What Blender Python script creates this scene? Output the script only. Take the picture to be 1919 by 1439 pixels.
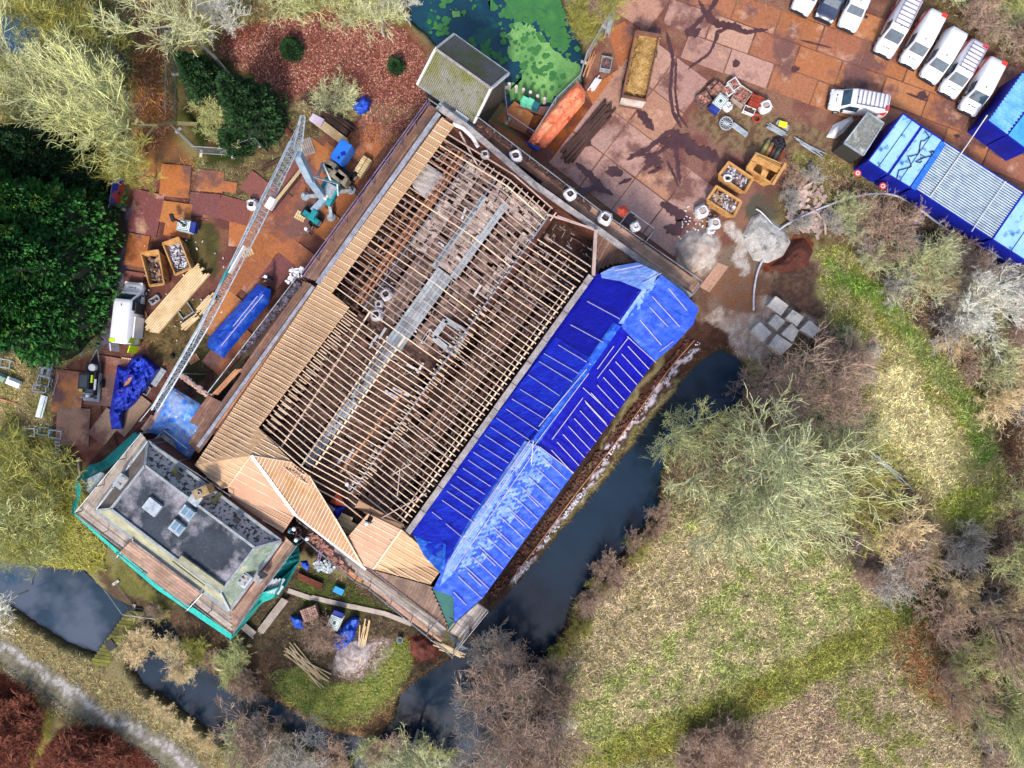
import bpy, bmesh, math, random
import numpy as np
from mathutils import Vector, Matrix, noise as mnoise
R = math.radians
rnd = random.Random(7)
sc = bpy.context.scene
for o in list(bpy.data.objects): bpy.data.objects.remove(o)
# ---------------- camera, sky, sun, exposure ----------------
H = 64.0
cd = bpy.data.cameras.new('camera'); cam = bpy.data.objects.new('camera', cd)
sc.collection.objects.link(cam); sc.camera = cam
cam.location = (0, 0, H); cam.rotation_euler = (0, 0, 0)
cd.sensor_width = 36; cd.lens = 24; cd.clip_start = .5; cd.clip_end = 2000
SUN_EL, SUN_AZ = 46, 188          # light comes from the bottom edge of the picture
w = bpy.data.worlds.new('World'); sc.world = w; w.use_nodes = True
nt = w.node_tree; bg = nt.nodes['Background']
sk = nt.nodes.new('ShaderNodeTexSky'); sk.sky_type = 'NISHITA'; sk.sun_disc = False
sk.sun_elevation = R(SUN_EL); sk.sun_rotation = R(SUN_AZ); sk.air_density = 1.0; sk.dust_density = 3.0; sk.ozone_density = 1.0
nt.links.new(sk.outputs[0], bg.inputs[0]); bg.inputs[1].default_value = .14
sl = bpy.data.lights.new('sun', 'SUN'); sl.energy = 2.2; sl.angle = R(9.0); sl.color = (1, .95, .88)
so = bpy.data.objects.new('sun', sl); sc.collection.objects.link(so)
az = R(SUN_AZ); el = R(SUN_EL)
sd = Vector((math.sin(az) * math.cos(el), math.cos(az) * math.cos(el), math.sin(el)))
so.rotation_euler = sd.to_track_quat('Z', 'Y').to_euler(); so.location = sd * 150
sc.view_settings.view_transform = 'Standard'; sc.view_settings.look = 'None'
sc.view_settings.exposure = 1.12; sc.view_settings.gamma = 1

# ---------------- coordinates ----------------
def G(X, Y, z=0.0):               # a point of the site map at height z
    k = (H - z) / H / 20.0
    return Vector(((X - 960) * k, (720 - Y) * k, z))
CA, SA = math.cos(R(54.5)), math.sin(R(54.5))
def px(u, v): return (490 + u * CA + v * SA, 805 - u * SA + v * CA)     # building axes
def B(u, v, z):
    X, Y = px(u, v); return G(X, Y, z)
UC, VC = 342.0, 333.0
def BF(u, v, z):                  # building axes measured on the ground plan
    X, Y = px(u, v); return Vector(((X - 960) / 20.0, (720 - Y) / 20.0, z))
def uv(X, Y): dx, dy = X - 490, Y - 805; return dx * CA - dy * SA, dx * SA + dy * CA

# ---------------- materials ----------------
def lin(h, k=.62):
    if isinstance(h, str):
        h = h.lstrip('#'); c = [int(h[i:i + 2], 16) / 255 for i in (0, 2, 4)]
        c = [x / 12.92 if x <= .04045 else ((x + .055) / 1.055) ** 2.4 for x in c]
        return tuple(x * k for x in c) + (1,)
    return tuple(h[:3]) + (1,)
MATS = {}
def mat(name, c1, c2=None, scale=3.0, detail=5, lo=.35, hi=.65, rough=.8, metal=0.0, island=0.0, bump=0.0, bscale=20., c3=None, s3=.6, lo3=.55, hi3=.65, stretch=None, attr=None, fine=0.0, fscale=14., spec=.3, k=.62, alpha=1.0, rot=0, hue=0, coat=0):
    if name in MATS: return MATS[name]
    m = bpy.data.materials.new(name); m.use_nodes = True; n = m.node_tree.nodes; L = m.node_tree.links
    bs = n['Principled BSDF']; bs.inputs['Roughness'].default_value = rough; bs.inputs['Metallic'].default_value = metal
    bs.inputs['Specular IOR Level'].default_value = spec
    if coat: bs.inputs['Coat Weight'].default_value = coat
    tc = n.new('ShaderNodeTexCoord'); mp = n.new('ShaderNodeMapping'); L.new(tc.outputs['Object'], mp.inputs[0])
    if stretch: mp.inputs['Scale'].default_value = stretch
    mp.inputs['Rotation'].default_value = (0, 0, R(rot))
    def noi(s, d=5, r=.6):
        t = n.new('ShaderNodeTexNoise'); t.inputs['Scale'].default_value = s; t.inputs['Detail'].default_value = d; t.inputs['Roughness'].default_value = r
        L.new(mp.outputs[0], t.inputs['Vector']); return t.outputs['Fac']
    def ramp(f, a, b):
        t = n.new('ShaderNodeMapRange'); t.inputs[1].default_value = a; t.inputs[2].default_value = b; L.new(f, t.inputs[0]); return t.outputs[0]
    def mix(f, a, b, mode='MIX'):
        t = n.new('ShaderNodeMix'); t.data_type = 'RGBA'; t.blend_type = mode
        for i, x in ((0, f), (6, a), (7, b)):
            if isinstance(x, (int, float)): t.inputs[i].default_value = x
            elif isinstance(x, tuple): t.inputs[i].default_value = x
            else: L.new(x, t.inputs[i])
        return t.outputs[2]
    if attr:
        a = n.new('ShaderNodeVertexColor'); a.layer_name = attr; col = a.outputs[0]
        if c2: col = mix(ramp(noi(scale, detail), lo, hi), col, lin(c2, k))
    else:
        col = lin(c1, k)
        if c2: col = mix(ramp(noi(scale, detail), lo, hi), col, lin(c2, k))
    if c3: col = mix(ramp(noi(s3, 6, .65), lo3, hi3), col, lin(c3, k))
    if fine:
        f = ramp(noi(fscale, 4, .7), .28, .72)
        g = n.new('ShaderNodeMapRange'); g.inputs[3].default_value = 1 - fine; g.inputs[4].default_value = 1 + fine; L.new(f, g.inputs[0])
        t = n.new('ShaderNodeVectorMath'); t.operation = 'SCALE'
        if isinstance(col, tuple): t.inputs[0].default_value = col[:3]
        else: L.new(col, t.inputs[0])
        L.new(g.outputs[0], t.inputs['Scale']); col = t.outputs[0]
    if island or hue:
        g = n.new('ShaderNodeNewGeometry'); hs = n.new('ShaderNodeHueSaturation')
        q = n.new('ShaderNodeMapRange'); q.inputs[3].default_value = 1 - island; q.inputs[4].default_value = 1 + island * .8
        L.new(g.outputs['Random Per Island'], q.inputs[0]); L.new(q.outputs[0], hs.inputs['Value'])
        if hue:
            q2 = n.new('ShaderNodeMapRange'); q2.inputs[3].default_value = .5 - hue; q2.inputs[4].default_value = .5 + hue
            mt = n.new('ShaderNodeMath'); mt.operation = 'MULTIPLY'; mt.inputs[1].default_value = 17.3
            fr = n.new('ShaderNodeMath'); fr.operation = 'FRACT'
            L.new(g.outputs['Random Per Island'], mt.inputs[0]); L.new(mt.outputs[0], fr.inputs[0]); L.new(fr.outputs[0], q2.inputs[0]); L.new(q2.outputs[0], hs.inputs['Hue'])
        if isinstance(col, tuple): hs.inputs['Color'].default_value = col
        else: L.new(col, hs.inputs['Color'])
        col = hs.outputs[0]
    if isinstance(col, tuple): bs.inputs['Base Color'].default_value = col
    else: L.new(col, bs.inputs['Base Color'])
    if bump:
        b = n.new('ShaderNodeBump'); b.inputs['Strength'].default_value = min(1, bump); b.inputs['Distance'].default_value = .1 * max(1, bump)
        L.new(noi(bscale, 6, .65), b.inputs['Height']); L.new(b.outputs[0], bs.inputs['Normal'])
    if alpha < 1: bs.inputs['Alpha'].default_value = alpha
    MATS[name] = m; return m

# ---------------- objects ----------------
WM = {}                           # world matrix of every object we make
def link(o): sc.collection.objects.link(o); return o
def tag(o, label=None, cat=None, group=None, kind=None):
    if label: o['label'] = label
    if cat: o['category'] = cat
    if group: o['group'] = group
    if kind: o['kind'] = kind
    return o
def thing(name, label, cat, loc=(0, 0, 0), rz=0, group=None):
    o = link(bpy.data.objects.new(name, None)); o.location = loc; o.rotation_euler = (0, 0, rz)
    o.empty_display_size = .3
    WM[o] = Matrix.Translation(Vector(loc)) @ Matrix.Rotation(rz, 4, 'Z')
    return tag(o, label, cat, group)
def npmesh(name, V, F, m, smooth=False, cols=None):
    me = bpy.data.meshes.new(name); V = np.asarray(V, dtype=np.float32); F = np.asarray(F, dtype=np.int32); k = F.shape[1]
    me.vertices.add(len(V)); me.vertices.foreach_set('co', V.ravel())
    me.loops.add(F.size); me.loops.foreach_set('vertex_index', F.ravel())
    me.polygons.add(len(F)); me.polygons.foreach_set('loop_start', np.arange(0, F.size, k, dtype=np.int32))
    if smooth: me.polygons.foreach_set('use_smooth', np.ones(len(F), dtype=bool))
    if not smooth: me.polygons.foreach_set('use_smooth', np.zeros(len(F), dtype=bool))
    me.update(calc_edges=True)
    if cols is not None:
        a = me.color_attributes.new('Col', 'FLOAT_COLOR', 'POINT'); c = np.ones((len(V), 4), dtype=np.float32); c[:, :3] = cols; a.data.foreach_set('color', c.ravel())
    if m: me.materials.append(m)
    return me
def put(name, me, parent=None, kind=None):
    o = link(bpy.data.objects.new(name, me))
    if parent is not None: o.parent = parent; WM[o] = WM[parent]
    else: WM[o] = Matrix.Identity(4)
    if kind: o['kind'] = kind
    return o
class MB:
    def __init__(s, M=None): s.v = []; s.f = []; s.M = M; s.sm = False
    def add(s, vs, fs):
        n = len(s.v)
        s.v += [tuple((s.M @ Vector(p)) if s.M else p) for p in vs]; s.f += [tuple(i + n for i in f) for f in fs]; return s
    def box(s, c, d, rz=0, ry=0, rx=0, taper=1.0):
        c = Vector(c); M = Matrix.Rotation(rz, 3, 'Z') @ Matrix.Rotation(ry, 3, 'Y') @ Matrix.Rotation(rx, 3, 'X')
        vs = []
        for k in (-.5, .5):
            t = 1 if k < 0 else taper
            for i, j in ((-.5, -.5), (.5, -.5), (.5, .5), (-.5, .5)): vs.append(c + M @ Vector((i * d[0] * t, j * d[1] * t, k * d[2])))
        return s.add(vs, [(3, 2, 1, 0), (4, 5, 6, 7), (0, 1, 5, 4), (1, 2, 6, 5), (2, 3, 7, 6), (3, 0, 4, 7)])
    def beam(s, a, b, w=.1, h=.1, up=(0, 0, 1)):
        a = Vector(a); b = Vector(b); d = b - a
        if d.length < 1e-5: return s
        d.normalize(); x = d.cross(Vector(up))
        if x.length < 1e-3: x = d.cross(Vector((1, 0, 0)))
        x.normalize(); y = x.cross(d); vs = []
        for p in (a, b):
            for i, j in ((-.5, -.5), (.5, -.5), (.5, .5), (-.5, .5)): vs.append(p + x * w * i + y * h * j)
        return s.add(vs, [(0, 1, 2, 3), (7, 6, 5, 4), (4, 5, 1, 0), (5, 6, 2, 1), (6, 7, 3, 2), (7, 4, 0, 3)])
    def tube(s, pts, r=.03, n=6, r2=None, cap=True):
        pts = [Vector(p) for p in pts]; m = len(pts); vs = []; fs = []; px_ = None
        for i, p in enumerate(pts):
            d = (pts[min(i + 1, m - 1)] - pts[max(i - 1, 0)])
            if d.length < 1e-6: d = Vector((0, 0, 1))
            d.normalize(); x = px_ - d * px_.dot(d) if px_ else d.cross(Vector((0, 0, 1)))
            if x.length < 1e-3: x = d.cross(Vector((1, 0, 0)))
            x.normalize(); px_ = x; y = d.cross(x); rr = r if r2 is None else r + (r2 - r) * i / max(1, m - 1)
            for k in range(n): a = 2 * math.pi * k / n; vs.append(p + (x * math.cos(a) + y * math.sin(a)) * rr)
        for i in range(m - 1):
            for k in range(n): fs.append((i * n + k, i * n + (k + 1) % n, (i + 1) * n + (k + 1) % n, (i + 1) * n + k))
        if cap: fs.append(tuple(range(n - 1, -1, -1))); fs.append(tuple((m - 1) * n + k for k in range(n)))
        return s.add(vs, fs)
    def lathe(s, c, prof, n=12, sx=1, sy=1):      # prof: (r, z)
        vs = []; fs = []; c = Vector(c)
        for r, z in prof:
            for k in range(n): a = 2 * math.pi * k / n; vs.append(c + Vector((r * math.cos(a) * sx, r * math.sin(a) * sy, z)))
        for i in range(len(prof) - 1):
            for k in range(n): fs.append((i * n + k, i * n + (k + 1) % n, (i + 1) * n + (k + 1) % n, (i + 1) * n + k))
        fs.append(tuple(range(n - 1, -1, -1))); fs.append(tuple((len(prof) - 1) * n + k for k in range(n)))
        return s.add(vs, fs)
    def prism(s, poly, z0, z1):                    # poly of (x, y)
        n = len(poly)
        ar = sum(poly[i][0] * poly[(i + 1) % n][1] - poly[(i + 1) % n][0] * poly[i][1] for i in range(n))
        if ar < 0: poly = poly[::-1]
        vs = [(p[0], p[1], z0) for p in poly] + [(p[0], p[1], z1) for p in poly]
        return s.add(vs, [tuple(range(n - 1, -1, -1)), tuple(range(n, 2 * n))] + [(i, (i + 1) % n, n + (i + 1) % n, n + i) for i in range(n)])
    def slab(s, pts, t):                           # polygon of 3D points, thickness t below
        n = len(pts); pts = [Vector(p) for p in pts]
        nrm = (pts[1] - pts[0]).cross(pts[2] - pts[0])
        if nrm.z < 0: pts = pts[::-1]
        return s.add(pts + [p - Vector((0, 0, t)) for p in pts], [tuple(range(n)), tuple(range(2 * n - 1, n - 1, -1))] + [((i + 1) % n, i, n + i, n + (i + 1) % n) for i in range(n)])
    def build(s, name, m, parent=None, smooth=False, bevel=0, world=True, kind=None):
        vs = s.v
        if parent is not None and world:
            Mi = WM[parent].inverted(); vs = [tuple(Mi @ Vector(p)) for p in vs]
        me = bpy.data.meshes.new(name); me.from_pydata([tuple(p) for p in vs], [], s.f)
        if bevel:
            bm = bmesh.new(); bm.from_mesh(me); es = [e for e in bm.edges if e.is_manifold and e.calc_face_angle(0) > .5]
            bmesh.ops.bevel(bm, geom=es, offset=bevel, segments=2, profile=.5, affect='EDGES'); bm.to_mesh(me); bm.free()
        if smooth: me.polygons.foreach_set('use_smooth', [True] * len(me.polygons))
        me.materials.append(m); me.update(); return put(name, me, parent, kind)
def copy_tree(o, loc, rz, label=None, scale=1.0, parent=None):
    c = link(o.copy())
    if parent is None:
        c.location = loc; c.rotation_euler = (0, 0, rz)
        if scale != 1.0: c.scale = (scale,) * 3
        if label: c['label'] = label
        WM[c] = Matrix.Translation(Vector(loc)) @ Matrix.Rotation(rz, 4, 'Z') @ Matrix.Scale(scale, 4)
    else: c.parent = parent; WM[c] = WM[parent]
    for ch in list(o.children): copy_tree(ch, None, None, parent=c)
    return c

# ---------------- numpy noise and polygons ----------------
def vn(x, y, seed=0):
    xi = np.floor(x).astype(np.int64); yi = np.floor(y).astype(np.int64); fx = x - xi; fy = y - yi
    fx = fx * fx * (3 - 2 * fx); fy = fy * fy * (3 - 2 * fy)
    def h(a, b):
        n = (a * 374761393 + b * 668265263 + seed * 1442695) & 0xffffffff
        n = ((n ^ (n >> 13)) * 1274126177) & 0xffffffff; return ((n ^ (n >> 16)) & 0xffff) / 65535.0
    return (h(xi, yi) * (1 - fx) + h(xi + 1, yi) * fx) * (1 - fy) + (h(xi, yi + 1) * (1 - fx) + h(xi + 1, yi + 1) * fx) * fy
def fbm(x, y, seed=0, o=4):
    s = 0; a = .5; t = 0
    for i in range(o): s = s + a * vn(x, y, seed + i * 17); t += a; a *= .55; x = x * 2.03 + 5.1; y = y * 2.03 + 1.7
    return s / t
def sdist(X, Y, poly):            # signed distance, >0 inside
    X = np.asarray(X, float); Y = np.asarray(Y, float); d = np.full(X.shape, 1e9); ins = np.zeros(X.shape, bool); n = len(poly)
    for i in range(n):
        x0, y0 = poly[i]; x1, y1 = poly[(i + 1) % n]; ex, ey = x1 - x0, y1 - y0
        t = np.clip(((X - x0) * ex + (Y - y0) * ey) / (ex * ex + ey * ey + 1e-9), 0, 1)
        d = np.minimum(d, (X - x0 - t * ex) ** 2 + (Y - y0 - t * ey) ** 2)
        if y0 != y1: ins ^= ((y0 > Y) != (y1 > Y)) & (X < ex * (Y - y0) / (y1 - y0) + x0)
    return np.where(ins, 1, -1) * np.sqrt(d)
def path_dist(X, Y, pts):
    d = np.full(np.shape(X), 1e9)
    for (x0, y0), (x1, y1) in zip(pts, pts[1:]):
        ex, ey = x1 - x0, y1 - y0; t = np.clip(((X - x0) * ex + (Y - y0) * ey) / (ex * ex + ey * ey + 1e-9), 0, 1)
        d = np.minimum(d, (X - x0 - t * ex) ** 2 + (Y - y0 - t * ey) ** 2)
    return np.sqrt(d)

# ---------------- the ground ----------------
MOAT = [(1322, 672), (1352, 655), (1385, 668), (1402, 700), (1394, 745), (1335, 790), (1262, 838), (1240, 890), (1236, 955), (1185, 1025), (1120, 1078), (1072, 1130), (1058, 1178), (1038, 1215), (1020, 1290), (1000, 1375), (930, 1400), (870, 1439), (840, 1600), (690, 1600), (660, 1425), (600, 1420), (560, 1392), (520, 1362), (495, 1372), (462, 1412), (438, 1408), (370, 1362), (310, 1312), (262, 1288), (236, 1245), (250, 1195), (278, 1160), (310, 1170), (345, 1212), (385, 1262), (432, 1292), (482, 1312), (512, 1318), (560, 1352), (625, 1382), (700, 1392), (742, 1350), (752, 1308), (800, 1268), (846, 1240), (880, 1205), (922, 1148), (976, 1094), (1050, 1004), (1127, 916), (1232, 782), (1284, 716)]
POND_W = [(14, 1058), (70, 1066), (150, 1076), (196, 1118), (236, 1144), (250, 1160), (190, 1236), (120, 1208), (58, 1172), (16, 1140), (-60, 1100), (-60, 1040)]
POND_N = [(768, -60), (772, 30), (800, 58), (830, 92), (900, 190), (942, 185), (962, 196), (1000, 203), (1028, 196), (1066, 172), (1090, 148), (1096, 108), (1084, 62), (1062, 20), (1030, -60)]
POND_NW = [(-80, 12), (30, 16), (66, 38), (110, 80), (142, 104), (118, 118), (60, 96), (-80, 92)]
WATERS = [MOAT, POND_W, POND_N, POND_NW]
ZW = -.7
xs = np.concatenate([[-600, -400, -260, -160, -110, -80, -66], np.arange(-56, 56.01, .2), [66, 80, 110, 160, 260, 400, 600]])
ys = np.concatenate([[-600, -400, -260, -160, -110, -80, -56], np.arange(-43, 43.01, .2), [56, 80, 110, 160, 260, 400, 600]])
XX, YY = np.meshgrid(xs, ys); PX = XX * 20 + 960; PY = 720 - YY * 20
wx = (fbm(PX / 30, PY / 30, 3) - .5) * 34 + (fbm(PX / 8, PY / 8, 9, 2) - .5) * 10
wy = (fbm(PX / 30, PY / 30, 5) - .5) * 34 + (fbm(PX / 8, PY / 8, 11, 2) - .5) * 10
QX, QY = PX + wx, PY + wy
dw = np.full(XX.shape, -1e9)
for p in WATERS: dw = np.maximum(dw, sdist(PX + wx * .35, PY + wy * .35, p))
def hgt(dw): return np.where(dw > -14, -1.6 * np.clip((dw + 12) / 22, 0, 1) ** 1.2, 0)
ZZ = hgt(dw) + (fbm(PX / 60, PY / 60, 21, 3) - .5) * .12
def L3(h, sat=1.12):
    c = np.array(lin(h)[:3]); g = c @ np.array([.3, .55, .15]); return np.maximum(g + (c - g) * sat, .004)
col = np.zeros(XX.shape + (3,)); col[:] = L3('#8d8462')
n1 = fbm(PX / 22, PY / 22, 31)[..., None]; n2 = fbm(PX / 70, PY / 70, 37)[..., None]; n3 = fbm(PX / 6, PY / 6, 41, 3)[..., None]
def blend(wt, c1, c2=None, nn=None, lo=.42, hi=.58):
    global col
    c = L3(c1)[None, None, :]
    if c2: t = np.clip(((nn if nn is not None else n1) - lo) / (hi - lo), 0, 1); c = c * (1 - t) + L3(c2)[None, None, :] * t
    col = col * (1 - wt[..., None]) + c * wt[..., None]
def region(poly, c1, c2=None, soft=8, nn=None, lo=.42, hi=.58, amt=1.0):
    d = sdist(QX, QY, poly); blend(np.clip(d / soft + .5, 0, 1) * amt, c1, c2, nn, lo, hi)
def road(pts, wd, c1, c2=None, soft=6, nn=None, amt=1.0, lo=.42, hi=.58):
    d = wd - path_dist(QX, QY, pts); blend(np.clip(d / soft + .5, 0, 1) * amt, c1, c2, nn, lo, hi)
E = 2400
# woodland floor, north-west
region([(-E, -E), (780, -E), (780, 60), (560, 190), (330, 330), (240, 420), (200, 600), (0, 660), (-E, 660)], '#7c7a4a', '#93855f', 30)
region([(-E, 600), (150, 640), (130, 860), (130, 1000), (-E, 1000)], '#a3936c', '#8b8455', 20)
region([(-E, 200), (190, 230), (215, 400), (190, 600), (90, 660), (-E, 650)], '#23351f', '#2f4020', 20)
region([(-E, 820), (130, 830), (180, 960), (200, 1070), (120, 1080), (-E, 1060)], '#68702f', '#8c8c45', 20)
region([(335, 100), (430, 110), (520, 170), (545, 260), (480, 320), (390, 310), (345, 220)], '#37401f', '#5c4a35', 20)
region([(218, -E), (300, -E), (310, 120), (325, 250), (372, 330), (360, 400), (240, 420), (248, 250), (255, 120)], '#a5754c', '#8f6a52', 14)
region([(400, 95), (440, 60), (560, 20), (640, 20), (760, 50), (800, 90), (812, 160), (800, 235), (720, 215), (640, 185), (560, 180), (520, 190), (470, 130)], '#7a4238', '#8c5a48', 16, n3)
region([(560, 175), (650, 170), (760, 200), (800, 225), (740, 300), (690, 230), (620, 215), (540, 200)], '#85725a', '#8f8560', 12, n3)
region([(300, 300), (420, 330), (540, 200), (610, 230), (560, 330), (470, 370), (380, 400)], '#7c7550', '#675445', 14, n3)
# works yard, west
region([(246, 350), (345, 310), (420, 360), (470, 420), (560, 350), (600, 250), (700, 215), (800, 225), (610, 510), (560, 560), (380, 745), (330, 740), (240, 880), (135, 872), (104, 860), (100, 690), (190, 660), (198, 560), (215, 480)], '#6f4a44', '#8a6353', 9, n1)
region([(345, 425), (405, 425), (420, 480), (400, 520), (360, 500)], '#4f4c33', '#6b5f40', 8)
region([(262, 610), (330, 560), (400, 560), (420, 620), (400, 700), (330, 690), (290, 670)], '#7d6a4a', '#5a4d35', 8, n3)
region([(330, 660), (400, 650), (415, 690), (350, 730)], '#41432b', '#544a38', 6)
region([(198, 520), (222, 500), (245, 390), (258, 380), (240, 520), (215, 650), (180, 650)], '#8b8296', '#75606a', 6, n1)
# yard, east
EY = [(1150, -E), (1440, -E), (1520, -12), (1610, -8), (1700, 0), (1800, 50), (1900, 110), (E, 330), (E, 420), (1919, 390), (1800, 380), (1560, 300), (1480, 330), (1450, 400), (1400, 420), (1370, 460), (1330, 560), (1270, 520), (1000, 330), (960, 240), (1000, 200), (1080, 170), (1110, 90), (1150, 20)]
region(EY, '#80594f', '#94705f', 8)
region([(940, 230), (1000, 200), (1090, 160), (1110, 200), (1060, 300), (990, 260)], '#6a4034', '#8e5430', 8, n1)
region([(1290, 215), (1400, 190), (1480, 230), (1580, 250), (1560, 300), (1480, 300), (1440, 320), (1320, 270)], '#8d7a60', '#6f5648', 12, n3)
region([(1370, 290), (1470, 290), (1480, 350), (1440, 400), (1360, 400), (1240, 330), (1240, 250), (1300, 240)], '#7b5550', '#8f6c62', 12, n1)
region([(1440, -E), (E, -E), (E, 300), (1900, 105), (1800, 45), (1700, -5), (1520, -14)], '#6b5c42', '#7d6a55', 14, n3)
# lime, mud, sand south-east of the hall
region([(1300, 560), (1340, 470), (1440, 440), (1530, 470), (1540, 560), (1480, 640), (1400, 650), (1330, 640)], '#8e7a6b', '#75594b', 12)
region([(1255, 470), (1300, 430), (1345, 450), (1350, 500), (1310, 520), (1270, 500)], '#d5cbc2', '#b5a193', 7, n3)
region([(1330, 590), (1375, 570), (1440, 560), (1530, 600), (1510, 650), (1440, 680), (1370, 660), (1340, 640)], '#cfc0b2', '#b39c90', 8, n3)
region([(1330, 560), (1350, 500), (1400, 500), (1430, 560), (1420, 590), (1360, 590)], '#94684e', '#8c7060', 10, n3)
road([(1370, 430), (1400, 470), (1390, 510)], 12, '#d8d0c8', '#c0b0a4', 5, n3)
region([(1440, 340), (1480, 390), (1450, 430), (1400, 410), (1410, 370)], '#6e5548', '#5e5b50', 10, n1)
region([(1480, 440), (1530, 440), (1520, 500), (1440, 510), (1420, 490), (1470, 470)], '#6b3526', '#7f4a36', 7, n3)
region([(1450, 500), (1520, 490), (1540, 540), (1560, 590), (1520, 600), (1450, 545)], '#55423c', '#6b5648', 10, n3)
region([(1470, 330), (1530, 300), (1570, 330), (1600, 420), (1560, 470), (1500, 440), (1450, 390)], '#5b4a3b', '#7a6c4c', 14, n3)
region([(1480, 280), (1580, 300), (1640, 350), (1620, 400), (1560, 400), (1500, 370)], '#9a8a66', '#7f7a4c', 14, n3)
# bank along the blue roof
region([(1300, 590), (1330, 600), (1400, 680), (1340, 670), (1260, 720), (1190, 810), (1090, 930), (990, 1060), (900, 1180), (870, 1210), (850, 1190), (940, 1100), (1090, 900), (1230, 700)], '#5b4036', '#4b352c', 6, n3)
road([(1302, 650), (1225, 745), (1180, 808), (1120, 880), (1085, 935), (1030, 1005), (985, 1060), (955, 1098)], 4, '#e2dce6', '#5b4036', 4, n3, 1, .52, .62)
road([(1230, 775), (1180, 835), (1130, 900), (1080, 960), (1010, 1045)], 5, '#6d6a3c', '#5b4a33', 6, n3, .8)
# brush, east
region([(1560, 320), (1700, 370), (E, 560), (E, E), (1919, 1439), (1860, 1439), (1800, 1250), (1720, 1100), (1790, 1010), (1860, 960), (1880, 850), (1790, 700), (1700, 590), (1640, 540), (1560, 440)], '#84705a', '#6c5a4c', 26, n1)
region([(1740, 560), (1860, 590), (1919, 650), (1919, 900), (1880, 860), (1800, 700)], '#644536', '#72604a', 20, n3)
region([(1500, 600), (1600, 640), (1610, 760), (1600, 830), (1700, 880), (1740, 960), (1700, 1050), (1600, 1060), (1500, 980), (1380, 900), (1220, 900), (1270, 800), (1400, 720)], '#6c5d4b', '#80705c', 24, n3)
# meadows
region([(1530, 470), (1590, 450), (1650, 540), (1720, 600), (1800, 690), (1870, 800), (1900, 950), (1840, 1010), (1770, 980), (1740, 920), (1650, 860), (1610, 800), (1610, 700), (1570, 610), (1540, 560)], '#8c8c50', '#a79f70', 14, n1)
road([(1560, 500), (1640, 550), (1700, 610), (1760, 690), (1810, 740), (1850, 850)], 20, '#6c8440', '#88905a', 18, n1)
region([(1640, 700), (1700, 680), (1780, 790), (1800, 900), (1760, 920), (1660, 820)], '#c4b888', '#d0c698', 24, n3)
region([(1760, 930), (1850, 900), (1870, 960), (1800, 990)], '#98a04c', '#a8a868', 16, n3)
region([(1245, 960), (1380, 990), (1480, 1010), (1560, 1030), (1620, 1100), (1700, 1130), (1660, 1170), (1560, 1210), (1440, 1270), (1300, 1330), (1130, 1400), (1060, 1439), (960, 1439), (1030, 1330), (1040, 1210), (1080, 1130), (1190, 1030)], '#b3a880', '#949960', 18, n1, .45, .62)
region([(1240, 1010), (1340, 1000), (1380, 1060), (1300, 1150), (1200, 1220), (1090, 1290), (1050, 1230), (1090, 1130), (1180, 1050)], '#b8a688', '#a0966a', 26, n3, .4, .7)
region([(1240, 1439), (1400, 1340), (1500, 1290), (1700, 1230), (1800, 1300), (1840, 1439), (1840, E), (900, E), (1100, 1439)], '#a6967a', '#8f8d58', 20, n1, .45, .62)
region([(1380, 1300), (1540, 1290), (1600, 1400), (1560, 1500), (1400, 1439), (1300, 1420)], '#a18a76', '#b3a080', 24, n3)
road([(980, 1500), (1150, 1410), (1300, 1350), (1400, 1310), (1520, 1250), (1640, 1190), (1720, 1120), (1740, 1080)], 34, '#7f8142', '#8f8e52', 22, n1)
road([(1180, 1420), (1330, 1350), (1440, 1295)], 10, '#827840', '#7c7a40', 14, n1)
region([(1690, 1110), (1760, 1080), (1780, 1130), (1740, 1190), (1690, 1180)], '#47552a', '#5d5a33', 18, n3)
region([(1660, 1180), (1760, 1170), (1850, 1250), (1830, 1360), (1760, 1330), (1690, 1260)], '#8a6448', '#7b6d4c', 20, n3)
region([(1590, 1010), (1680, 1000), (1740, 1060), (1690, 1120), (1620, 1100)], '#a08e8c', '#7b6a5c', 16, n3, .4, .6)
region([(1290, 1380), (1370, 1365), (1400, 1400), (1390, 1460), (1280, 1450)], '#685448', '#7b6556', 10, n3)
region([(1060, 1180), (1110, 1080), (1190, 1020), (1240, 960), (1260, 980), (1190, 1060), (1120, 1130), (1080, 1210), (1010, 1310), (960, 1439), (900, 1439), (1020, 1240)], '#66543d', '#857050', 16, n3)
# south garden
region([(560, 1060), (700, 1090), (860, 1210), (850, 1245), (760, 1330), (690, 1390), (620, 1370), (520, 1310), (400, 1270), (280, 1170), (330, 1130), (440, 1190), (540, 1080)], '#54483c', '#6b5d48', 10, n3)
region([(500, 1270), (560, 1250), (620, 1285), (680, 1280), (720, 1215), (770, 1200), (775, 1240), (740, 1310), (680, 1360), (620, 1365), (540, 1320)], '#74803e', '#9a9658', 14, n3)
region([(640, 1350), (740, 1310), (800, 1255), (850, 1225), (860, 1245), (760, 1340), (690, 1396), (540, 1350), (480, 1310), (500, 1290), (560, 1330)], '#8d7557', '#6d5240', 10, n3)
region([(550, 1090), (600, 1070), (680, 1110), (740, 1140), (640, 1160), (560, 1130)], '#556032', '#4b4632', 12, n3)
region([(640, 1200), (690, 1190), (740, 1210), (700, 1270), (650, 1275), (625, 1255)], '#b5a69d', '#8b7668', 9, n3)
region([(765, 1195), (800, 1188), (830, 1215), (820, 1240), (775, 1235)], '#8d4a38', '#6e3f33', 6, n3)
region([(330, 1010), (410, 1060), (310, 1150), (230, 1100), (190, 1070)], '#7c7a48', '#8b8358', 14, n3)
region([(190, 1060), (230, 1100), (300, 1145), (560, 1240), (500, 1300), (380, 1250), (310, 1190), (250, 1150), (190, 1110)], '#6f5a48', '#5a4a3c', 10, n3)
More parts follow.
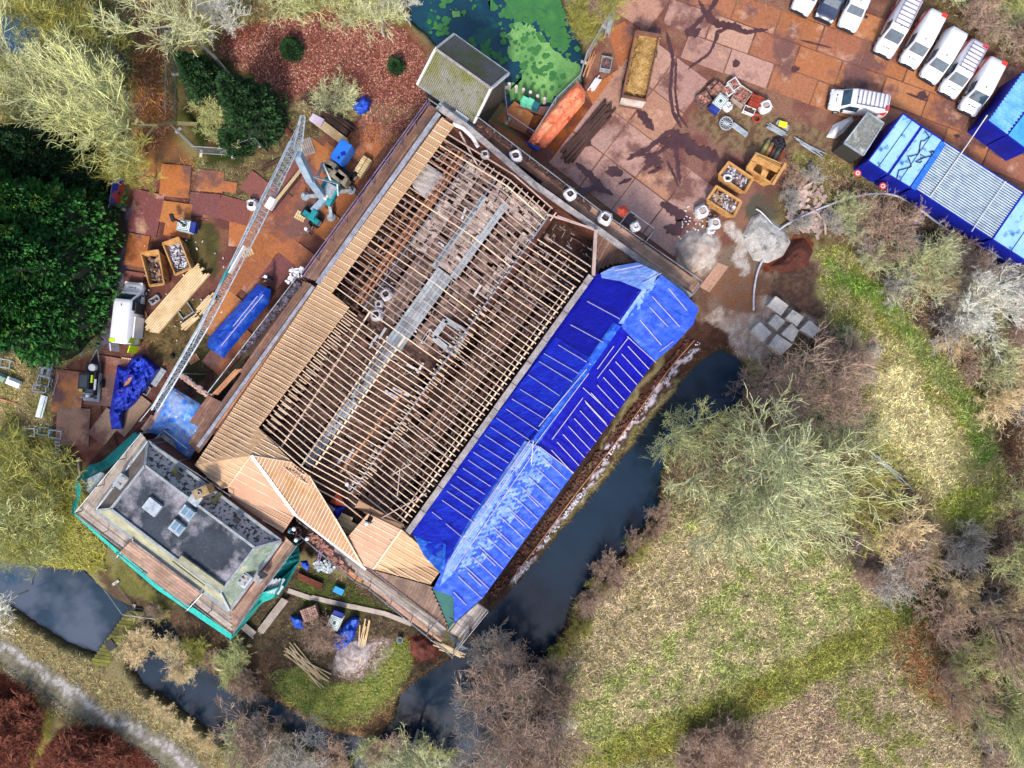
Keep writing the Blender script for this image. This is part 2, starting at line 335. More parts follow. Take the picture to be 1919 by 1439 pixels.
# towpath and scrub, south-west
region([(-E, 1130), (50, 1170), (160, 1240), (250, 1290), (330, 1370), (450, 1439), (450, E), (-E, E)], '#9b9068', '#8a7a5a', 12, n3)
road([(-300, 1060), (0, 1222), (90, 1280), (180, 1340), (290, 1400), (370, 1450), (700, 1640)], 27, '#8d8678', '#77735e', 6, n3)
road([(-300, 1050), (0, 1212), (90, 1270), (180, 1330), (290, 1392), (380, 1450), (700, 1620)], 8, '#c0bcb8', '#96908a', 4, n3, 1, .46, .54)
region([(-E, 1260), (10, 1265), (60, 1300), (80, 1360), (60, 1439), (-E, 1500)], '#5b2f22', '#6f3e2c', 10, n3)
region([(60, 1439), (110, 1370), (190, 1360), (250, 1400), (300, 1439), (280, 1600), (60, 1600)], '#5f3328', '#744536', 10, n3)
road([(90, 1340), (70, 1420), (60, 1500)], 12, '#a39a58', '#8d8a50', 8, n3)
# under the buildings
region([(600, 500), (820, 180), (1120, 420), (1310, 560), (900, 1170), (520, 1010), (380, 1180), (150, 980), (260, 820), (390, 760)], '#4b3a34', '#3b2f2b', 8, n3)
for d0, d1, c in ((-9, 2, '#4b4030'), (-1, 8, '#2a2a22')):
    t = np.clip((dw - d0) / 6, 0, 1) * np.clip(np.where(dw > -14, 1, 0), 0, 1); t = np.where(dw > d1 + 60, 1, t); blend(t, c)
far = np.clip((np.maximum(np.abs(XX) - 56, np.abs(YY) - 43)) / 12, 0, 1); blend(far, '#7d7a50')
nx, ny = len(xs), len(ys); idx = np.arange(nx * ny).reshape(ny, nx)
F = np.stack([idx[:-1, :-1], idx[:-1, 1:], idx[1:, 1:], idx[1:, :-1]], -1).reshape(-1, 4)
V = np.stack([XX, YY, ZZ], -1).reshape(-1, 3)
mg = mat('ground_mat', None, attr='Col', fine=.5, fscale=9., rough=.95, bump=.9, bscale=16, spec=.1)
put('ground', npmesh('ground', V, F, mg, True, col.reshape(-1, 3)), kind='structure')

def gcol(X, Y):
    i = np.clip(np.searchsorted(xs, (X - 960) / 20.), 0, nx - 1); j = np.clip(np.searchsorted(ys, (720 - Y) / 20.), 0, ny - 1); return col[j, i]
# water
def water(name, poly, m, z=ZW):
    c = np.mean(np.array(poly), 0); mb = MB(); bm = bmesh.new()
    vs = [bm.verts.new(G(X, Y, z)) for X, Y in poly]
    f = bm.faces.new(vs); bmesh.ops.triangulate(bm, faces=[f]); bmesh.ops.recalc_face_normals(bm, faces=bm.faces)
    me = bpy.data.meshes.new(name); bm.to_mesh(me); bm.free(); me.materials.append(m)
    return put(name, me, None, 'structure')
def grow(poly, d):
    out = []; n = len(poly)
    ar = sum(poly[i][0] * poly[(i + 1) % n][1] - poly[(i + 1) % n][0] * poly[i][1] for i in range(n)); sg = 1 if ar > 0 else -1
    for i in range(n):
        a = Vector(poly[i - 1]); b = Vector(poly[i]); c = Vector(poly[(i + 1) % n]); e1 = (b - a).normalized(); e2 = (c - b).normalized()
        nn = Vector((e1.y + e2.y, -e1.x - e2.x)) * sg
        nn = nn.normalized() if nn.length > 1e-3 else Vector((0, 0)); out.append((b.x + nn.x * d, b.y + nn.y * d))
    return out
m_w = mat('water_moat', '#182a3c', '#1c3246', scale=.25, rough=.08, spec=.3, bump=.03, bscale=4, c3='#0e1820', s3=.1)
m_w2 = mat('water_west', '#22384a', '#525c6e', scale=.13, lo=.44, hi=.56, rough=.12, spec=.35, c3='#2a4a64', s3=.3, lo3=.6, hi3=.7)  # paler grey patches put cloud reflection and surface film into the colour
m_w3 = mat('water_pond', '#16384c', '#1d4a5c', scale=.3, rough=.1, spec=.5, c3='#1d5a50', s3=.4)
water('moat_water', grow(MOAT, 9), m_w); water('pond_water', grow(POND_W, 9), m_w2)
water('pond_water', grow(POND_N, 9), m_w3); water('stream_water', grow(POND_NW, 9), mat('water_stream', '#1d4766', '#25587a', scale=.5, rough=.15, spec=.5))

# ---------------- the hall under repair ----------------
from mathutils.geometry import tessellate_polygon
m_brick = mat('brick', '#7a4a3c', '#5b3a32', scale=2, fine=.3, fscale=18, bump=.5)
m_floor0 = mat('lower_floor', '#6a4a40', '#452f2a', scale=.5, fine=.5, fscale=5, bump=.6, k=.6)
m_plank_d = mat('plank_dark', '#8c6a5a', '#6a5045', scale=1.2, island=.4, fine=.3, hue=.012, bump=.3)
m_plank_m = mat('plank_mid', '#b89a8a', '#937668', scale=1.2, island=.4, fine=.3, hue=.015, bump=.3)
m_plank_l = mat('plank_light', '#ead6c8', '#c0a698', scale=1.0, island=.4, fine=.3, hue=.015, bump=.3)
m_plank_g = mat('plank_grey', '#c8d2d8', '#a4acb4', scale=1.0, island=.25, fine=.25, bump=.3)
m_deck = mat('deck_board', '#96705f', '#74564a', scale=1.2, island=.28, fine=.3, hue=.012, fscale=10, c3='#6c6464', s3=.4)
m_deckl = mat('deck_board_pale', '#c8a490', '#a3826f', scale=1.2, island=.25, fine=.25, hue=.01)
m_deckg = mat('deck_board_grey', '#cabcb0', '#a89a90', scale=1.2, island=.22, fine=.25)
m_new = mat('new_wood', '#ecd4ba', '#d8b89c', scale=1.0, island=.2, fine=.25, k=.72)
m_tim = mat('pale_timber', '#e3cfa2', '#cdb080', scale=1.0, island=.18, fine=.2, hue=.01, k=.7)
m_old = mat('old_wood', '#cdb4aa', '#ab9288', scale=1.0, island=.3, fine=.2)
m_mid = mat('orange_wood', '#d59a70', '#b87f5c', scale=1.0, island=.25, fine=.2)
m_darkw = mat('dark_wood', '#5c3f37', '#40302c', scale=1.0, island=.4, fine=.3)
m_peach = mat('peach_board', '#dfb78c', '#d3a87e', scale=.5, fine=.06, rough=.85, k=.6)
m_pink = mat('pink_board', '#d8ab8c', '#c99c80', scale=.5, fine=.06, rough=.85, k=.6)
m_lug = mat('board_lug', '#a98766', island=.2, k=.6)
m_boardbr = mat('brown_board', '#c69a76', '#a98264', scale=.6, island=.15, fine=.2, c3='#a87c3c', s3=.25, lo3=.55, hi3=.62)
m_steel = mat('steel', '#b6bcc4', '#8e949c', scale=2, rough=.45, metal=.5, fine=.15)
m_galv = mat('galvanised', '#c8d2da', '#9ba6b0', scale=2, rough=.5, metal=.3, fine=.2)
m_purp = mat('rail_steel', '#9c8cae', '#6d6280', scale=1.2, rough=.5, metal=.3, fine=.2)
m_stone = mat('coping_stone', '#b8b0ae', '#8c8584', scale=1.5, fine=.4, fscale=10, bump=.4)
m_white = mat('white_paint', '#f2f0f2', '#d8d6da', scale=1.5, rough=.5, fine=.05, k=.66)
m_black = mat('black_rubber', '#1c1c20', rough=.7)
m_rust = mat('rusty_steel', '#8a4a30', '#5e3226', scale=1.5, fine=.35, bump=.3)
m_teal = mat('teal_net', '#2cc8bc', '#1aa89e', scale=1.2, fine=.3, fscale=6, rough=.7, bump=.5, bscale=3)
m_green = mat('green_net', '#33666a', '#3c7a6c', scale=1, fine=.2, alpha=.93)

def zA(v):
    if v < 108: return 5.0 + (v + 67) / 175 * 2.4
    if v < 207: return 7.4 - (v - 108) / 99 * 2.0
    return 5.4 + (v - 207) / 118 * 1.0
def zB(v):
    if v < 427: return 6.3 + (v - 343) / 84 * 2.5
    return 8.8 - (v - 427) / 103 * 3.9
def tri3(poly):
    t = tessellate_polygon([[Vector((p[0], p[1], 0)) for p in poly]]); return t
def zin(poly, X, Y, t=None):
    best = None
    for a, b, c in (t or tri3(poly)):
        A, Bq, C = poly[a], poly[b], poly[c]
        d = (Bq[1] - C[1]) * (A[0] - C[0]) + (C[0] - Bq[0]) * (A[1] - C[1])
        if abs(d) < 1e-6: continue
        l1 = ((Bq[1] - C[1]) * (X - C[0]) + (C[0] - Bq[0]) * (Y - C[1])) / d; l2 = ((C[1] - A[1]) * (X - C[0]) + (A[0] - C[0]) * (Y - C[1])) / d; l3 = 1 - l1 - l2
        e = min(l1, l2, l3); z = l1 * A[2] + l2 * Bq[2] + l3 * C[2]
        if best is None or e > best[0]: best = (e, z)
    return best[1]
def clip(poly, P, d):             # t-intervals of the line P + t d inside poly
    ts = []; n = len(poly)
    for i in range(n):
        x0, y0 = poly[i][:2]; x1, y1 = poly[(i + 1) % n][:2]; ex, ey = x1 - x0, y1 - y0; den = d[0] * ey - d[1] * ex
        if abs(den) < 1e-9: continue
        t = ((x0 - P[0]) * ey - (y0 - P[1]) * ex) / den; s = ((x0 - P[0]) * d[1] - (y0 - P[1]) * d[0]) / den
        if 0 <= s < 1: ts.append(t)
    ts.sort(); return list(zip(ts[::2], ts[1::2]))
def hatch(poly, ang, sp, off=0.0):
    d = (math.cos(R(ang)), math.sin(R(ang))); nrm = (-d[1], d[0]); q = [p[0] * nrm[0] + p[1] * nrm[1] for p in poly]
    k = math.ceil((min(q) - off) / sp)
    while off + k * sp < max(q):
        s = off + k * sp; P = (nrm[0] * s, nrm[1] * s)
        for a, b in clip(poly, P, d): yield (P[0] + a * d[0], P[1] + a * d[1]), (P[0] + b * d[0], P[1] + b * d[1])
        k += 1
def slabp(mb, poly, t):           # polygon of (X, Y, z) as a slab
    pts = [G(*p) for p in poly]; n = len(pts)
    f = [tuple(x) for x in tri3([(p.x, p.y) for p in pts])]; fs = []
    for a, b, c in f:
        if (pts[b] - pts[a]).cross(pts[c] - pts[a]).z < 0: a, c = c, a
        fs += [(a, b, c), (c + n, b + n, a + n)]
    fs += [(i, (i + 1) % n, n + (i + 1) % n, n + i) for i in range(n)]
    mb.add(pts + [p - Vector((0, 0, t)) for p in pts], fs); return mb
def boards(poly, ang, wd, ln, z, m, name, parent, gap=.6, th=.05, miss=0.0, jit=.02, zf=None, seed=1, jz=0.012):
    r_ = random.Random(seed); mb = MB(); kk = 0
    for a, b in hatch(poly, ang, wd, wd * .5):
        L = math.hypot(b[0] - a[0], b[1] - a[1])
        if L < 1.5: continue
        d = ((b[0] - a[0]) / L, (b[1] - a[1]) / L); s = 0; l = ln * r_.uniform(.25, 1)
        while s < L - .5:
            e = min(L, s + l)
            if r_.random() > miss:
                za = zf(a[0] + d[0] * s, a[1] + d[1] * s) if zf else z; zb = zf(a[0] + d[0] * e, a[1] + d[1] * e) if zf else z
                j = r_.uniform(0, jz)
                A = G(a[0] + d[0] * (s + .2), a[1] + d[1] * (s + .2), za + j); Bq = G(a[0] + d[0] * (e - .2), a[1] + d[1] * (e - .2), zb + j)
                mb.beam(A, Bq, (wd - gap) / 20 * (1 - z / H), th)
            s = e; l = ln * r_.uniform(.8, 1.1)
    return mb.build(name, m, parent) if mb.v else None
ANG = 35.5
hall = thing('hall', 'large hall stripped to bare rafters, plank floors showing through, peach boarding on its edges', 'building', BF(300, 150, 0))
def uvq(u0, v0, u1, v1): return [px(u0, v0), px(u1, v0), px(u1, v1), px(u0, v1)]
# outer and inner walls
mb = MB()
def wall(X0, Y0, X1, Y1, z1, w=.4, z0=0.0):
    mb.beam(G(X0, Y0, z1) * 1, G(X1, Y1, z1), .01, .01) if False else None
    a = G(X0, Y0, z1); b = G(X1, Y1, z1); a.z = b.z = (z0 + z1) / 2; mb.beam(a, b, w, z1 - z0)
for a in ((*px(-60, -63), *px(668, -63), 4.9), (*px(672, -63), *px(668, 300), 4.9), (*px(0, 212), *px(636, 212), 4.1), (*px(-105, 495), *px(640, 520), 4.2, .4), (*px(640, 330), *px(610, 505), 4.5), (432, 930, 528, 1000, 4.6), (556, 970, 838, 1172, 4.4), (372, 868, 428, 925, 4.6)): wall(*a)
mb.build('wall', m_brick, hall)
mb = MB(); slabp(mb, [(*p, 1.0) for p in [(372, 866), (826, 214), (1126, 440), (1290, 560), (850, 1165), (560, 965), (525, 992)]], .6); mb.build('lower_floor', m_floor0, hall)
# parapet wall between the open roof and the blue covers
mb = MB(); r_ = random.Random(4); u = 2
while u < 592:
    l = r_.uniform(45, 70); e = min(u + l, 594); mb.beam(B(u, 336, 6.45 + r_.uniform(0, .03)), B(e - 1.2, 336.5, 6.45), .52, .3); u = e
mb.build('parapet_coping', m_stone, hall)
mb = MB(); a = B(2, 336, 6.3); b = B(594, 336, 6.3); a.z = b.z = 3.15; mb.beam(a, b, .42, 6.3); mb.build('wall', m_brick, hall)
# floors: u0, u1, v0, v1, material, z, board width, length, missing
FL = [(-6, 150, 26, 92, m_plank_d, 3.6, 6, 15, .03), (150, 300, 24, 92, m_plank_d, 3.6, 6, 15, .04),
      (-6, 270, 97, 116, m_plank_g, 3.9, 6, 60, .02), (-4, 300, 122, 198, m_plank_d, 3.6, 7, 17, .06),
      (300, 440, 20, 46, m_plank_d, 3.6, 9, 60, .1), (286, 440, 50, 88, m_plank_m, 3.3, 5, 70, 0), (268, 440, 92, 130, m_plank_g, 4.1, 7, 70, 0), (300, 440, 134, 168, m_plank_m, 3.6, 6, 15, .1), (300, 440, 168, 200, m_plank_d, 3.6, 6, 30, .1),
      (440, 640, 26, 58, m_plank_l, 3.9, 6, 13, .015), (440, 640, 60, 84, m_plank_m, 3.7, 6, 12, .08), (436, 600, 84, 91, m_plank_g, 4.0, 6, 60, 0), (440, 640, 92, 122, m_plank_l, 3.9, 6, 14, .02), (440, 610, 122, 136, m_plank_g, 4.1, 7, 60, 0), (440, 600, 140, 184, m_plank_m, 3.6, 6, 14, .1), (600, 640, 124, 202, m_plank_l, 3.8, 6, 14, .04), (440, 600, 184, 203, m_plank_l, 3.9, 6, 16, .05),
      (0, 560, 240, 288, m_plank_d, 3.2, 8, 40, .02), (0, 300, 216, 236, m_darkw, 3.2, 8, 40, .2), (0, 200, 292, 324, m_darkw, 3.2, 8, 40, .2), (200, 500, 292, 306, m_plank_d, 3.2, 8, 40, .2), (380, 610, 222, 236, m_plank_m, 3.2, 6, 20, .4)]
for i, (u0, u1, v0, v1, m, z, bw, ln, ms) in enumerate(FL):
    boards(uvq(u0, v0, u1, v1), (ANG if ln < 25 else ANG - 90), bw, ln, z, m, 'floor_boards', hall, miss=ms, seed=i)
# pale boards and rubble lying on the floors
mb = MB(); r_ = random.Random(12)
for X, Y, l, a in ((768, 615, 36, 28), (788, 690, 22, -60), (775, 690, 28, 28), (752, 735, 34, 26), (735, 740, 30, 30), (895, 545, 26, -58), (800, 630, 30, -58), (797, 633, 26, -58), (655, 855, 30, -60), (640, 860, 22, -55), (700, 640, 30, -55), (717, 625, 24, -58), (905, 440, 30, -20), (700, 850, 26, -60), (660, 910, 22, -60), (830, 460, 20, 30), (870, 400, 24, -70)):
    c, s_ = math.cos(R(a)) * l / 2, math.sin(R(a)) * l / 2; MB().beam(G(X - c, Y - s_, 4.0), G(X + c, Y + s_, 4.0), .22, .04).build('loose_board', m_white, hall)
for zz, cnt, mm in ((3.9, 900, m_plank_m), (1.1, 700, m_plank_m), (3.9, 400, m_stone), (3.9, 700, m_darkw)):
    mb = MB()
    for i in range(cnt):
        u, v = r_.uniform(0, 640), r_.uniform(-30, 325); a = r_.choice((ANG, ANG - 90, r_.uniform(0, 180))); l = r_.uniform(3, 16); X, Y = px(u, v)
        c, s_ = math.cos(R(a)) * l / 2, math.sin(R(a)) * l / 2; mb.beam(G(X - c, Y - s_, zz + .05), G(X + c, Y + s_, zz + r_.uniform(.05, .2)), r_.uniform(.05, .14), .05)
    mb.build('scattered_offcuts', mm, hall, kind='stuff')
# joists below, dark grid in the north west pit
mb = MB()
for k in range(24): u = 305 + k * 14.5; MB().beam(B(u, -34, 3.4), B(u, 22, 3.4), .12, .2).build('joist', m_mid, hall)
for v in (-14, 2, 8, 16): MB().beam(B(300, v, 3.6), B(640, v, 3.6), .14, .2).build('joist', m_mid, hall)
for k in range(20): u = 10 + k * 14.5; MB().beam(B(u, 2, 3.4), B(u, 24, 3.4), .14, .2).build('joist', m_mid, hall)
# rafters, each a part of its own
def U2(uo, z): return UC + (uo - UC) * (1 - z / H)
def uo_at(up, z): return UC + (up - UC) / (1 - z / H)
def raft(up, v0, v1, m, zf=zA, w=.09, h=.16, brk=None, dz=0, jit=.35):
    vs = [v0] + [b for b in (brk or []) if v0 < b < v1] + [v1]; mb = MB(); j = [r_.uniform(-jit, jit) for _ in vs]
    for (a, ja), (b, jb) in zip(list(zip(vs, j)), list(zip(vs, j))[1:]):
        mb.beam(B(uo_at(up + ja, zf(a)), a, zf(a) + dz), B(uo_at(up + jb, zf(b)), b, zf(b) + dz), w, h)
    return mb.build('rafter', m, hall)
for k in range(27): raft(8 + k * 10.4, -2, 206, m_new, brk=(108,), w=.075, jit=.7)
for k in range(30): raft(302 + k * 11.2, -40, 204, m_old if k % 9 else m_new, brk=(108,), w=.085, h=.14, jit=1.0)
for k in range(55):
    up = 8 + k * 10.6; raft(up, 205 if up < 560 else 205 + (up - 560) * 1.0, 326, m_new if k < 40 or k % 2 else m_old, w=.075, jit=.6)
mb = MB()
for k in range(27): MB().beam(B(uo_at(8 + k * 10.4 + 3, 5), 4, 5.3), B(uo_at(8 + k * 10.4 + 3, 5), 22 + r_.uniform(-6, 6), 5.5), .12, .2).build('rafter_foot', m_new, hall)
for k in range(40): u = 20 + k * 10.4; MB().beam(B(u, 196, 4.6), B(u, 214 + r_.uniform(0, 8), 4.6), .12, .18).build('rafter_foot', m_new, hall)
for k in range(14): MB().beam(B(652, 45 + k * 13, 4.2), B(633, 45 + k * 13, 4.2), .09, .12).build('rafter_foot', m_new, hall)
for (u0, v0, u1, v1, z, m, w) in ((-8, 50, 300, 38, 6.3, m_new, .12), (-14, 101, 280, 92, 7.1, m_new, .12), (0, 122, 300, 119, 7.1, m_new, .14), (20, 168, 215, 177, 5.7, m_mid, .14), (300, 8, 640, 0, 5.7, m_mid, .14), (300, 16, 640, 10, 5.6, m_mid, .12), (310, 60, 640, 56, 6.3, m_old, .07), (0, 315, 560, 322, 6.3, m_new, .14), (0, 306, 540, 312, 5.9, m_new, .08), (0, 207, 640, 206, 5.2, m_steel, .16), (440, 88, 640, 86, 4.3, m_steel, .1), (300, 26, 640, 24, 4.2, m_steel, .1), (270, 97, 0, 98, 4.2, m_steel, .07), (0, 262, 600, 262, 3.5, m_old, .1), (0, 282, 600, 282, 3.5, m_old, .08), (70, 240, 580, 240, 3.5, m_darkw, .2), (170, 215, 160, 330, 3.9, m_old, .12), (330, 215, 322, 330, 3.9, m_old, .12), (500, 215, 492, 330, 3.9, m_old, .12)):
    MB().beam(B(u0, v0, z - .12), B(u1, v1, z - .12), w, .18).build('purlin', m, hall)
# peach boarding with battens and rows of lugs
def clad(poly, m, name, ang, sp, bat=True, lug=True, seed=0, bm_=m_new, bw=.07):
    r = random.Random(seed); t = tri3(poly); mb = MB(); slabp(mb, poly, .14); o = mb.build(name, m, hall)
    mb = MB(); ml = MB()
    for a, b in hatch(poly, ang, sp):
        L = math.hypot(b[0] - a[0], b[1] - a[1])
        if L < 3: continue
        d = ((b[0] - a[0]) / L, (b[1] - a[1]) / L); n_ = max(1, int(L / 25)); P = []
        for i in range(n_ + 1):
            X = a[0] + d[0] * L * i / n_; Y = a[1] + d[1] * L * i / n_; P.append(G(X, Y, zin(poly, X, Y, t) + .03))
        if bat:
            for p, q in zip(P, P[1:]): mb.beam(p, q, bw, .05)
        if lug:
            s = r.uniform(1, 4)
            while s < L - 3:
                for off in ((sp * .5,) if sp < 12 else (sp * .36, sp * .7)):
                    X = a[0] + d[0] * s - d[1] * off; Y = a[1] + d[1] * s + d[0] * off
                    z = zin(poly, X, Y, t) + .012; X2 = X + 3.0; Y2 = Y - 1.0
                    if len(clip(poly, (X, Y), (1, .001))) and any(p <= 0 <= q for p, q in clip(poly, (X, Y), (1, .001))): ml.beam(G(X, Y, z), G(X2, Y2, z), .07, .02)
                s += 4.6
    if mb.v: mb.build('batten', bm_, o)
    if ml.v: ml.build('lug_rows', m_lug, o, kind='stuff')
P1 = [(598, 531, 5.1), (655, 576, 6.1), (484, 802, 6.1), (548, 867, 7.2), (471, 854, 6.9), (427, 914, 5.6), (413, 917, 5.3), (365, 872, 5.1)]
P1 = [(598, 531, 5.1), (655, 576, 6.1), (484, 802, 6.1), (548, 867, 7.2), (471, 854, 6.9), (427, 914, 5.6), (413, 917, 5.4), (365, 872, 5.1)]
clad(P1, m_peach, 'roof_boarding', 28, 9.2, seed=1)
U = [(832, 216, 5.1), (846, 228, 5.5), (612, 545, 5.5), (598, 531, 5.1)]; U = [(829, 219, 5.1), (851, 236, 5.5), (620, 552, 5.5), (598, 535, 5.1)]
clad(U, m_peach, 'roof_boarding', 30, 13, seed=2)
clad([(471, 854, 6.9), (553, 965, 5.2), (530, 1000, 5.0), (431, 935, 5.1), (427, 914, 5.6)], m_pink, 'roof_boarding', 28, 15, seed=3)
clad([(472, 854, 6.95), (548, 867, 7.25), (580, 892, 7.4), (629, 973, 6.6), (680, 1062, 5.2), (555, 965, 5.25)], m_boardbr, 'roof_boarding', -64, 6.6, lug=False, seed=4, bw=.045)
clad([(652, 1007, 5.8), (690, 963, 6.8), (752, 993, 6.8), (700, 1067, 5.3), (681, 1060, 5.2)], m_pink, 'roof_boarding', 28, 10.4, seed=5)
clad([(753, 993, 6.8), (832, 1062, 6.3), (807, 1096, 6.3), (701, 1067, 5.3)], m_peach, 'roof_boarding', 30, 10.4, seed=6)
mb = MB(); slabp(mb, [(673, 938, 6.3), (758, 984, 6.6), (753, 993, 6.75), (690, 963, 6.7), (665, 952, 6.2)], .1); mb.build('roof_boarding', m_boardbr, hall)
P5 = [(701, 1069, 5.25), (807, 1098, 6.25), (842, 1178, 4.9)]; mb = MB(); slabp(mb, P5, .1); o5 = mb.build('roof_boarding', m_plank_d, hall)
boards(P5, -66, 6, 80, 5.3, mat('brown_plank_weathered', '#8d7566', '#6d564b', scale=1, island=.25, fine=.3), 'floor_boards', hall, zf=lambda X, Y: zin(P5, X, Y) + .06, th=.04)
mb = MB(); slabp(mb, [(809, 1098, 6.2), (816, 1106, 6.1), (850, 1112, 5.8), (851, 1172, 5.0), (843, 1178, 4.95)], .05); mb.build('net_cover', m_green, hall)
mb = MB()
for a, b, w in (((471, 854, 7.05), (554, 966, 5.35), .38), ((554, 966, 5.2), (686, 1068, 5.2), .28)): mb.beam(G(*a), G(*b), w * .72, .06)
mb.build('hip_flashing', m_white, hall)
MB().beam(G(629, 973, 6.7), G(680, 1062, 5.3), .14, .08).beam(G(580, 892, 7.45), G(629, 973, 6.7), .08, .08).beam(G(753, 993, 6.9), G(700, 1067, 5.4), .12, .08).beam(G(471, 854, 7), G(427, 914, 5.7), .06, .05).beam(G(471, 854, 7), G(548, 867, 7.3), .06, .05).build('hip_batten', m_new, hall)
# chimney cap in the brown slope
mb = MB(); mb.box(G(614, 957, 5.9), (.9, .8, .7), R(-35)); c = mb.build('chimney', m_stone, hall); MB().lathe(G(614, 957, 6.25), [(.2, 0), (.2, .12), (.12, .12), (.12, 0)], 10).build('flue', m_black, c)
# open corner, south: floor and loose planks
boards([(583, 897), (676, 940), (664, 955), (690, 963), (652, 1007), (630, 970)], ANG, 8, 50, 4.4, m_darkw, 'floor_boards', hall, miss=.05, seed=71)
boards([(632, 975), (642, 960), (674, 985), (652, 1007)], 25, 8, 60, 4.9, m_tim, 'floor_boards', hall, miss=.25, seed=72)
# stairwell
mb = MB()
for a, b in (((813, 633), (836, 600)), ((836, 600), (873, 622)), ((873, 622), (850, 664)), ((850, 664), (813, 633))): mb.beam(G(*a, 4.1), G(*b, 4.1), .5, .3)
fr = mb.build('stairwell_curb', m_plank_g, hall)
mb = MB()
for k in range(9): mb.beam(G(838 + k * 2.2, 646 - k * 3.6, 3.9 - k * .12), G(850 + k * 2.2, 653 - k * 3.6, 3.9 - k * .12), .08, .04)
mb.build('stair_treads', m_galv, hall)
MB().box(G(843, 632, 2.4), (1.6, 2.2, .1), R(-35)).build('stair_pit', mat('pit_blue', '#3a4a5a', '#232a35', scale=1), hall)
# white sheet over plaster dust, NW
def cloth(poly, z, m, name, parent=None, amp=.15, step=5, seed=0, zf=None, th=.02, smooth=True, fold=1.0, edge=True):
    t = tri3([(p[0], p[1]) for p in poly]); bm = bmesh.new(); vs = [bm.verts.new((p[0], p[1], 0)) for p in poly]
    for a, b, c in t: bm.faces.new((vs[a], vs[b], vs[c]))
    xs_ = [p[0] for p in poly]; ys_ = [p[1] for p in poly]
    for ax, lo_, hi_ in ((0, min(xs_), max(xs_)), (1, min(ys_), max(ys_))):
        q = lo_ + step
        while q < hi_:
            co = [0, 0, 0]; no = [0, 0, 0]; co[ax] = q; no[ax] = 1
            bmesh.ops.bisect_plane(bm, geom=bm.verts[:] + bm.edges[:] + bm.faces[:], plane_co=co, plane_no=no, dist=1e-4); q += step
    bmesh.ops.triangulate(bm, faces=bm.faces[:])
    V_ = []; F_ = []
    bm.verts.ensure_lookup_table()
    Xa = np.array([v.co.x for v in bm.verts]); Ya = np.array([v.co.y for v in bm.verts])
    n = fbm(Xa / 16, Ya / 16, 100 + seed, 3) * 2 - 1; rg = 1 - np.abs(fbm(Xa / 9, Ya / 26, 140 + seed, 3) * 2 - 1) * 2
    rg2 = 1 - np.abs(fbm((Xa + Ya) / 12, (Xa - Ya) / 34, 160 + seed, 3) * 2 - 1) * 2
    ed = np.clip(sdist(Xa, Ya, [p[:2] for p in poly]) / (2.5 * step), 0, 1) if edge else np.ones(len(Xa))
    for i, v in enumerate(bm.verts):
        b0 = zf(v.co.x, v.co.y) if zf else z
        V_.append(G(v.co.x, v.co.y, b0 + ed[i] * (amp * (n[i] * .6 + .6) + amp * fold * .5 * (rg[i] + rg2[i]) * .7 + (amp * .3 if not zf else 0))))
    for f in bm.faces:
        a = [v.index for v in f.verts]
        if (V_[a[1]] - V_[a[0]]).cross(V_[a[2]] - V_[a[0]]).z < 0: a = a[::-1]
        F_.append(a)
    bm.free()
    if parent is not None:
        Mi = WM[parent].inverted(); V_ = [Mi @ p for p in V_]
    return put(name, npmesh(name, [tuple(p) for p in V_], F_, m, smooth), parent)
o = cloth([(798, 305), (815, 316), (835, 330), (822, 350), (800, 372), (775, 352), (772, 342), (790, 322)], 4.0, mat('dust_sheet', '#e2ddd8', '#b5aca5', scale=2, lo=.45, hi=.7, fine=.3), 'dust_sheet', None, .12, 4)
tag(o, 'crumpled white dust sheet spread over the floor beneath the northern rafters', 'sheet')
# gutter strip west and coping north
mb = MB(); mb.beam(G(823, 213, 5.0), G(596, 532, 5.0), .42, .25); mb.beam(G(588, 537, 4.9), G(372, 838, 4.9), .3, .2); mb.build('gutter', mat('zinc', '#a7a9b5', '#7f7f8c', scale=2, fine=.35, rough=.6), hall)
mb = MB()
for a, b in (((826, 203), (881, 243)), ((881, 243), (1000, 345)), ((1000, 345), (1117, 428)), ((1117, 428), (1294, 557))): mb.beam(G(*a, 5.3), G(*b, 5.3), .5, .3)
mb.build('parapet_coping', m_stone, hall)
mb = MB(); mb.beam(G(838, 220, 5.15), G(884, 253, 5.15), .3, .2); mb.beam(G(884, 253, 5.15), G(1112, 436, 5.15), .22, .2); mb.beam(G(900, 262, 5.0), G(1112, 432, 5.0), .1, .3)
mb.build('wall_plate', m_rust, hall)
mb = MB(); mb.tube([G(850, 232, 5.3), G(868, 240, 5.4), (G(885, 256, 5.3)), G(897, 276, 5.1)], .18, 8); mb.build('white_duct', m_white, hall)
mb = MB(); mb.beam(G(1117, 432, 6), G(1112, 518, 6.2), .3, .5); mb.beam(G(1045, 405, 5.9), G(1117, 432, 6), .12, .2); mb.beam(G(905, 330, 6.5), G(862, 248, 5.4), .14, .16); mb.beam(G(1025, 402, 5.6), G(1100, 425, 5.6), .14, .16)
for a, b in (((905, 352), (998, 420)), ((770, 870), (736, 890)), ((750, 880), (745, 930)), ((800, 925), (690, 985)), ((650, 885), (720, 945))): MB().beam(G(*a, 6.7), G(*b, 6.6), .08, .1).build('tie_beam', m_old, hall)
mb.build('tie_beam', m_old, hall)
boards([(1120, 434), (1290, 556), (1255, 545), (1225, 505), (1190, 492), (1150, 495), (1124, 505), (1116, 520)], -62, 6, 70, 5.0, m_deck, 'floor_boards', hall, seed=31)
boards([(890, 262), (1108, 440), (1030, 408), (905, 300)], ANG, 9, 60, 1.4, m_rust, 'floor_boards', hall, seed=32, miss=.2)

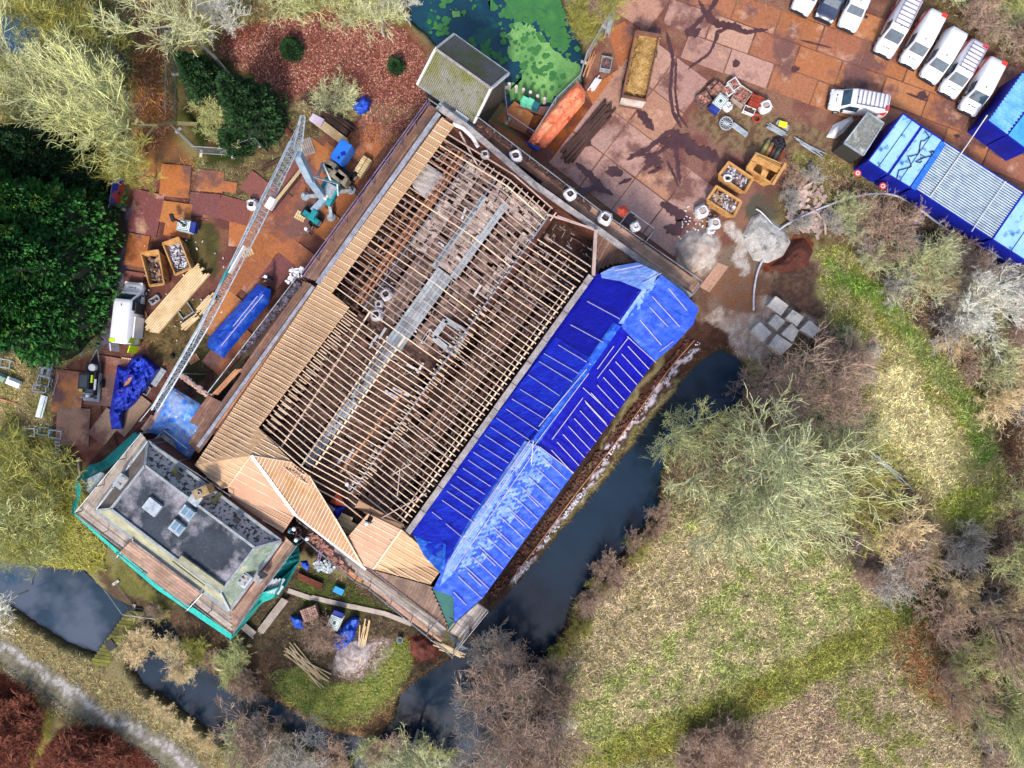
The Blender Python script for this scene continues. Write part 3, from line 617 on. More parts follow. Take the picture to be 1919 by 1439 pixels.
# ---------------- blue tarpaulins over the east roof ----------------
def tm(name, c1, c2, c3, s=.7, lo3=.46, hi3=.82, b=.35): return mat(name, c1, c2, scale=s, stretch=(.35, 1.1, 1), rot=-20, c3=c3, s3=1.5, lo3=lo3, hi3=hi3, rough=.42, spec=.3, bump=b * 4, bscale=2.2, fine=.22, fscale=5, k=.62)
t_navy = tm('tarp_navy', '#0204a4', '#060cb0', '#0a22c8', lo3=.56, hi3=.78)
t_blue = tm('tarp_blue', '#0d16b8', '#102bd0', '#1c4be0')
t_mid = tm('tarp_mid', '#3a66e2', '#2a52da', '#6c92f2')
t_light = tm('tarp_light', '#86aaf8', '#6c94f0', '#b0c8fc')
t_pale = tm('tarp_pale', '#8db4fa', '#7aa3f6', '#b4cefc')
t_az = mat('tarp_azure', '#1560c4', '#0e48ac', scale=1.2, c3='#4d96e8', s3=2.2, lo3=.5, hi3=.66, rough=.4, bump=.6, bscale=3, k=.8)
def zr(d=0.0):
    def f(X, Y):
        u, v = uv(X, Y)
        return zB(v) + d + (.07 * math.sin(u * 2 * math.pi / 16) if 436 < v < 524 else 0)
    return f
tarp = thing('roof_tarpaulin', 'huge blue plastic sheeting battened down over the long east roof', 'tarpaulin', BF(300, 430, 4))
def tc(poly, m, d, amp=.07, name='sheet', seed=0, step=6): return cloth(poly, 0, m, name, tarp, amp, step, seed, zr(d), fold=1.4, edge=False)
tc([(1119, 512), (1214, 545), (1201, 545), (835, 1062), (812, 1040), (766, 994)], t_navy, 0, seed=1)
tc([(1042, 632), (1108, 672), (1092, 700), (985, 828), (880, 975), (838, 1056), (812, 1040), (766, 994)], t_blue, .06, .1, seed=2)
tc([(1201, 545), (1300, 590), (1268, 645), (1228, 676), (1074, 888), (1004, 835), (1150, 610)], t_navy, 0.01, .04, seed=3)
tc([(1214, 541), (1240, 515), (1282, 548), (1310, 578), (1300, 608), (1266, 645), (1228, 678), (1164, 612)], t_mid, .09, .1, seed=4)
tc([(1126, 512), (1150, 500), (1195, 492), (1236, 512), (1214, 548), (1165, 528), (1128, 521)], t_light, .1, .06, seed=5)
tc([(1210, 535), (1232, 528), (1178, 612), (1160, 606)], t_pale, .14, .03, seed=6, step=5)
tc([(984, 826), (1010, 836), (1076, 886), (906, 1120), (852, 1168), (850, 1118), (812, 1105), (836, 1056), (880, 975)], t_mid, .09, .1, seed=7)
tc([(984, 826), (1004, 834), (935, 935), (850, 1075), (824, 1100), (838, 1056), (890, 970)], t_light, .16, .1, seed=8)
tc([(1006, 836), (1040, 862), (900, 1062), (852, 1075), (935, 935)], t_light, .12, .08, seed=12)
tc([(775, 1003), (800, 1015), (836, 1020), (835, 1060), (826, 1075), (795, 1042)], tm('tarp_sky', '#1f6be0', '#1450cc', '#5c9af4'), .06, .12, seed=9, step=4)
tc([(1150, 604), (1164, 612), (1010, 832), (995, 828)], tm('tarp_ridge', '#1a5ad8', '#1040c4', '#4a90f0'), .1, .08, seed=10, step=5)
mbr = MB()
def bat(a, b, w=.06, d=.3, nm='batten'):
    n_ = max(1, int(math.hypot(a[0] - b[0], a[1] - b[1]) / 14)); P = []
    for i in range(n_ + 1):
        t = i / n_; X = a[0] + (b[0] - a[0]) * t; Y = a[1] + (b[1] - a[1]) * t; P.append(G(X, Y, zB(uv(X, Y)[1]) + d))
    q = MB()
    for i, j in zip(P, P[1:]): q.beam(i, j, w, .04)
    q.build(nm, m_bat, tarp)
m_bat = mat('tarp_batten', '#cfc8e4', '#b0a8d0', scale=1, k=.62)
for s in ((1101, 565, 61, 33), (1070, 609, 61, 33), (1047, 647, 61, 37), (1020, 663, 64, 37), (1011, 678, 62, 38), (991, 703, 58, 39), (975, 730, 61, 37), (960, 748, 62, 38), (949, 767, 61, 41), (931, 784, 61, 41), (920, 801, 55, 36), (909, 816, 56, 37), (898, 833, 55, 35), (888, 848, 54, 35), (878, 863, 53, 35), (868, 878, 52, 34), (857, 893, 52, 34), (845, 908, 56, 38), (838, 921, 50, 34), (829, 938, 60, 42), (836, 982, 46, 38), (810, 960, 18, 14)):
    bat(s[:2], (s[0] + s[2], s[1] + s[3]))
x, y = 1177, 649
for k in range(8): bat((x, y), (x + 40, y + 43)); x -= 11.5; y += 14.6
bat((1093, 727), (1153, 782)); bat((1176, 631), (1230, 680))
x, y = 1098, 755
for k in range(7): bat((x, y), (x + 41, y + 44)); x -= 10.7; y += 14.8
bat((1012, 838), (1075, 886)); bat((1151, 649), (1120, 692)); bat((1179, 632), (1120, 709)); bat((1093, 746), (1035, 824))
x, y = 1018, 858
for k in range(13): bat((x, y), (x + 44, y + 41), .05, .36); x -= 13.2; y += 18.6
for a, b in (((1204, 532), (1240, 512)), ((1223, 556), (1275, 613)), ((1253, 540), (1288, 582)), ((1218, 576), (1252, 612)), ((1200, 600), (1240, 647)), ((1152, 508), (1205, 497)), ((1236, 660), (1262, 640)), ((1100, 692), (1010, 800)), ((1104, 700), (1000, 838)), ((1001, 829), (838, 1062)), ((1010, 836), (850, 1070)), ((994, 826), (905, 952)), ((996, 872), (1000, 826))): bat(a, b, .06, .36)
for k in range(6): bat((985 - k * 27, 925 + k * 37), (1010 - k * 27, 950 + k * 37), .05, .38)
# hanging skirt
mb = MB(); q = [(1310, 578), (1300, 608), (1266, 647), (1228, 680), (1074, 890), (906, 1122), (852, 1170)]
for a, b in zip(q, q[1:]):
    za, zb = zB(uv(*a)[1]), zB(uv(*b)[1]); mb.add([G(*a, za + .1), G(*b, zb + .1), G(*b, zb - 1.6), G(*a, za - 1.6)], [(0, 1, 2, 3)])
mb.build('skirt', t_az, tarp)

# ---------------- annex with flat roof ----------------
annex = thing('annex', 'flat roofed annex with dark felt, speckled tile edges and roof windows, beside the peach boarding', 'building', G(350, 1000, 0))
m_felt = mat('roof_felt', '#3a4450', '#28303c', scale=.3, lo=.4, hi=.6, fine=.4, fscale=7, c3='#a09ca6', s3=.25, lo3=.46, hi3=.6, rough=.8)
m_speck = mat('speckled_tiles', '#b0aeb0', '#3c3e42', scale=3.2, detail=3, lo=.5, hi=.58, fine=.3, bump=.4)
m_mossy = mat('green_tiles', '#9aa894', '#6f8074', scale=1.5, fine=.35, bump=.3, c3='#b5b79a', s3=.5)
m_pales = mat('pale_slope', '#b5b394', '#8d8d76', scale=1, fine=.3)
m_browns = mat('brown_slope', '#8d8078', '#6c625c', scale=1, fine=.35)
O = [(277, 827), (179, 957), (431, 1145), (527, 1014)]; I = [(272, 873), (208, 954), (413, 1111), (478, 1027)]
ZO, ZI = 5.7, 6.9
mb = MB(); slabp(mb, [(*p, ZI) for p in I], .3); mb.build('flat_roof', m_felt, annex)
for a, b, m in ((3, 0, m_speck), (0, 1, m_browns), (1, 2, m_pales), (2, 3, m_mossy)):
    mb = MB(); slabp(mb, [(*O[a], ZO), (*O[b], ZO), (*I[b], ZI), (*I[a], ZI)], .12); mb.build('roof_slope', m, annex)
mb = MB()
for q, z, w_ in ((I, ZI + .08, .2), (O, ZO + .08, .26)):
    for i in range(4): mb.beam(G(*q[i], z), G(*q[(i + 1) % 4], z), w_, .14)
for i in range(4): mb.beam(G(*O[i], ZO + .1), G(*I[i], ZI + .1), .2, .1)
mb.build('roof_edge', mat('zinc_pale', '#aab2b6', '#878f94', scale=2, fine=.3, rough=.5), annex)
mb = MB()
for i in range(4):
    a = G(*O[i], ZO); b = G(*O[(i + 1) % 4], ZO); a.z = b.z = 2.8; mb.beam(a, b, .35, 5.6)
mb.build('wall', m_brick, annex)
for X, Y, s in ((287, 950, 1.1), (352, 961, .95), (333, 989, .95)):
    f = MB().box(G(X, Y, 7.05), (s * 1.2, s, .4), R(-38)).build('roof_window', m_galv, annex)
    for k in (-1, 1):
        if X == 287: break
        c = G(X, Y, 7.27) + Vector((math.cos(R(-38)) * k * .25, math.sin(R(-38)) * k * .25, 0)); MB().box(c, (.4, s * .75, .03), R(-38)).build('pane', mat('glass_blue', '#5d7f9a', '#89a6bc', scale=2, rough=.1), f)
for X, Y, s in ((231, 904, 1.2), (457, 1085, 1.2)):
    f = MB().box(G(X, Y, 6.25), (s, s, .35), R(-37)).build('skylight', m_galv, annex); MB().box(G(X, Y, 6.45), (s * .7, s * .7, .04), R(-37)).build('pane', m_speck, f)
for X, Y in ((335, 892), (444, 975)): MB().box(G(X, Y, 6.45), (.55, .4, .2), R(-38)).build('tile_window', m_black, annex)
mb = MB(); mb.box(G(382, 921, 6.9), (1.3, .8, 1.2), R(25)); c = mb.build('chimney', mat('chimney_yellow', '#b59a6e', '#7e6a52', scale=3, fine=.4), annex); MB().lathe(G(374, 924, 7.5), [(.2, 0), (.2, .15), (.1, .15), (.1, 0)], 10).build('flue', m_stone, c)
MB().box(G(366, 936, 7.1), (.95, .95, .08), R(-38)).build('metal_plate', m_galv, annex)
mb = MB(); mb.box(G(489, 1083, 6.2), (.6, .6, 1.3), R(-37)); c = mb.build('chimney', m_stone, annex); MB().box(G(489, 1083, 6.9), (.18, .18, .1)).build('flue', m_black, c)
for X, Y, a in ((322, 889, 50), (404, 937, 50)): MB().box(G(X, Y, 6.38), (1.5, .35, .03), R(a)).build('moss_patch', mat('moss', '#4a4f22', '#2d3018', scale=4), annex)
mb = MB(); mb.box(G(352, 1077, 7.15), (3.4, .25, .2), R(-37)); mb.box(G(378, 1074, 7.1), (4.4, .5, .25), R(-36)); mb.build('roof_step', m_pales, annex)

# ---------------- mossy gatehouse ----------------
gate = thing('gatehouse', 'small gatehouse with a mossy grey tiled gable roof beside the green pond', 'building', G(870, 150, 0))
gz, ge = 7.3, 4.6
Ap, Bp, Cp, Dp, Ep, Fp = (817, 92), (851, 65), (954, 138), (921, 166), (889, 231), (783, 158)
m_gt = mat('mossy_roof_tiles', '#8d8c84', '#777a48', scale=.45, lo=.4, hi=.6, fine=.45, fscale=9, c3='#55582c', s3=1.4, lo3=.55, hi3=.7)
m_gt_shade = mat('shaded_roof_tiles', '#5c5864', '#62643c', scale=.45, fine=.45, fscale=9)  # north-east slope: same mossy tiles, its shade put into a darker colour
for q, m in (([(*Ap, gz), (*Dp, gz), (*Ep, ge), (*Fp, ge)], m_gt), ([(*Ap, gz), (*Dp, gz), (*Cp, ge), (*Bp, ge)], m_gt_shade)):
    mb = MB(); slabp(mb, q, .12); o = mb.build('roof_slope', m, gate); mb = MB()
    for k in range(1, 34):
        t = k / 34; a = [q[0][i] + (q[1][i] - q[0][i]) * t for i in range(3)]; b = [q[3][i] + (q[2][i] - q[3][i]) * t for i in range(3)]; mb.beam(G(a[0], a[1], a[2] + .03), G(b[0], b[1], b[2] + .05), .09, .14)
    for k in range(1, 17):
        t = k / 17; a = [q[0][i] + (q[3][i] - q[0][i]) * t for i in range(3)]; b = [q[1][i] + (q[2][i] - q[1][i]) * t for i in range(3)]; mb.beam(G(a[0], a[1], a[2] + .02), G(b[0], b[1], b[2] + .02), .04, .07)
    mb.build('tile_rolls', m if m is m_gt else mat('shade_slope_roll', '#8a8690', '#76784c', scale=.5, fine=.4), o)  # rolls on the shaded slope, their relief put into a lighter colour
mb = MB()
for a, b, za, zb in ((Bp, Ap, ge, gz), (Ap, Fp, gz, ge), (Cp, Dp, ge, gz), (Dp, Ep, gz, ge)): MB().beam(G(*a, za + .05), G(*b, zb + .05), .16, .25).build('bargeboard', m_white, gate)
mb = MB()
for a, b in ((Bp, Cp), (Fp, Ep)): mb.beam(G(*a, ge), G(*b, ge), .2, .14)
mb.build('gutter', m_galv, gate); MB().beam(G(*Ap, gz + .1), G(*Dp, gz + .1), .18, .12).build('ridge', m_stone, gate)
mb = MB(); cc = G(868, 148, 5)
W4 = [G(*p, ge) * 1.0 for p in (Bp, Cp, Ep, Fp)]; W4 = [Vector((cc.x + (p.x - cc.x) * .86, cc.y + (p.y - cc.y) * .86, 0)) for p in W4]
for i in range(4): a = W4[i].copy(); b = W4[(i + 1) % 4].copy(); a.z = b.z = 2.2; mb.beam(a, b, .3, 4.4)
mb.build('wall', mat('gate_brick', '#5c5248', '#3f3a34', scale=2, fine=.3), gate)

# ---------------- scaffolds ----------------
def scaffold(label, decks, rails, z=4.3, mdeck=m_deck, ang=ANG, bw=5.5, ln=70, mrail=None, h=1.05, cat='scaffold', stand=46, seed=5):
    mrail = mrail or m_steel; p0 = decks[0][0]; t = thing('scaffold', label, cat, G(p0[0], p0[1], 0))
    for i, q in enumerate(decks):
        zz = z; mm = mdeck; a = ang
        if len(q) and isinstance(q[-1], dict): zz = q[-1].get('z', z); mm = q[-1].get('m', mdeck); a = q[-1].get('a', ang); q = q[:-1]
        boards(q, a, bw, ln, zz, mm, 'deck', t, gap=.35, seed=seed + i)
    for pl in rails:
        mb = MB()
        for k in (.12, .55, h): mb.tube([G(X, Y, z + k) for X, Y in pl], .045, 5)
        mb.build('guard_rail', mrail, t)
        for (a, b) in zip(pl, pl[1:]):
            L = math.hypot(b[0] - a[0], b[1] - a[1]); n_ = max(1, round(L / stand))
            for i in range(n_ + 1):
                X = a[0] + (b[0] - a[0]) * i / n_; Y = a[1] + (b[1] - a[1]) * i / n_; p = G(X, Y, z + h)
                MB().tube([(p.x, p.y, 0), (p.x, p.y, z + h + .15)], .04, 6).build('standard', mrail, t)
    return t
S1 = scaffold('scaffold walkway with rusty boards along the north-west wall, from the gatehouse corner to halfway', [[(805, 194), (826, 210), (594, 528), (568, 519)]], [[(800, 190), (562, 518)], [(804, 192), (566, 521)]], mrail=m_purp, ang=-54.5)
S2 = scaffold('wide scaffold walkway strewn with tiles along the peach boarding, behind the blue covered stack', [[(560, 524), (597, 537), (372, 850), (352, 832), (420, 745), (450, 700)], [(455, 650), (560, 522), (570, 530), (468, 668), dict(m=m_darkw)], [(352, 790), (392, 742), (430, 760), (400, 815)], [(590, 540), (570, 560), (400, 800), (412, 806), (600, 552), dict(z=4.36, m=m_mid)]], [[(556, 520), (452, 655), (388, 738)], [(388, 738), (340, 700)]], ang=-54.5)
S3 = scaffold('long scaffold walkway with pale boards along the north-east wall, white sacks standing on it', [[(893, 219), (1060, 350), (1050, 368), (884, 246)], [(1060, 350), (1316, 530), (1296, 552), (1120, 430), (1050, 368), dict(m=m_deckl)], [(826, 190), (895, 240), (888, 250), (815, 205), dict(m=m_plank_g)], [(850, 205), (880, 222), (872, 236), (845, 222), dict(z=4.9, m=m_plank_g)]], [[(893, 217), (1060, 344), (1130, 398)], [(1130, 398), (1318, 528)], [(1318, 528), (1296, 555)], [(1166, 415), (1181, 395), (1228, 429), (1210, 455)], [(804, 186), (880, 236)]])
S4 = scaffold('narrow scaffold along the southern eaves, timber lying on its grey boards', [[(556, 974), (566, 964), (690, 1066), (836, 1180), (826, 1192), (678, 1084)], [(600, 1018), (680, 1090), (675, 1098), (596, 1026), dict(m=m_mid)], [(690, 1090), (835, 1196), (826, 1204), (676, 1092), dict(m=m_deckl)]], [[(690, 1064), (836, 1178)], [(560, 1003), (664, 1090), (690, 1104), (848, 1232)], [(800, 1190), (830, 1150), (880, 1185), (850, 1222)]], mdeck=m_deckg, z=4.2)
S5 = scaffold('grey scaffold bay jutting out at the southern tip of the blue roof', [[(888, 1128), (913, 1145), (868, 1200), (842, 1184)]], [[(888, 1126), (916, 1146)], [(916, 1146), (850, 1228)], [(886, 1128), (840, 1182)]], mdeck=m_deckg, ang=-54.5)
mb = MB()
for k in range(9): mb.tube([G(838 + k * 3, 1186 + k * 4, 4.2), G(862 + k * 2, 1204 + k * 3 - k * k * .2, 4.2)], .05, 5)
mb.build('ledger', m_steel, S5)
S6 = scaffold('scaffold deck wrapped in turquoise netting around the flat roofed annex', [
    [(265, 812), (277, 827), (179, 957), (186, 965), (140, 962), dict(a=-54.5, m=m_deckg)], [(140, 962), (179, 957), (431, 1145), (436, 1188), dict(a=36.5, m=m_deckg)], [(431, 1145), (527, 1014), (535, 1006), (552, 1022), (437, 1186), dict(a=-54.5, m=m_deckl)],
    [(224, 1036), (245, 1015), (375, 1114), (352, 1136), dict(z=6.2, m=m_deckl, a=36.5)], [(505, 1085), (535, 1085), (525, 1115), (490, 1110), dict(z=4.6, m=m_galv, a=-54.5)], [(180, 880), (200, 890), (172, 928), (152, 912), dict(z=4.2, m=m_galv, a=-54.5)]],
    [[(224, 1040), (352, 1140)], [(380, 1112), (350, 1145)], [(250, 1010), (218, 1046)], [(277, 827), (179, 957)], [(285, 832), (432, 930)], [(140, 962), (436, 1190)], [(436, 1190), (490, 1112), (556, 1024)], [(265, 812), (140, 962)]], z=5.0, stand=60)
for pl in ([((140, 962), (132, 958)), ((224, 1034), (217, 1036)), ((224, 1034), (218, 1040)), ((300, 1096), (292, 1104)), ((436, 1190), (434, 1200))], [((436, 1190), (434, 1200)), ((485, 1120), (492, 1130)), ((490, 1112), (512, 1122)), ((525, 1100), (512, 1122))], [((265, 812), (250, 812)), ((212, 872), (190, 866)), ((195, 882), (168, 872)), ((150, 905), (140, 905)), ((152, 930), (142, 930)), ((140, 962), (134, 950))], [((528, 1015), (540, 1004)), ((545, 1024), (560, 1014)), ((528, 1048), (562, 1052)), ((505, 1085), (524, 1112))], [((525, 1088), (562, 1052)), ((522, 1108), (536, 1100)), ((512, 1120), (520, 1120))]):
    mb = MB(); n_ = len(pl)
    for i in range(n_ - 1):
        for j in range(6):
            pass
    vs = []; fs = []
    M_ = 10; N_ = (n_ - 1) * 12
    for i in range(N_ + 1):
        t = i / 12; k = min(int(t), n_ - 2); t -= k
        for j in range(M_ + 1):
            s = j / M_; a = [pl[k][0][q] * (1 - t) + pl[k + 1][0][q] * t for q in (0, 1)]; b = [pl[k][1][q] * (1 - t) + pl[k + 1][1][q] * t for q in (0, 1)]
            z = 5.05 - 3.4 * s; sg = .14 * math.sin(i * 1.9 + j) * math.sin(s * 3.1)
            vs.append(G(a[0] + (b[0] - a[0]) * s, a[1] + (b[1] - a[1]) * s, z) + Vector((sg, sg, 0)))
    for i in range(N_):
        for j in range(M_): q = i * (M_ + 1) + j; fs.append((q, q + 1, q + M_ + 2, q + M_ + 1))
    mb.add(vs, fs).build('netting', m_teal, S6, smooth=True)
S7 = scaffold('low scaffold stage of grey boards beside the water filled tarpaulin', [[(288, 822), (306, 812), (352, 848), (338, 862), dict(a=-54.5)], [(262, 802), (330, 735), (348, 748), (272, 812), dict(a=-54.5, m=m_deckl)]], [[(292, 822), (306, 806), (352, 842)], [(335, 700), (262, 790)]], z=3.6, mdeck=m_deckg)

# ---------------- yard slabs ----------------
m_slab = mat('slab_mat', None, '#7a524a', scale=.22, detail=9, lo=.52, hi=.60, attr='Col', fine=.28, fscale=5, bump=.35, bscale=10, rough=.6, spec=.35, c3='#cda085', s3=.5, lo3=.56, hi3=.72)
def slabs(name, items, z=.055):   # items: list of (corners px, colour)
    V_ = []; F_ = []; C_ = []
    for q, c in items:
        n = len(V_); P = [G(X, Y, z) for X, Y in q]; cx = sum((p for p in P), Vector()) / 4
        if (P[1] - P[0]).cross(P[2] - P[0]).z < 0: P = P[::-1]
        dz = rnd.uniform(0, .012)
        for p in P: V_.append((p.x, p.y, z + dz))
        for p in P: V_.append((p.x, p.y, -.03))
        C_ += [c] * 8; F_ += [(n, n + 1, n + 2, n + 3)] + [(n + (i + 1) % 4, n + i, n + 4 + i, n + 4 + (i + 1) % 4) for i in range(4)]
    return put(name, npmesh(name, V_, F_, m_slab, False, np.array(C_)), None, 'structure')
def grid_slabs(poly, ang, w, l, cf, gap=2.2, stag=True):
    c, s = math.cos(R(ang)), math.sin(R(ang)); us = [p[0] * c + p[1] * s for p in poly]; vs = [-p[0] * s + p[1] * c for p in poly]; out = []
    v = min(vs); row = 0
    while v < max(vs):
        u = min(us) - (row * l * .37 % l if stag else 0)
        while u < max(us):
            mx, my = (u + l / 2) * c - (v + w / 2) * s, (u + l / 2) * s + (v + w / 2) * c
            if sdist(np.array([mx]), np.array([my]), poly)[0] > 4:
                q = []
                for a, b in ((gap, gap), (l - gap, gap), (l - gap, w - gap), (gap, w - gap)):
                    uu, vv = u + a / 1 * 1.0 + rnd.uniform(-.8, .8), v + b + rnd.uniform(-.8, .8); q.append((uu * c - vv * s, uu * s + vv * c))
                out.append((q, cf(mx, my)))
            u += l
        v += w; row += 1
    return out
def cmix(cs):
    a = rnd.random(); i = rnd.randrange(len(cs)); j = rnd.randrange(len(cs)); c = L3(cs[i]) * a + L3(cs[j]) * (1 - a); return c * rnd.uniform(.95, 1.1)
def colE(x, y):
    t = (x - 1250) / 500 + (y < 120) * .1 - (y - 100) / 900
    return cmix(['#ac7350', '#a46c4c', '#b47c58', '#986450']) if t > rnd.uniform(.3, .42) else cmix(['#b4938a', '#ac887e', '#bc9684', '#b0846c'])
E1 = grid_slabs([(1440, 20), (1500, 0), (1560, 20), (1700, 60), (1770, 90), (1919, 130), (2000, 330), (1910, 350), (1760, 262), (1660, 230), (1530, 225), (1400, 165), (1300, 130), (1250, 90), (1240, -20), (1420, -20)], 20, 50, 86, colE, gap=1.5)
E2 = grid_slabs([(1150, 20), (1240, -10), (1250, 100), (1330, 160), (1280, 230), (1270, 300), (1350, 400), (1270, 460), (1130, 390), (1010, 300), (1060, 250), (1130, 180), (1165, 110)], 37, 76, 74, colE, gap=1.2, stag=False)
slabs('paved_yard', E1 + E2)
OR = ['#b87448', '#ac6c46', '#bd7e50', '#a06448']; MV = ['#7b4a48', '#8d5a50', '#6f4448', '#98604a']
Wt = [([(655, 210), (690, 218), (742, 262), (700, 310), (640, 262)], 0)]
W_items = []
for cx, cy, l, w_, a, pal in ((690, 260, 66, 72, 37, OR), (650, 320, 60, 40, 37, OR), (770, 245, 50, 14, -52, OR), (625, 300, 60, 40, 37, OR), (590, 290, 56, 44, 37, OR), (560, 330, 50, 60, 37, MV), (610, 345, 44, 44, 37, OR), (640, 375, 50, 50, 37, OR), (520, 375, 60, 44, 37, MV), (575, 385, 60, 60, 37, OR), (610, 420, 56, 50, 37, OR), (540, 430, 62, 56, 37, MV), (490, 410, 50, 56, 37, MV), (500, 460, 50, 44, 37, OR), (560, 480, 70, 40, 37, OR), (470, 480, 46, 60, 0, OR), (455, 440, 50, 46, 3, OR), (448, 520, 90, 34, -52, OR), (490, 520, 80, 40, -52, OR), (520, 510, 60, 40, -52, MV), (415, 590, 90, 40, -52, OR), (430, 655, 100, 50, -50, OR), (395, 340, 50, 40, 5, OR), (440, 395, 60, 44, 15, MV), (385, 385, 56, 44, 5, MV), (425, 350, 40, 20, 10, OR), (330, 340, 56, 60, 5, OR), (330, 400, 60, 40, 8, OR), (275, 400, 56, 80, 12, MV), (258, 470, 40, 60, 10, OR), (335, 430, 50, 30, 10, OR), (250, 540, 36, 60, 8, MV), (212, 690, 60, 40, 10, MV), (130, 735, 56, 80, 8, OR), (139, 800, 62, 70, 3, ['#b08a78', '#a8806c']), (200, 800, 60, 40, -52, ['#b59a88', '#a88c78']), (245, 775, 80, 40, -52, ['#b59a88', '#a88c78']), (190, 730, 56, 60, 5, ['#8a6a62', '#80605c']), (480, 350, 44, 40, 37, MV)):
    c, s = math.cos(R(a)), math.sin(R(a)); W_items.append(([(cx + i * l / 2 * c - j * w_ / 2 * s, cy + i * l / 2 * s + j * w_ / 2 * c) for i, j in ((-1, -1), (1, -1), (1, 1), (-1, 1))], cmix(pal)))
for i, it in enumerate(W_items): pass
def stackz(items, name):
    V_ = []; F_ = []; C_ = []
    for k, (q, c) in enumerate(items):
        z = .035 + k * .0045; n = len(V_); P = [G(X, Y, 0) for X, Y in q]
        if (P[1] - P[0]).cross(P[2] - P[0]).z < 0: P = P[::-1]
        V_ += [(p.x, p.y, z) for p in P] + [(p.x, p.y, -.03) for p in P]; C_ += [c] * 8
        F_ += [(n, n + 1, n + 2, n + 3)] + [(n + (i + 1) % 4, n + i, n + 4 + i, n + 4 + (i + 1) % 4) for i in range(4)]
    put(name, npmesh(name, V_, F_, m_slab, False, np.array(C_)), None, 'structure')
stackz(W_items, 'road_plates')
stackz([([(930, 225), (965, 190), (1000, 215), (985, 250)], cmix(OR)), ([(905, 215), (940, 240), (1000, 275), (985, 300)], cmix(OR)), ([(965, 200), (1040, 200), (1090, 160), (1060, 230)], cmix(MV)), ([(1140, 60), (1170, 40), (1190, 60), (1165, 150)], cmix(OR)), ([(1100, 170), (1160, 130), (1165, 190), (1120, 215)], cmix(OR)), ([(1270, 420), (1340, 470), (1320, 500), (1250, 450)], cmix(MV)), ([(1345, 492), (1366, 500), (1330, 548), (1312, 538)], L3('#c29a82'))], 'road_plates')
# wet mud tracks over the slabs
m_mud = mat('wet_mud', '#5a3a3c', '#4a2e30', scale=1, fine=.3, rough=.35, spec=.5)
def ribbon(pts, w, seed, z=.082):
    P = []; 
    for (a, b) in zip(pts, pts[1:]):
        n_ = max(1, int(math.hypot(b[0] - a[0], b[1] - a[1]) / 4)); P += [(a[0] + (b[0] - a[0]) * i / n_, a[1] + (b[1] - a[1]) * i / n_) for i in range(n_)]
    P.append(pts[-1]); vs = []; fs = []; r = random.Random(seed)
    for i, p in enumerate(P):
        q = P[min(i + 1, len(P) - 1)]; o = P[max(i - 1, 0)]; d = Vector((q[0] - o[0], q[1] - o[1])).normalized(); e = min(1, .25 + min(i, len(P) - 1 - i) / 4)
        w1, w2 = w * e * (.5 + .6 * r.random()), w * e * (.5 + .6 * r.random()); vs += [G(p[0] - d.y * w1, p[1] + d.x * w1, z), G(p[0] + d.y * w2, p[1] - d.x * w2, z)]
    for i in range(len(P) - 1): fs.append((2 * i + 1, 2 * i, 2 * i + 2, 2 * i + 3))
    return vs, fs
mb = MB()
for k, (pts, w_) in enumerate((([(1250, 60), (1262, 110), (1256, 170), (1262, 210), (1278, 240)], 4), ([(1268, 110), (1266, 170), (1272, 215), (1290, 240)], 3), ([(1290, 60), (1330, 20), (1350, -10)], 5), ([(1310, 0), (1330, 40), (1400, 60), (1440, 55)], 5), ([(1320, 20), (1345, 45), (1390, 50)], 8), ([(1340, 75), (1345, 60), (1370, 50)], 4), ([(1290, 130), (1330, 100), (1350, 60)], 3), ([(1175, 300), (1220, 275), (1250, 250), (1275, 245)], 6), ([(1180, 290), (1230, 290), (1270, 262)], 4), ([(1262, 240), (1270, 300), (1275, 345)], 5), ([(1250, 300), (1265, 330), (1272, 350)], 3), ([(1205, 320), (1225, 305), (1240, 315), (1215, 325)], 5), ([(1160, 345), (1185, 335)], 5), ([(1238, 382), (1255, 388), (1280, 410), (1270, 440)], 12), ([(1195, 205), (1215, 230), (1225, 245)], 10), ([(1270, 250), (1300, 280), (1350, 300)], 14), ([(1060, 370), (1120, 350), (1150, 365)], 7), ([(1080, 305), (1130, 350)], 7), ([(1560, 90), (1500, 75)], 2), ([(1700, 175), (1740, 190)], 3))):
    mb.add(*ribbon(pts, w_, k, .075 + k * .003))
for X, Y, r_p, sd_ in ((1225, 300, 22, 1), (1262, 265, 26, 2), (1300, 60, 18, 3), (1230, 60, 14, 4), (1150, 320, 20, 5), (1180, 410, 16, 6), (1262, 430, 22, 7), (1380, 120, 12, 8), (1620, 160, 9, 9), (1730, 180, 12, 10), (1795, 255, 6, 11), (1490, 130, 10, 12), (1100, 270, 12, 13)):
    r9 = random.Random(sd_); mb.add([G(X + r_p * r9.uniform(.45, 1.15) * math.cos(i * .42), Y + r_p * .7 * r9.uniform(.45, 1.15) * math.sin(i * .42), .14 + .003 * sd_) for i in range(15)][::-1], [tuple(range(15))])
mb.build('mud_tracks', m_mud, None, kind='structure')

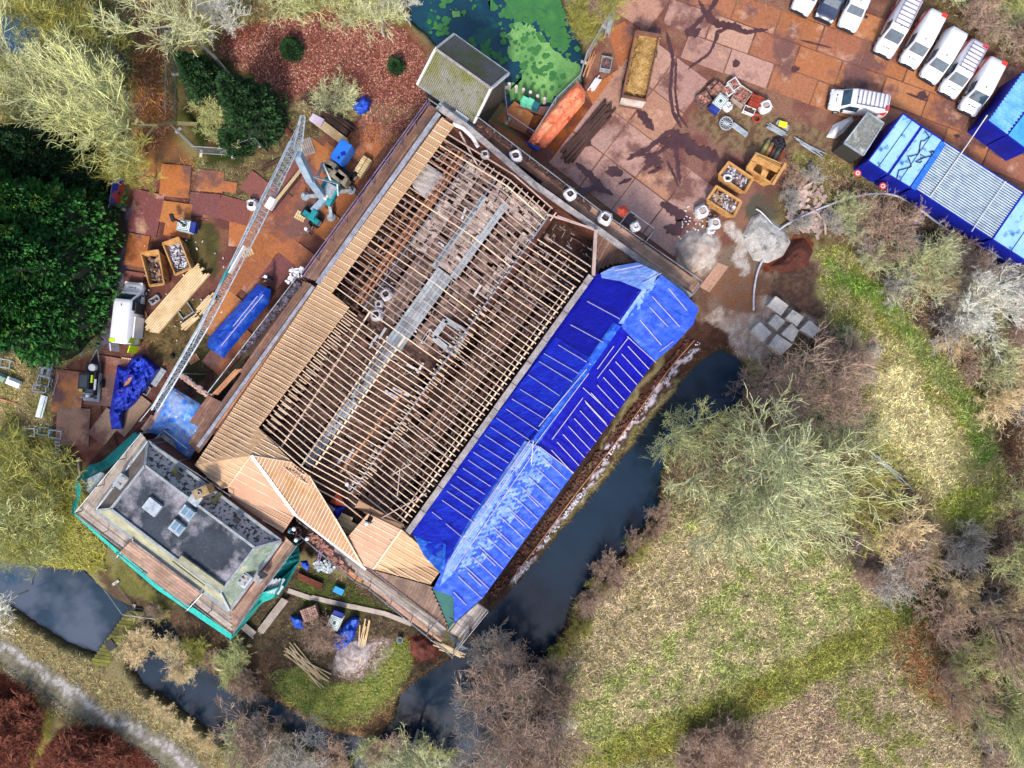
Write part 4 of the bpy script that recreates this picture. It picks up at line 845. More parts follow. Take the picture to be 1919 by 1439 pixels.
# ---------------- vehicles ----------------
m_vw = mat('van_white', '#f4f4f8', rough=.3, spec=.5, k=.66, coat=.4, c2='#e4e4ea', scale=.7)
m_vr = mat('van_red', '#d83a2a', rough=.35, spec=.5, k=.8)
m_glass = mat('dark_glass', '#3d5a70', '#22303e', scale=1.2, rough=.08, spec=.6)
m_lamp = mat('lamp_glass', '#d8e0e8', rough=.15); m_rlamp = mat('tail_lamp', '#a01818', rough=.2)
m_trim = mat('black_trim', '#2c2c33', rough=.6); m_vy = mat('hi_vis_yellow', '#b8d020', rough=.5, k=.8)
def loft(st, n=5):                # stations (x, half width, z bottom, z shoulder, z top, top half width)
    vs = []; fs = []
    for x, w_, zb, zs, zt, wt in st: vs += [(x, -w_ * .96, zb, ), (x, -w_, zb + .25), (x, -w_, zs), (x, -wt, zt - .07), (x, -wt * .82, zt), (x, wt * .82, zt), (x, wt, zt - .07), (x, w_, zs), (x, w_, zb + .25), (x, w_ * .96, zb)]
    m = 10
    for i in range(len(st) - 1):
        for k in range(m): a, b = i * m + k, i * m + (k + 1) % m; fs.append((a, b, b + m, a + m))
    fs.append(tuple(range(m))); fs.append(tuple(reversed([(len(st) - 1) * m + k for k in range(m)])))
    fs = [tuple(reversed(f)) for f in fs]
    return vs, fs
def van(name, label, loc, rz, L=5.0, W=1.95, Hh=1.95, rack=False, red=True, body=None, stripe=None, estate=False, group='vans parked along the yard', cat='van'):
    t = thing(name, label, cat, loc, rz, group); f = L / 2; w_ = W / 2; hb = 1.0
    def mk(nm, mb, m, p=t, sm=False): return mb.build(nm, m, p, smooth=sm, world=False)
    wx, wt = (.33 * L, .19 * L) if not estate else (.24 * L, .1 * L)
    st = [(f, w_ * .72, .35, .55, .68, w_ * .6), (f - .1, w_ * .9, .3, .62, .84, w_ * .78), (f - .45, w_ * .98, .28, .72, 1.02 * (.92 if estate else 1), w_ * .86), (wx, w_, .28, .85, 1.14 * (.9 if estate else 1), w_ * .88), (wt, w_, .28, 1.0, Hh - .1, w_ * .8), (wt - .35, w_, .28, 1.05, Hh, w_ * .82), (-f + .5, w_, .28, 1.05, Hh, w_ * .84), (-f + (.55 if estate else .12), w_ * .99, .3, 1.05, Hh - .06, w_ * .8), (-f, w_ * .94, .35, .95, (1.15 if estate else Hh - .25), w_ * .78)]
    mk('body', MB().add(*loft(st)), body or m_vw, sm=True)
    zt = 1.14 * (.9 if estate else 1)
    mb = MB(); a = w_ * .76; b_ = w_ * .7
    mb.add([(wx - .04, -a, zt + .035), (wx - .04, a, zt + .035), (wt + .05, b_, Hh - .09), (wt + .05, -b_, Hh - .09), (wx - .08, -a, zt - .02), (wx - .08, a, zt - .02), (wt + .02, b_, Hh - .16), (wt + .02, -b_, Hh - .16)], [(0, 1, 2, 3), (7, 6, 5, 4), (0, 4, 5, 1), (1, 5, 6, 2), (2, 6, 7, 3), (3, 7, 4, 0)])
    mk('windscreen', mb, m_glass)
    for s in (-1, 1):
        mb = MB(); y0, y1 = s * (w_ + .012), s * (w_ * .86 + .012)
        mb.add([(wx - .15, y0 * .99, 1.1), (wt - .9, y0 * .99, 1.1), (wt - .9, y1, Hh - .22), (wt + .02, y1, Hh - .24)], [(0, 1, 2, 3) if s < 0 else (3, 2, 1, 0)]); mk('side_window', mb, m_glass)
        mk('headlight', MB().box((f - .16, s * w_ * .72, .78), (.28, .3, .14), s * R(-18)), m_lamp)
        mk('tail_light', MB().box((-f + .02, s * w_ * .86, .95), (.08, .14, .4)), m_rlamp)
        m_ = mk('mirror', MB().box((wx - .25, s * (w_ + .14), 1.12), (.16, .24, .2)), m_trim)
        for x in (f - .9, -f + .95):
            wv = MB(); wv.tube([(x, s * (w_ - .24), .33), (x, s * (w_ + .01), .33)], .33, 14); wo = mk('wheel', wv, m_black)
            mk('rim', MB().tube([(x, s * (w_ - .02), .33), (x, s * (w_ + .02), .33)], .19, 10), m_galv, wo)
        if red: mk('red_stripe', MB().add([(-f + .1, s * (w_ * .98 + .02), .5), (-.2, s * (w_ + .02), .45), (-.9, s * (w_ + .02), 1.0), (-f + .15, s * (w_ * .88 + .03), Hh - .1)], [(0, 1, 2, 3) if s < 0 else (3, 2, 1, 0)]), stripe or m_vr)
    mk('bumper', MB().box((f - .06, 0, .45), (.22, W * .86, .22)).box((-f + .03, 0, .42), (.16, W * .9, .2)), m_trim)
    mk('grille', MB().box((f - .02, 0, .68), (.06, W * .42, .1)), m_trim)
    if red:
        r2 = MB(); r2.box((-f + .25, w_ * .55, Hh + .0), (.36, .5, .03)); mk('red_stripe', r2, stripe or m_vr)
        e = MB(); e.box((f - .55, -.3, 1.05), (.1, .14, .03), ry=R(14)).box((f - .53, .12, 1.055), (.05, .45, .03), ry=R(14)); mk('hood_emblem', e, m_trim)
    mk('roof_aerial', MB().box((wt - .5, 0, Hh + .03), (.16, .05, .08)), m_trim)
    if rack:
        mb = MB()
        for s in (-1, 1): mb.beam((wt - .4, s * w_ * .7, Hh + .14), (-f + .2, s * w_ * .7, Hh + .14), .05, .05)
        for k in range(8): x = wt - .45 - k * (L * .62) / 8; mb.beam((x, -w_ * .72, Hh + .16), (x, w_ * .72, Hh + .16), .06, .04)
        mk('roof_rack', mb, m_purp)
    return t
def place(fx, fy, rx_, ry_, z=1.9):
    a = G(fx, fy, 1.0); b = G(rx_, ry_, z); return Vector(((a.x + b.x) / 2, (a.y + b.y) / 2, .06)), math.atan2(a.y - b.y, a.x - b.x)
for nm, lb, q, kw in (
    ('parked_van', 'big white van with a ladder rack, largest of the parked row at the top', (1661, 92, 1713, -2), dict(L=5.5, rack=True, Hh=2.1)),
    ('parked_van', 'white van with red tail and plain roof, next to the largest rack van', (1709, 112, 1758, 29), dict(L=5.0)),
    ('parked_van', 'all white van without any red, middle of the parked row', (1747, 140, 1798, 63), dict(L=4.8, red=False)),
    ('parked_van', 'white van with ladder rack and red corner, second from the right end of the row', (1782, 169, 1836, 85), dict(L=5.0, rack=True)),
    ('parked_van', 'white van with red rear, rightmost of the row, nearest the blue cabins', (1820, 202, 1871, 118), dict(L=5.0)),
    ('parked_van', 'white van with roof bars parked alone across the yard above the grey shed', (1563, 184, 1664, 193), dict(L=5.1, rack=True, group='')),
    ('parked_car', 'white estate car with dark rear window at the top, left of the largest van', (1594, 42, 1632, -36), dict(L=4.7, red=False, estate=True, Hh=1.5, cat='car')),
    ('parked_car', 'dark blue estate car between two white cars at the top edge', (1551, 24, 1588, -48), dict(L=4.5, red=False, estate=True, Hh=1.5, cat='car', body=mat('car_dark', '#38415c', '#2a3048', scale=1, rough=.25, spec=.6, coat=.5))),
    ('parked_car', 'white car cut off by the top edge, leftmost of the parked row', (1506, 10, 1546, -62), dict(L=4.5, red=False, estate=True, Hh=1.5, cat='car'))):
    l, a = place(*q); g = kw.pop('group', 'cars and vans parked in the row'); v = van(nm, lb, l, a, group=g or None, **kw)
# works van, west
l, a = place(250, 530, 221, 642, 2.4)
wv = van('works_van', 'long white van with yellow trim, rear doors open, by the dark conifers', l, a, L=5.8, W=1.9, Hh=2.4, red=True, stripe=m_vy, group=None)
MB().box((-3.3, .85, 1.3), (.7, .1, 1.4), R(12)).build('rear_door', m_vw, wv, world=False); MB().box((-3.3, -.85, 1.3), (.7, .1, 1.4), R(-12)).build('rear_door', m_vy, wv, world=False)
MB().box((-1.3, -1.16, 1.35), (1.9, .12, 1.5)).build('sliding_door', m_vw, wv, world=False); MB().box((.45, -1.06, 1.3), (1.0, .12, 1.5)).build('door_opening', m_trim, wv, world=False)

# straw trailer
def skip(name, label, q, z, mw, mc, cont=True, wall_=.1, taper=.35, cat='skip', group=None, n=120, zc=.75, sz=.35, seed=0, mats=None):
    c = sum((G(X, Y, 0) for X, Y in q), Vector()) / 4; t = thing(name, label, cat, (c.x, c.y, 0), 0, group); r = random.Random(seed)
    P = [G(X, Y, z) for X, Y in q]
    if (P[1] - P[0]).cross(P[2] - P[0]).z < 0: P = P[::-1]
    cc = sum(P, Vector()) / 4; cc.z = z; Lg = 0 if (P[1] - P[0]).length > (P[2] - P[1]).length else 1
    e = (P[(Lg + 1) % 4] - P[Lg]).normalized()
    Bt = []
    for p in P: d = (p - cc); s = d.dot(e); Bt.append(Vector((p.x - e.x * math.copysign(taper, s), p.y - e.y * math.copysign(taper, s), .12)))
    mb = MB()
    In = [cc + (p - cc) * (1 - wall_ / max(.5, abs((p - cc).length) * .55)) for p in P]; InB = [p + (Vector((cc.x, cc.y, .12)) - p) * .08 for p in Bt]; InB = [Vector((p.x, p.y, .3)) for p in InB]
    vs = P + Bt + In + InB; fs = []
    for i in range(4): j = (i + 1) % 4; fs += [(i, 4 + i, 4 + j, j), (i, j, 8 + j, 8 + i), (8 + i, 8 + j, 12 + j, 12 + i)]
    fs += [(7, 6, 5, 4), (12, 13, 14, 15)]; mb.add(vs, fs); bd = mb.build('body', mw, t)
    mb = MB()
    for i in range(4): mb.beam(P[i], P[(i + 1) % 4], .12, .12)
    for i in (Lg, (Lg + 2) % 4):
        for k in (.25, .5, .75): a = P[i].lerp(P[(i + 1) % 4], k); b = Bt[i].lerp(Bt[(i + 1) % 4], k); mb.beam(a + (a - b).normalized() * 0, b + (a - cc) * .01, .1, .1)
    mb.build('rib', mw, t)
    if cont:
        for mi, mm in enumerate(mats or [mc]):
            mb = MB()
            if mi == 0:
                mb.add([Vector((p.x + (cc.x - p.x) * .08, p.y + (cc.y - p.y) * .08, z * zc - .15)) for p in P], [(0, 1, 2, 3)])
            for k in range(n // len(mats or [1])):
                a, b = r.uniform(.08, .92), r.uniform(.1, .9); p = P[0].lerp(P[1], a).lerp(P[3].lerp(P[2], a), b); p = cc + (p - cc) * .9
                s = r.uniform(.4, 1) * sz; mb.box((p.x, p.y, z * zc + r.uniform(-.15, .1)), (s * r.uniform(.3, 2), s * r.uniform(.2, .7), s * .4), r.uniform(0, 6.3), r.uniform(-.5, .5))
            mb.build('rubble' if mi == 0 else 'debris', mm, t)
    return t
m_skip = mat('skip_yellow', '#e6b070', '#cc9450', scale=1.2, fine=.2, c3='#a8643a', s3=1.2, lo3=.56, hi3=.72, k=.52)
m_rub = mat('rubble_mix', '#8a6a66', '#5c4444', scale=3, island=.6, hue=.03); m_rubw = mat('rubble_white', '#dcdce4', '#b8b8c0', scale=3, island=.2); m_rubw2 = mat('scrap_wood', '#c8a888', '#8a6a58', scale=2, island=.4)
tr = skip('straw_trailer', 'long dark open trailer filled with straw, parked beside the pond', [(1192, 58), (1236, 65), (1211, 189), (1167, 181)], 2.4, mat('trailer_steel', '#8c5f50', '#6a4a40', scale=1, fine=.3), mat('straw', '#c49a5c', '#8a6636', scale=.9, stretch=(1, 1, 1), fine=.6, fscale=7, bump=.6, hue=.01), taper=.05, cat='trailer', n=10, zc=.8, sz=.1)
m_straw = MATS['straw']; mb = MB(); r = random.Random(3)
for k in range(1500):
    a, b = r.random(), r.random(); X = 1198 + 32 * a - 26 * b; Y = 64 + 5 * a + 108 * b; p = G(X, Y, 2.0 + .35 * math.sin(a * 3.1) * math.sin(b * 3.1)); an = r.gauss(.3, .7); mb.beam(p, p + Vector((math.cos(an) * .5, math.sin(an) * .5, .04)), .035, .03)
mb.build('straw_heap', mat('straw_blade', '#d8b070', '#a07a40', scale=1, island=.4), tr)
mb = MB(); mb.slab([G(1165, 183, 2.2), (G(1211, 191, 2.2)), G(1205, 201, 2.0), G(1162, 193, 2.0)], .3); mb.build('tailgate', m_deckg, tr)
for k in range(3):
    for s in (0, 1):
        X, Y = (1188 - k * 9 + s * 40, 90 + k * 36 + s * 7); p = G(X, Y, .5); MB().tube([p + Vector((-.15, 0, 0)), p + Vector((.15, 0, 0))], .5, 12).build('wheel', m_black, tr)
# skips
skip('skip', 'open yellow skip of rubble with a white ring on top, east yard', [(1366, 303), (1413, 335), (1397, 362), (1347, 328)], 1.3, m_skip, m_rub, group='yellow skips', mats=[m_rub, m_rubw], n=200, seed=1)
skip('skip', 'open yellow skip of splintered boards, nearest the white sacks on the lime heap', [(1343, 348), (1391, 378), (1376, 407), (1325, 374)], 1.3, m_skip, m_rub, group='yellow skips', mats=[m_rub, m_rubw2, m_rubw], n=200, sz=.5, seed=2)
sk3 = skip('skip', 'covered orange skip with hatches in its lid, beside the gas bottles', [(1417, 287), (1474, 311), (1448, 345), (1400, 313)], 1.6, m_skip, m_rub, group='yellow skips', cont=False)
mb = MB(); mb.slab([G(1416, 288, 1.75), G(1471, 313, 1.75), G(1462, 326, 1.75), G(1408, 300, 1.75)], .1); mb.slab([G(1408, 301, 1.8), G(1419, 306, 1.8), G(1410, 322, 1.7), G(1400, 314, 1.7)], .1); mb.slab([G(1430, 317, 1.9), G(1441, 322, 1.9), G(1436, 333, 1.8), G(1426, 328, 1.8)], .1); mb.slab([G(1455, 326, 1.8), G(1462, 329, 1.8), G(1450, 344, 1.7), G(1444, 340, 1.7)], .1); mb.build('lid', m_skip, sk3)
MB().beam(G(1473, 306, 1.9), G(1449, 346, 1.9), .25, .15).beam(G(1420, 294, 1.85), G(1466, 317, 1.85), .15, .1).build('lid_beam', m_skip, sk3)
skip('skip', 'narrow yellow skip holding dark beams, left of the two beside the white van', [(264, 474), (297, 469), (308, 533), (281, 537)], 1.3, m_skip, m_rub, group='yellow skips', mats=[m_darkw, m_rub, m_rubw2], n=70, sz=.5, zc=.6, seed=4)
skip('skip', 'yellow skip full of white plaster rubble, right of the two beside the white van', [(305, 456), (335, 445), (358, 503), (329, 516)], 1.3, m_skip, m_rubw, group='yellow skips', mats=[m_rubw, m_rubw, m_rub], n=170, sz=.3, seed=5)

# ---------------- site cabins ----------------
m_cab = mat('cabin_blue', '#10209c', '#0c1880', scale=.8, fine=.15, rough=.5, k=.75)
m_cabr = mat('cabin_roof', '#9cc4f0', '#7fb0ea', scale=.6, fine=.22, c3='#3c6a98', s3=1.1, lo3=.56, hi3=.66, rough=.5, k=.8)
m_corr = mat('corrugated', '#c8d8e4', '#a4b8c8', scale=1.4, fine=.25, rough=.5, k=.66); m_corrb = mat('corrugated_blue', '#7fb8f0', '#4a90e0', scale=.8, fine=.25, rough=.5, k=.8)
def cabin(label, q, z=2.8, mw=m_cab, mr=m_cabr, name='site_cabin', ribs=0, group=None, cat='site cabin', rim=None, seam=0):
    P = [G(X, Y, z) for X, Y in q]; c = sum(P, Vector()) / 4; t = thing(name, label, cat, (c.x, c.y, 0), 0, group)
    if (P[1] - P[0]).cross(P[2] - P[0]).z < 0: P = P[::-1]
    S = [c + (p - c) * .985 for p in P]; mb = MB(); mb.prism([(p.x, p.y) for p in S], .12, z - .12); mb.build('wall', mw, t)
    mb = MB(); mb.prism([(p.x, p.y) for p in P], z - .12, z); ro = mb.build('roof', mr, t)
    if ribs:
        mb = MB()
        for k in range(ribs):
            u = (k + .5) / ribs; mb.beam(P[0].lerp(P[3], u) + Vector((0, 0, .03)), P[1].lerp(P[2], u) + Vector((0, 0, .03)), (P[0] - P[3]).length / ribs * .5, .07)
        mb.build('corrugation', m_corr if mr.name == 'corrugated_valley_shade' else mr, ro)
    mb = MB()
    for i in range(4): mb.beam(P[i] + Vector((0, 0, -.02)), P[(i + 1) % 4] + Vector((0, 0, -.02)), .12, .16)
    mb.build('roof_frame', rim or mw, t)
    for k in range(seam): mb = MB(); u = (k + 1) / (seam + 1); mb.beam(P[0].lerp(P[1], u) + Vector((0, 0, .02)), P[3].lerp(P[2], u) + Vector((0, 0, .02)), .06, .05); mb.build('roof_seam', mat('seam_dark', '#26506c'), t)
    return t
CB = 'blue site cabins in the long row'
cabin('blue cabin with frosty pale roof at the left end of the row', [(1693, 213), (1727, 237), (1664, 327), (1627, 302)], group=CB, seam=1)
cabin('blue cabin with loose cables on its pale roof, left of the corrugated roof', [(1729, 238), (1767, 263), (1706, 352), (1666, 328)], group=CB, seam=1)
cb = cabin('wide cabin block under a silver corrugated roof, middle of the long row', [(1770, 266), (1917, 361), (1858, 447), (1712, 352)], group=CB, mr=mat('corrugated_valley_shade', '#54687a', '#3c4e5c', scale=1.5, fine=.3), ribs=22)  # sheet between the ribs painted darker, the shade of the valleys in its colour
cabin('pale roofed blue cabin right of the corrugated one, cut by the right edge', [(1919, 363), (1990, 408), (1930, 494), (1860, 449)], group=CB, seam=1)
cd1 = cabin('cabin with ribbed light blue roof near the right edge', [(1917, 136), (1957, 160), (1887, 253), (1852, 227)], mr=m_corrb, ribs=16, z=2.9)
cd2 = cabin('bright blue open fronted cabin at the right edge above stacked pallets', [(1958, 161), (2002, 192), (1928, 284), (1888, 254)], mr=mat('bright_roof', '#2f86e0', '#4a9cec', scale=.8, fine=.2, k=.8), z=2.9)
MB().beam(G(1769, 268, 2.85), G(1712, 354, 2.85), .5, .1).build('roof_edge_sheet', mat('blue_sheet', '#2c74d8', '#1c50c0', scale=2, fine=.3, k=.8), cb)
for q in (((1739, 246), (1690, 331)), ((1752, 280), (1720, 300))):
    r = random.Random(int(q[0][0])); pts = []; 
    for i in range(14): u = i / 13; pts.append(G(q[0][0] + (q[1][0] - q[0][0]) * u + r.uniform(-9, 9), q[0][1] + (q[1][1] - q[0][1]) * u + r.uniform(-7, 7), 2.9))
    tag(MB().tube(pts, .045, 5).build('cable', m_black), 'black cable looping across the pale cabin roofs' if q[0][0] == 1739 else 'short black cable bunched beside the corrugated roof', 'cable')
sh = cabin('small grey felt roofed shed at the left end of the blue cabins', [(1627, 211), (1657, 231), (1619, 291), (1583, 268)], name='shed', mw=mat('shed_dark', '#3a3836'), mr=mat('grey_felt', '#8f918c', '#6c6e6a', scale=.8, fine=.5, fscale=6, c3='#b8b8b0', s3=.8), cat='shed', rim=m_galv, z=2.6)
# ---------------- crane ----------------
m_ct = mat('crane_teal', '#2fa8b0', '#1f8088', scale=1.5, fine=.15, rough=.4); m_cg = mat('crane_grey', '#a8bcd0', '#8ca2b8', scale=1, fine=.1, rough=.4); m_cw = mat('counterweight', '#a89e88', '#7c7668', scale=1.5, fine=.35)
cr = thing('mobile_crane', 'teal mobile crane with outriggers and a very long lattice jib over the west yard', 'crane', G(616, 365, 0))
def Z2(x, y): return 530 + x / 5.756, 200 + y / 5.756
def bar(p, q, za, zb, w_, h_, nm, m, par=cr): MB().beam(G(*Z2(*p), za), G(*Z2(*q), zb), w_, h_).build(nm, m, par)
bar((470, 980), (330, 1130), 1.3, 1.1, .55, .5, 'chassis_beam', m_cg); bar((230, 1140), (390, 1260), .9, .9, .5, .4, 'axle', m_ct); bar((310, 1150), (360, 1180), 1.3, 1.3, .8, .4, 'axle_mount', m_ct)
for x, y in ((250, 1135), (385, 1255), (770, 760), (330, 1240)):
    p = G(*Z2(x, y), .5); d = Vector((math.cos(R(-38)), math.sin(R(-38)), 0)) * .17; wo = MB().tube([p - d, p + d], .5, 16).build('wheel', m_black, cr); MB().tube([p + d, p + d * 1.15], .26, 12).build('rim', m_galv, wo)
for p, q in (((440, 960), (250, 970)), ((500, 1020), (530, 1195)), ((560, 930), (745, 905))):
    bar(p, q, 1.0, .8, .28, .28, 'outrigger', m_galv); MB().lathe(G(*Z2(*q), 0), [(.42, .06), (.42, .2), (.2, .24), (.16, .8), (.1, .85)], 12).build('outrigger_foot', m_galv, cr)
mb = MB(); mb.box(G(*Z2(505, 905), 1.5), (1.5, 1.9, 1.0), R(-28)); bd = mb.build('slewing_body', m_ct, cr, bevel=.08); MB().box(G(*Z2(505, 910), 2.1), (1.0, 1.2, .25), R(-28)).build('deck_plate', m_galv, bd); MB().box(G(*Z2(535, 975), 2.0), (.5, 1.7, .4), R(-28)).build('control_box', m_ct, cr); MB().box(G(*Z2(465, 980), 2.1), (.35, .45, .3), R(-28)).build('white_box', m_white, cr)
for x, y, a in ((490, 680, -20), (640, 760, -40), (570, 740, -35), (655, 800, -30), (530, 650, -30)): MB().box(G(*Z2(x, y), 1.8), (1.0, .75, 1.1), R(a)).build('counterweight', m_cw, cr, bevel=.06)
bar((590, 640), (750, 750), 1.1, 1.0, .35, .4, 'drawbar', m_trim)
mb = MB(); mb.box(G(*Z2(650, 510), 1.9), (1.15, 2.0, 1.6), R(-33)); hd = mb.build('blue_cab', mat('cab_blue', '#2a70d0', '#2060c0', scale=1, fine=.1, k=.8, rough=.35), cr, bevel=.06); MB().box(G(*Z2(652, 508), 2.76), (.4, .3, .08), R(20)).build('hatch', m_cab, hd); MB().lathe(G(*Z2(605, 555), 2.7), [(.1, 0), (.1, .15)], 8).build('exhaust', m_black, hd)
mb = MB()
for p, q, za, zb in (((430, 965), (300, 790), 2.0, 5.5), ((300, 790), (160, 500), 5.5, 9.5)): mb.beam(G(*Z2(*p), za), G(*Z2(*q), zb), .62, .6)
mb.build('boom', m_cg, cr)
mb = MB()
for p, q, za, zb in (((310, 750), (590, 830), 6, 3), ((590, 830), (600, 960), 3, 2.2), ((430, 600), (380, 760), 3.0, 5), ((320, 780), (380, 900), 5, 2.2), ((430, 600), (520, 800), 3, 2)): mb.beam(G(*Z2(*p), za), G(*Z2(*q), zb), .14, .14)
mb.build('boom_strut', m_galv, cr)
def lattice(P, Q, w0, w1, n_, nm, m=m_galv, r=.055, br=.02):
    P = Vector(P); Q = Vector(Q); d = (Q - P).normalized(); x = d.cross(Vector((0, 0, 1))).normalized(); y = x.cross(d); mb = MB()
    def ring(t): w_ = w0 + (w1 - w0) * t; c = P.lerp(Q, t); return [c + x * w_ / 2, c - x * w_ / 2, c + y * w_ * .8]
    R0, R1 = ring(0), ring(1)
    for i in range(3): mb.tube([R0[i], R1[i]], r, 5)
    for k in range(n_):
        a, b = ring(k / n_), ring((k + 1) / n_)
        for i in range(3): j = (i + 1) % 3; mb.beam(a[i], b[j], br * 2, br * 2); mb.beam(a[i], a[j], br * 2, br * 2)
    return mb.build(nm, m, cr)
J0 = G(556, 282, 10); lattice(J0, G(568, 217, 10.5), .8, .35, 8, 'lattice_mast'); lattice(G(552, 270, 10), G(478, 425, 10.5), .9, .85, 16, 'lattice_jib', r=.06); lattice(G(478, 425, 10.5), G(383, 610, 10.6), .85, .75, 16, 'lattice_jib', r=.06); lattice(G(383, 610, 10.6), G(290, 768, 10.2), .7, .55, 20, 'lattice_jib', r=.07)
mb = MB()
for a, b in ((G(568, 217, 10.6), G(478, 395, 11.6)), (G(568, 217, 10.6), G(534, 300, 10.2)), (G(478, 395, 11.6), G(360, 650, 11.3)), (G(556, 282, 10), G(520, 345, 11))): mb.tube([a, b], .04, 5)
mb.build('stay', m_galv, cr); 
mb = MB(); mb.box(G(508, 382, 10.9), (.9, .5, .5), R(60)); mb.build('trolley', m_white, cr); MB().box(G(445, 487, 11.3), (.1, 2.4, .5), R(-29)).build('white_panel', m_white, cr); MB().box(G(421, 519, 11.35), (.12, 1.3, .35), R(-29)).build('teal_sign', m_ct, cr)

# ---------------- small things ----------------
def stackpile(name, label, a, b, w_, n_, m, z=.18, th=.16, jit=2, seed=0, cat='timber', dl=.04, layers=1, rnd_=False, part='beam', fan=0.0, group=None, zb=0.0):
    r = random.Random(seed); c = G((a[0] + b[0]) / 2, (a[1] + b[1]) / 2, 0); t = thing(name, label, cat, (c.x, c.y, zb), 0, group)
    L = math.hypot(b[0] - a[0], b[1] - a[1]); d = ((b[0] - a[0]) / L, (b[1] - a[1]) / L)
    for l in range(layers):
        for i in range(n_):
            o = (i + .5) / n_ * w_ - w_ / 2; s0 = r.uniform(0, jit) * 2; s1 = r.uniform(0, jit) * 2; f = r.uniform(-fan, fan)
            A = G(a[0] + d[0] * s0 - d[1] * (o - f), a[1] + d[1] * s0 + d[0] * (o - f), zb + z + l * th + r.uniform(0, .05)); Bq = G(b[0] - d[0] * s1 - d[1] * (o + f), b[1] - d[1] * s1 + d[0] * (o + f), zb + z + l * th + r.uniform(0, .05))
            mb = MB()
            if rnd_: mb.tube([A, Bq], th / 2, 6)
            else: mb.beam(A, Bq, w_ / n_ / 20 * .8, th)
            mb.build(part, m, t)
    if layers: MB().beam(G(a[0] + d[0] * L * .2 + d[1] * w_ / 2, a[1] + d[1] * L * .2 - d[0] * w_ / 2, zb + .05), G(a[0] + d[0] * L * .2 - d[1] * w_ / 2, a[1] + d[1] * L * .2 + d[0] * w_ / 2, zb + .05), .1, .08).build('bearer', m_darkw, t)
    return t
stackpile('timber_stack', 'large stack of pale beams on the ground right of the white van', (382, 502), (278, 622), 34, 9, m_tim, z=.5, th=.3, jit=6, seed=1)
stackpile('timber_stack', 'short pile of pale lumber between the big pale stack and the crane jib', (405, 552), (372, 590), 20, 6, m_tim, z=.3, jit=5, seed=2, fan=2)
stackpile('timber_stack', 'few short pale boards below the crane jib, smallest pale pile', (372, 590), (340, 618), 12, 4, m_tim, z=.3, jit=4, seed=3, fan=2)
stackpile('timber_stack', 'dark brown beams piled on leaf litter above the pale boards, top left of the hall', (566, 180), (662, 250), 20, 6, m_darkw, z=.4, jit=5, seed=4, fan=2)
stackpile('timber_stack', 'pale boards laid beside the dark beams, a pale sheet on them', (580, 216), (652, 270), 16, 5, m_tim, z=.4, jit=3, seed=5)
stackpile('timber_stack', 'single bundle of pale beams beside the crane jib, over dark planks', (575, 305), (512, 384), 6, 2, m_tim, z=.35, seed=6)
stackpile('timber_stack', 'dark reddish planks lying under the crane jib', (560, 325), (505, 395), 14, 4, m_darkw, z=.2, seed=7, fan=2)
stackpile('timber_stack', 'reddish planks lying left of the crane mast tip', (518, 222), (552, 262), 8, 3, m_rust, z=.2, seed=8, fan=3)
stackpile('timber_stack', 'long heap of dark roof spars between the orange sheet and the straw trailer', (1148, 196), (1054, 302), 26, 12, m_darkw, z=.3, th=.2, jit=14, seed=9, fan=5, layers=2, rnd_=True)
stackpile('timber_stack', 'pale boards lying against the pond fence above the orange sheet', (1116, 92), (1094, 150), 10, 4, m_mid, z=.2, jit=8, seed=10, fan=2)
stackpile('timber_stack', 'fan of long pale poles lying on the south garden grass', (533, 1216), (616, 1280), 20, 12, m_tim, z=.15, th=.12, jit=9, seed=11, fan=12, rnd_=True, part='pole', layers=1)
stackpile('timber_stack', 'long thin pale boards standing out from the white plaster heap', (688, 1152), (672, 1250), 15, 6, m_tim, z=.25, th=.1, jit=12, seed=12, fan=4)
stackpile('timber_stack', 'pale grey scaffold boards stacked beside the annex netting', (536, 1122), (487, 1186), 14, 5, m_deckg, z=.4, jit=2, seed=13)
stackpile('timber_stack', 'grey boards poking out under the southern annex corner', (455, 1172), (480, 1193), 14, 4, m_deckg, z=.3, jit=3, seed=14)
stackpile('timber_stack', 'loose pale poles resting across the southern scaffold tip', (812, 1206), (872, 1230), 10, 8, m_tim, z=.15, th=.12, jit=8, seed=15, fan=3, rnd_=True, part='pole', zb=4.9)
stackpile('timber_stack', 'dark planks piled by the annex stairs, beside the turquoise netting', (556, 1078), (604, 1100), 12, 4, m_rust, z=.3, seed=16, fan=1)
stackpile('timber_stack', 'dark wet planks at the bottom of the leaf litter, left of the crane mast', (490, 318), (540, 290), 6, 2, m_darkw, z=.2, seed=17, fan=1)
stackpile('timber_stack', 'pale timbers lying on the wide scaffold beside the yard', (452, 688), (400, 742), 9, 4, m_mid, z=.1, jit=5, seed=18, zb=4.35, fan=1)
stackpile('tube_pile', 'bundle of silver scaffold tubes with a yellow label, north of the gas bottles', (1456, 226), (1480, 242), 10, 6, m_galv, z=.3, th=.1, seed=20, cat='tubes', rnd_=True, part='tube')
stackpile('tube_pile', 'loose silver scaffold tubes south of the labelled bundle', (1438, 234), (1478, 256), 11, 7, m_galv, z=.2, th=.09, jit=5, seed=21, cat='tubes', rnd_=True, part='tube', fan=2)
stackpile('tube_pile', 'long silver scaffold tubes on the verge left of the grey shed', (1486, 256), (1549, 296), 9, 6, m_galv, z=.2, th=.09, jit=12, seed=22, cat='tubes', rnd_=True, part='tube', fan=3)
stackpile('tube_pile', 'thick silver pipe lying beside the wire wheel', (1372, 232), (1402, 254), 7, 3, m_galv, z=.3, th=.3, jit=1, seed=23, cat='pipe', rnd_=True, part='tube')
stackpile('tube_pile', 'silver poles lying in the brush at the meadow edge', (1622, 838), (1712, 918), 8, 5, m_galv, z=.3, th=.1, jit=20, seed=24, cat='tubes', rnd_=True, part='tube', fan=3)
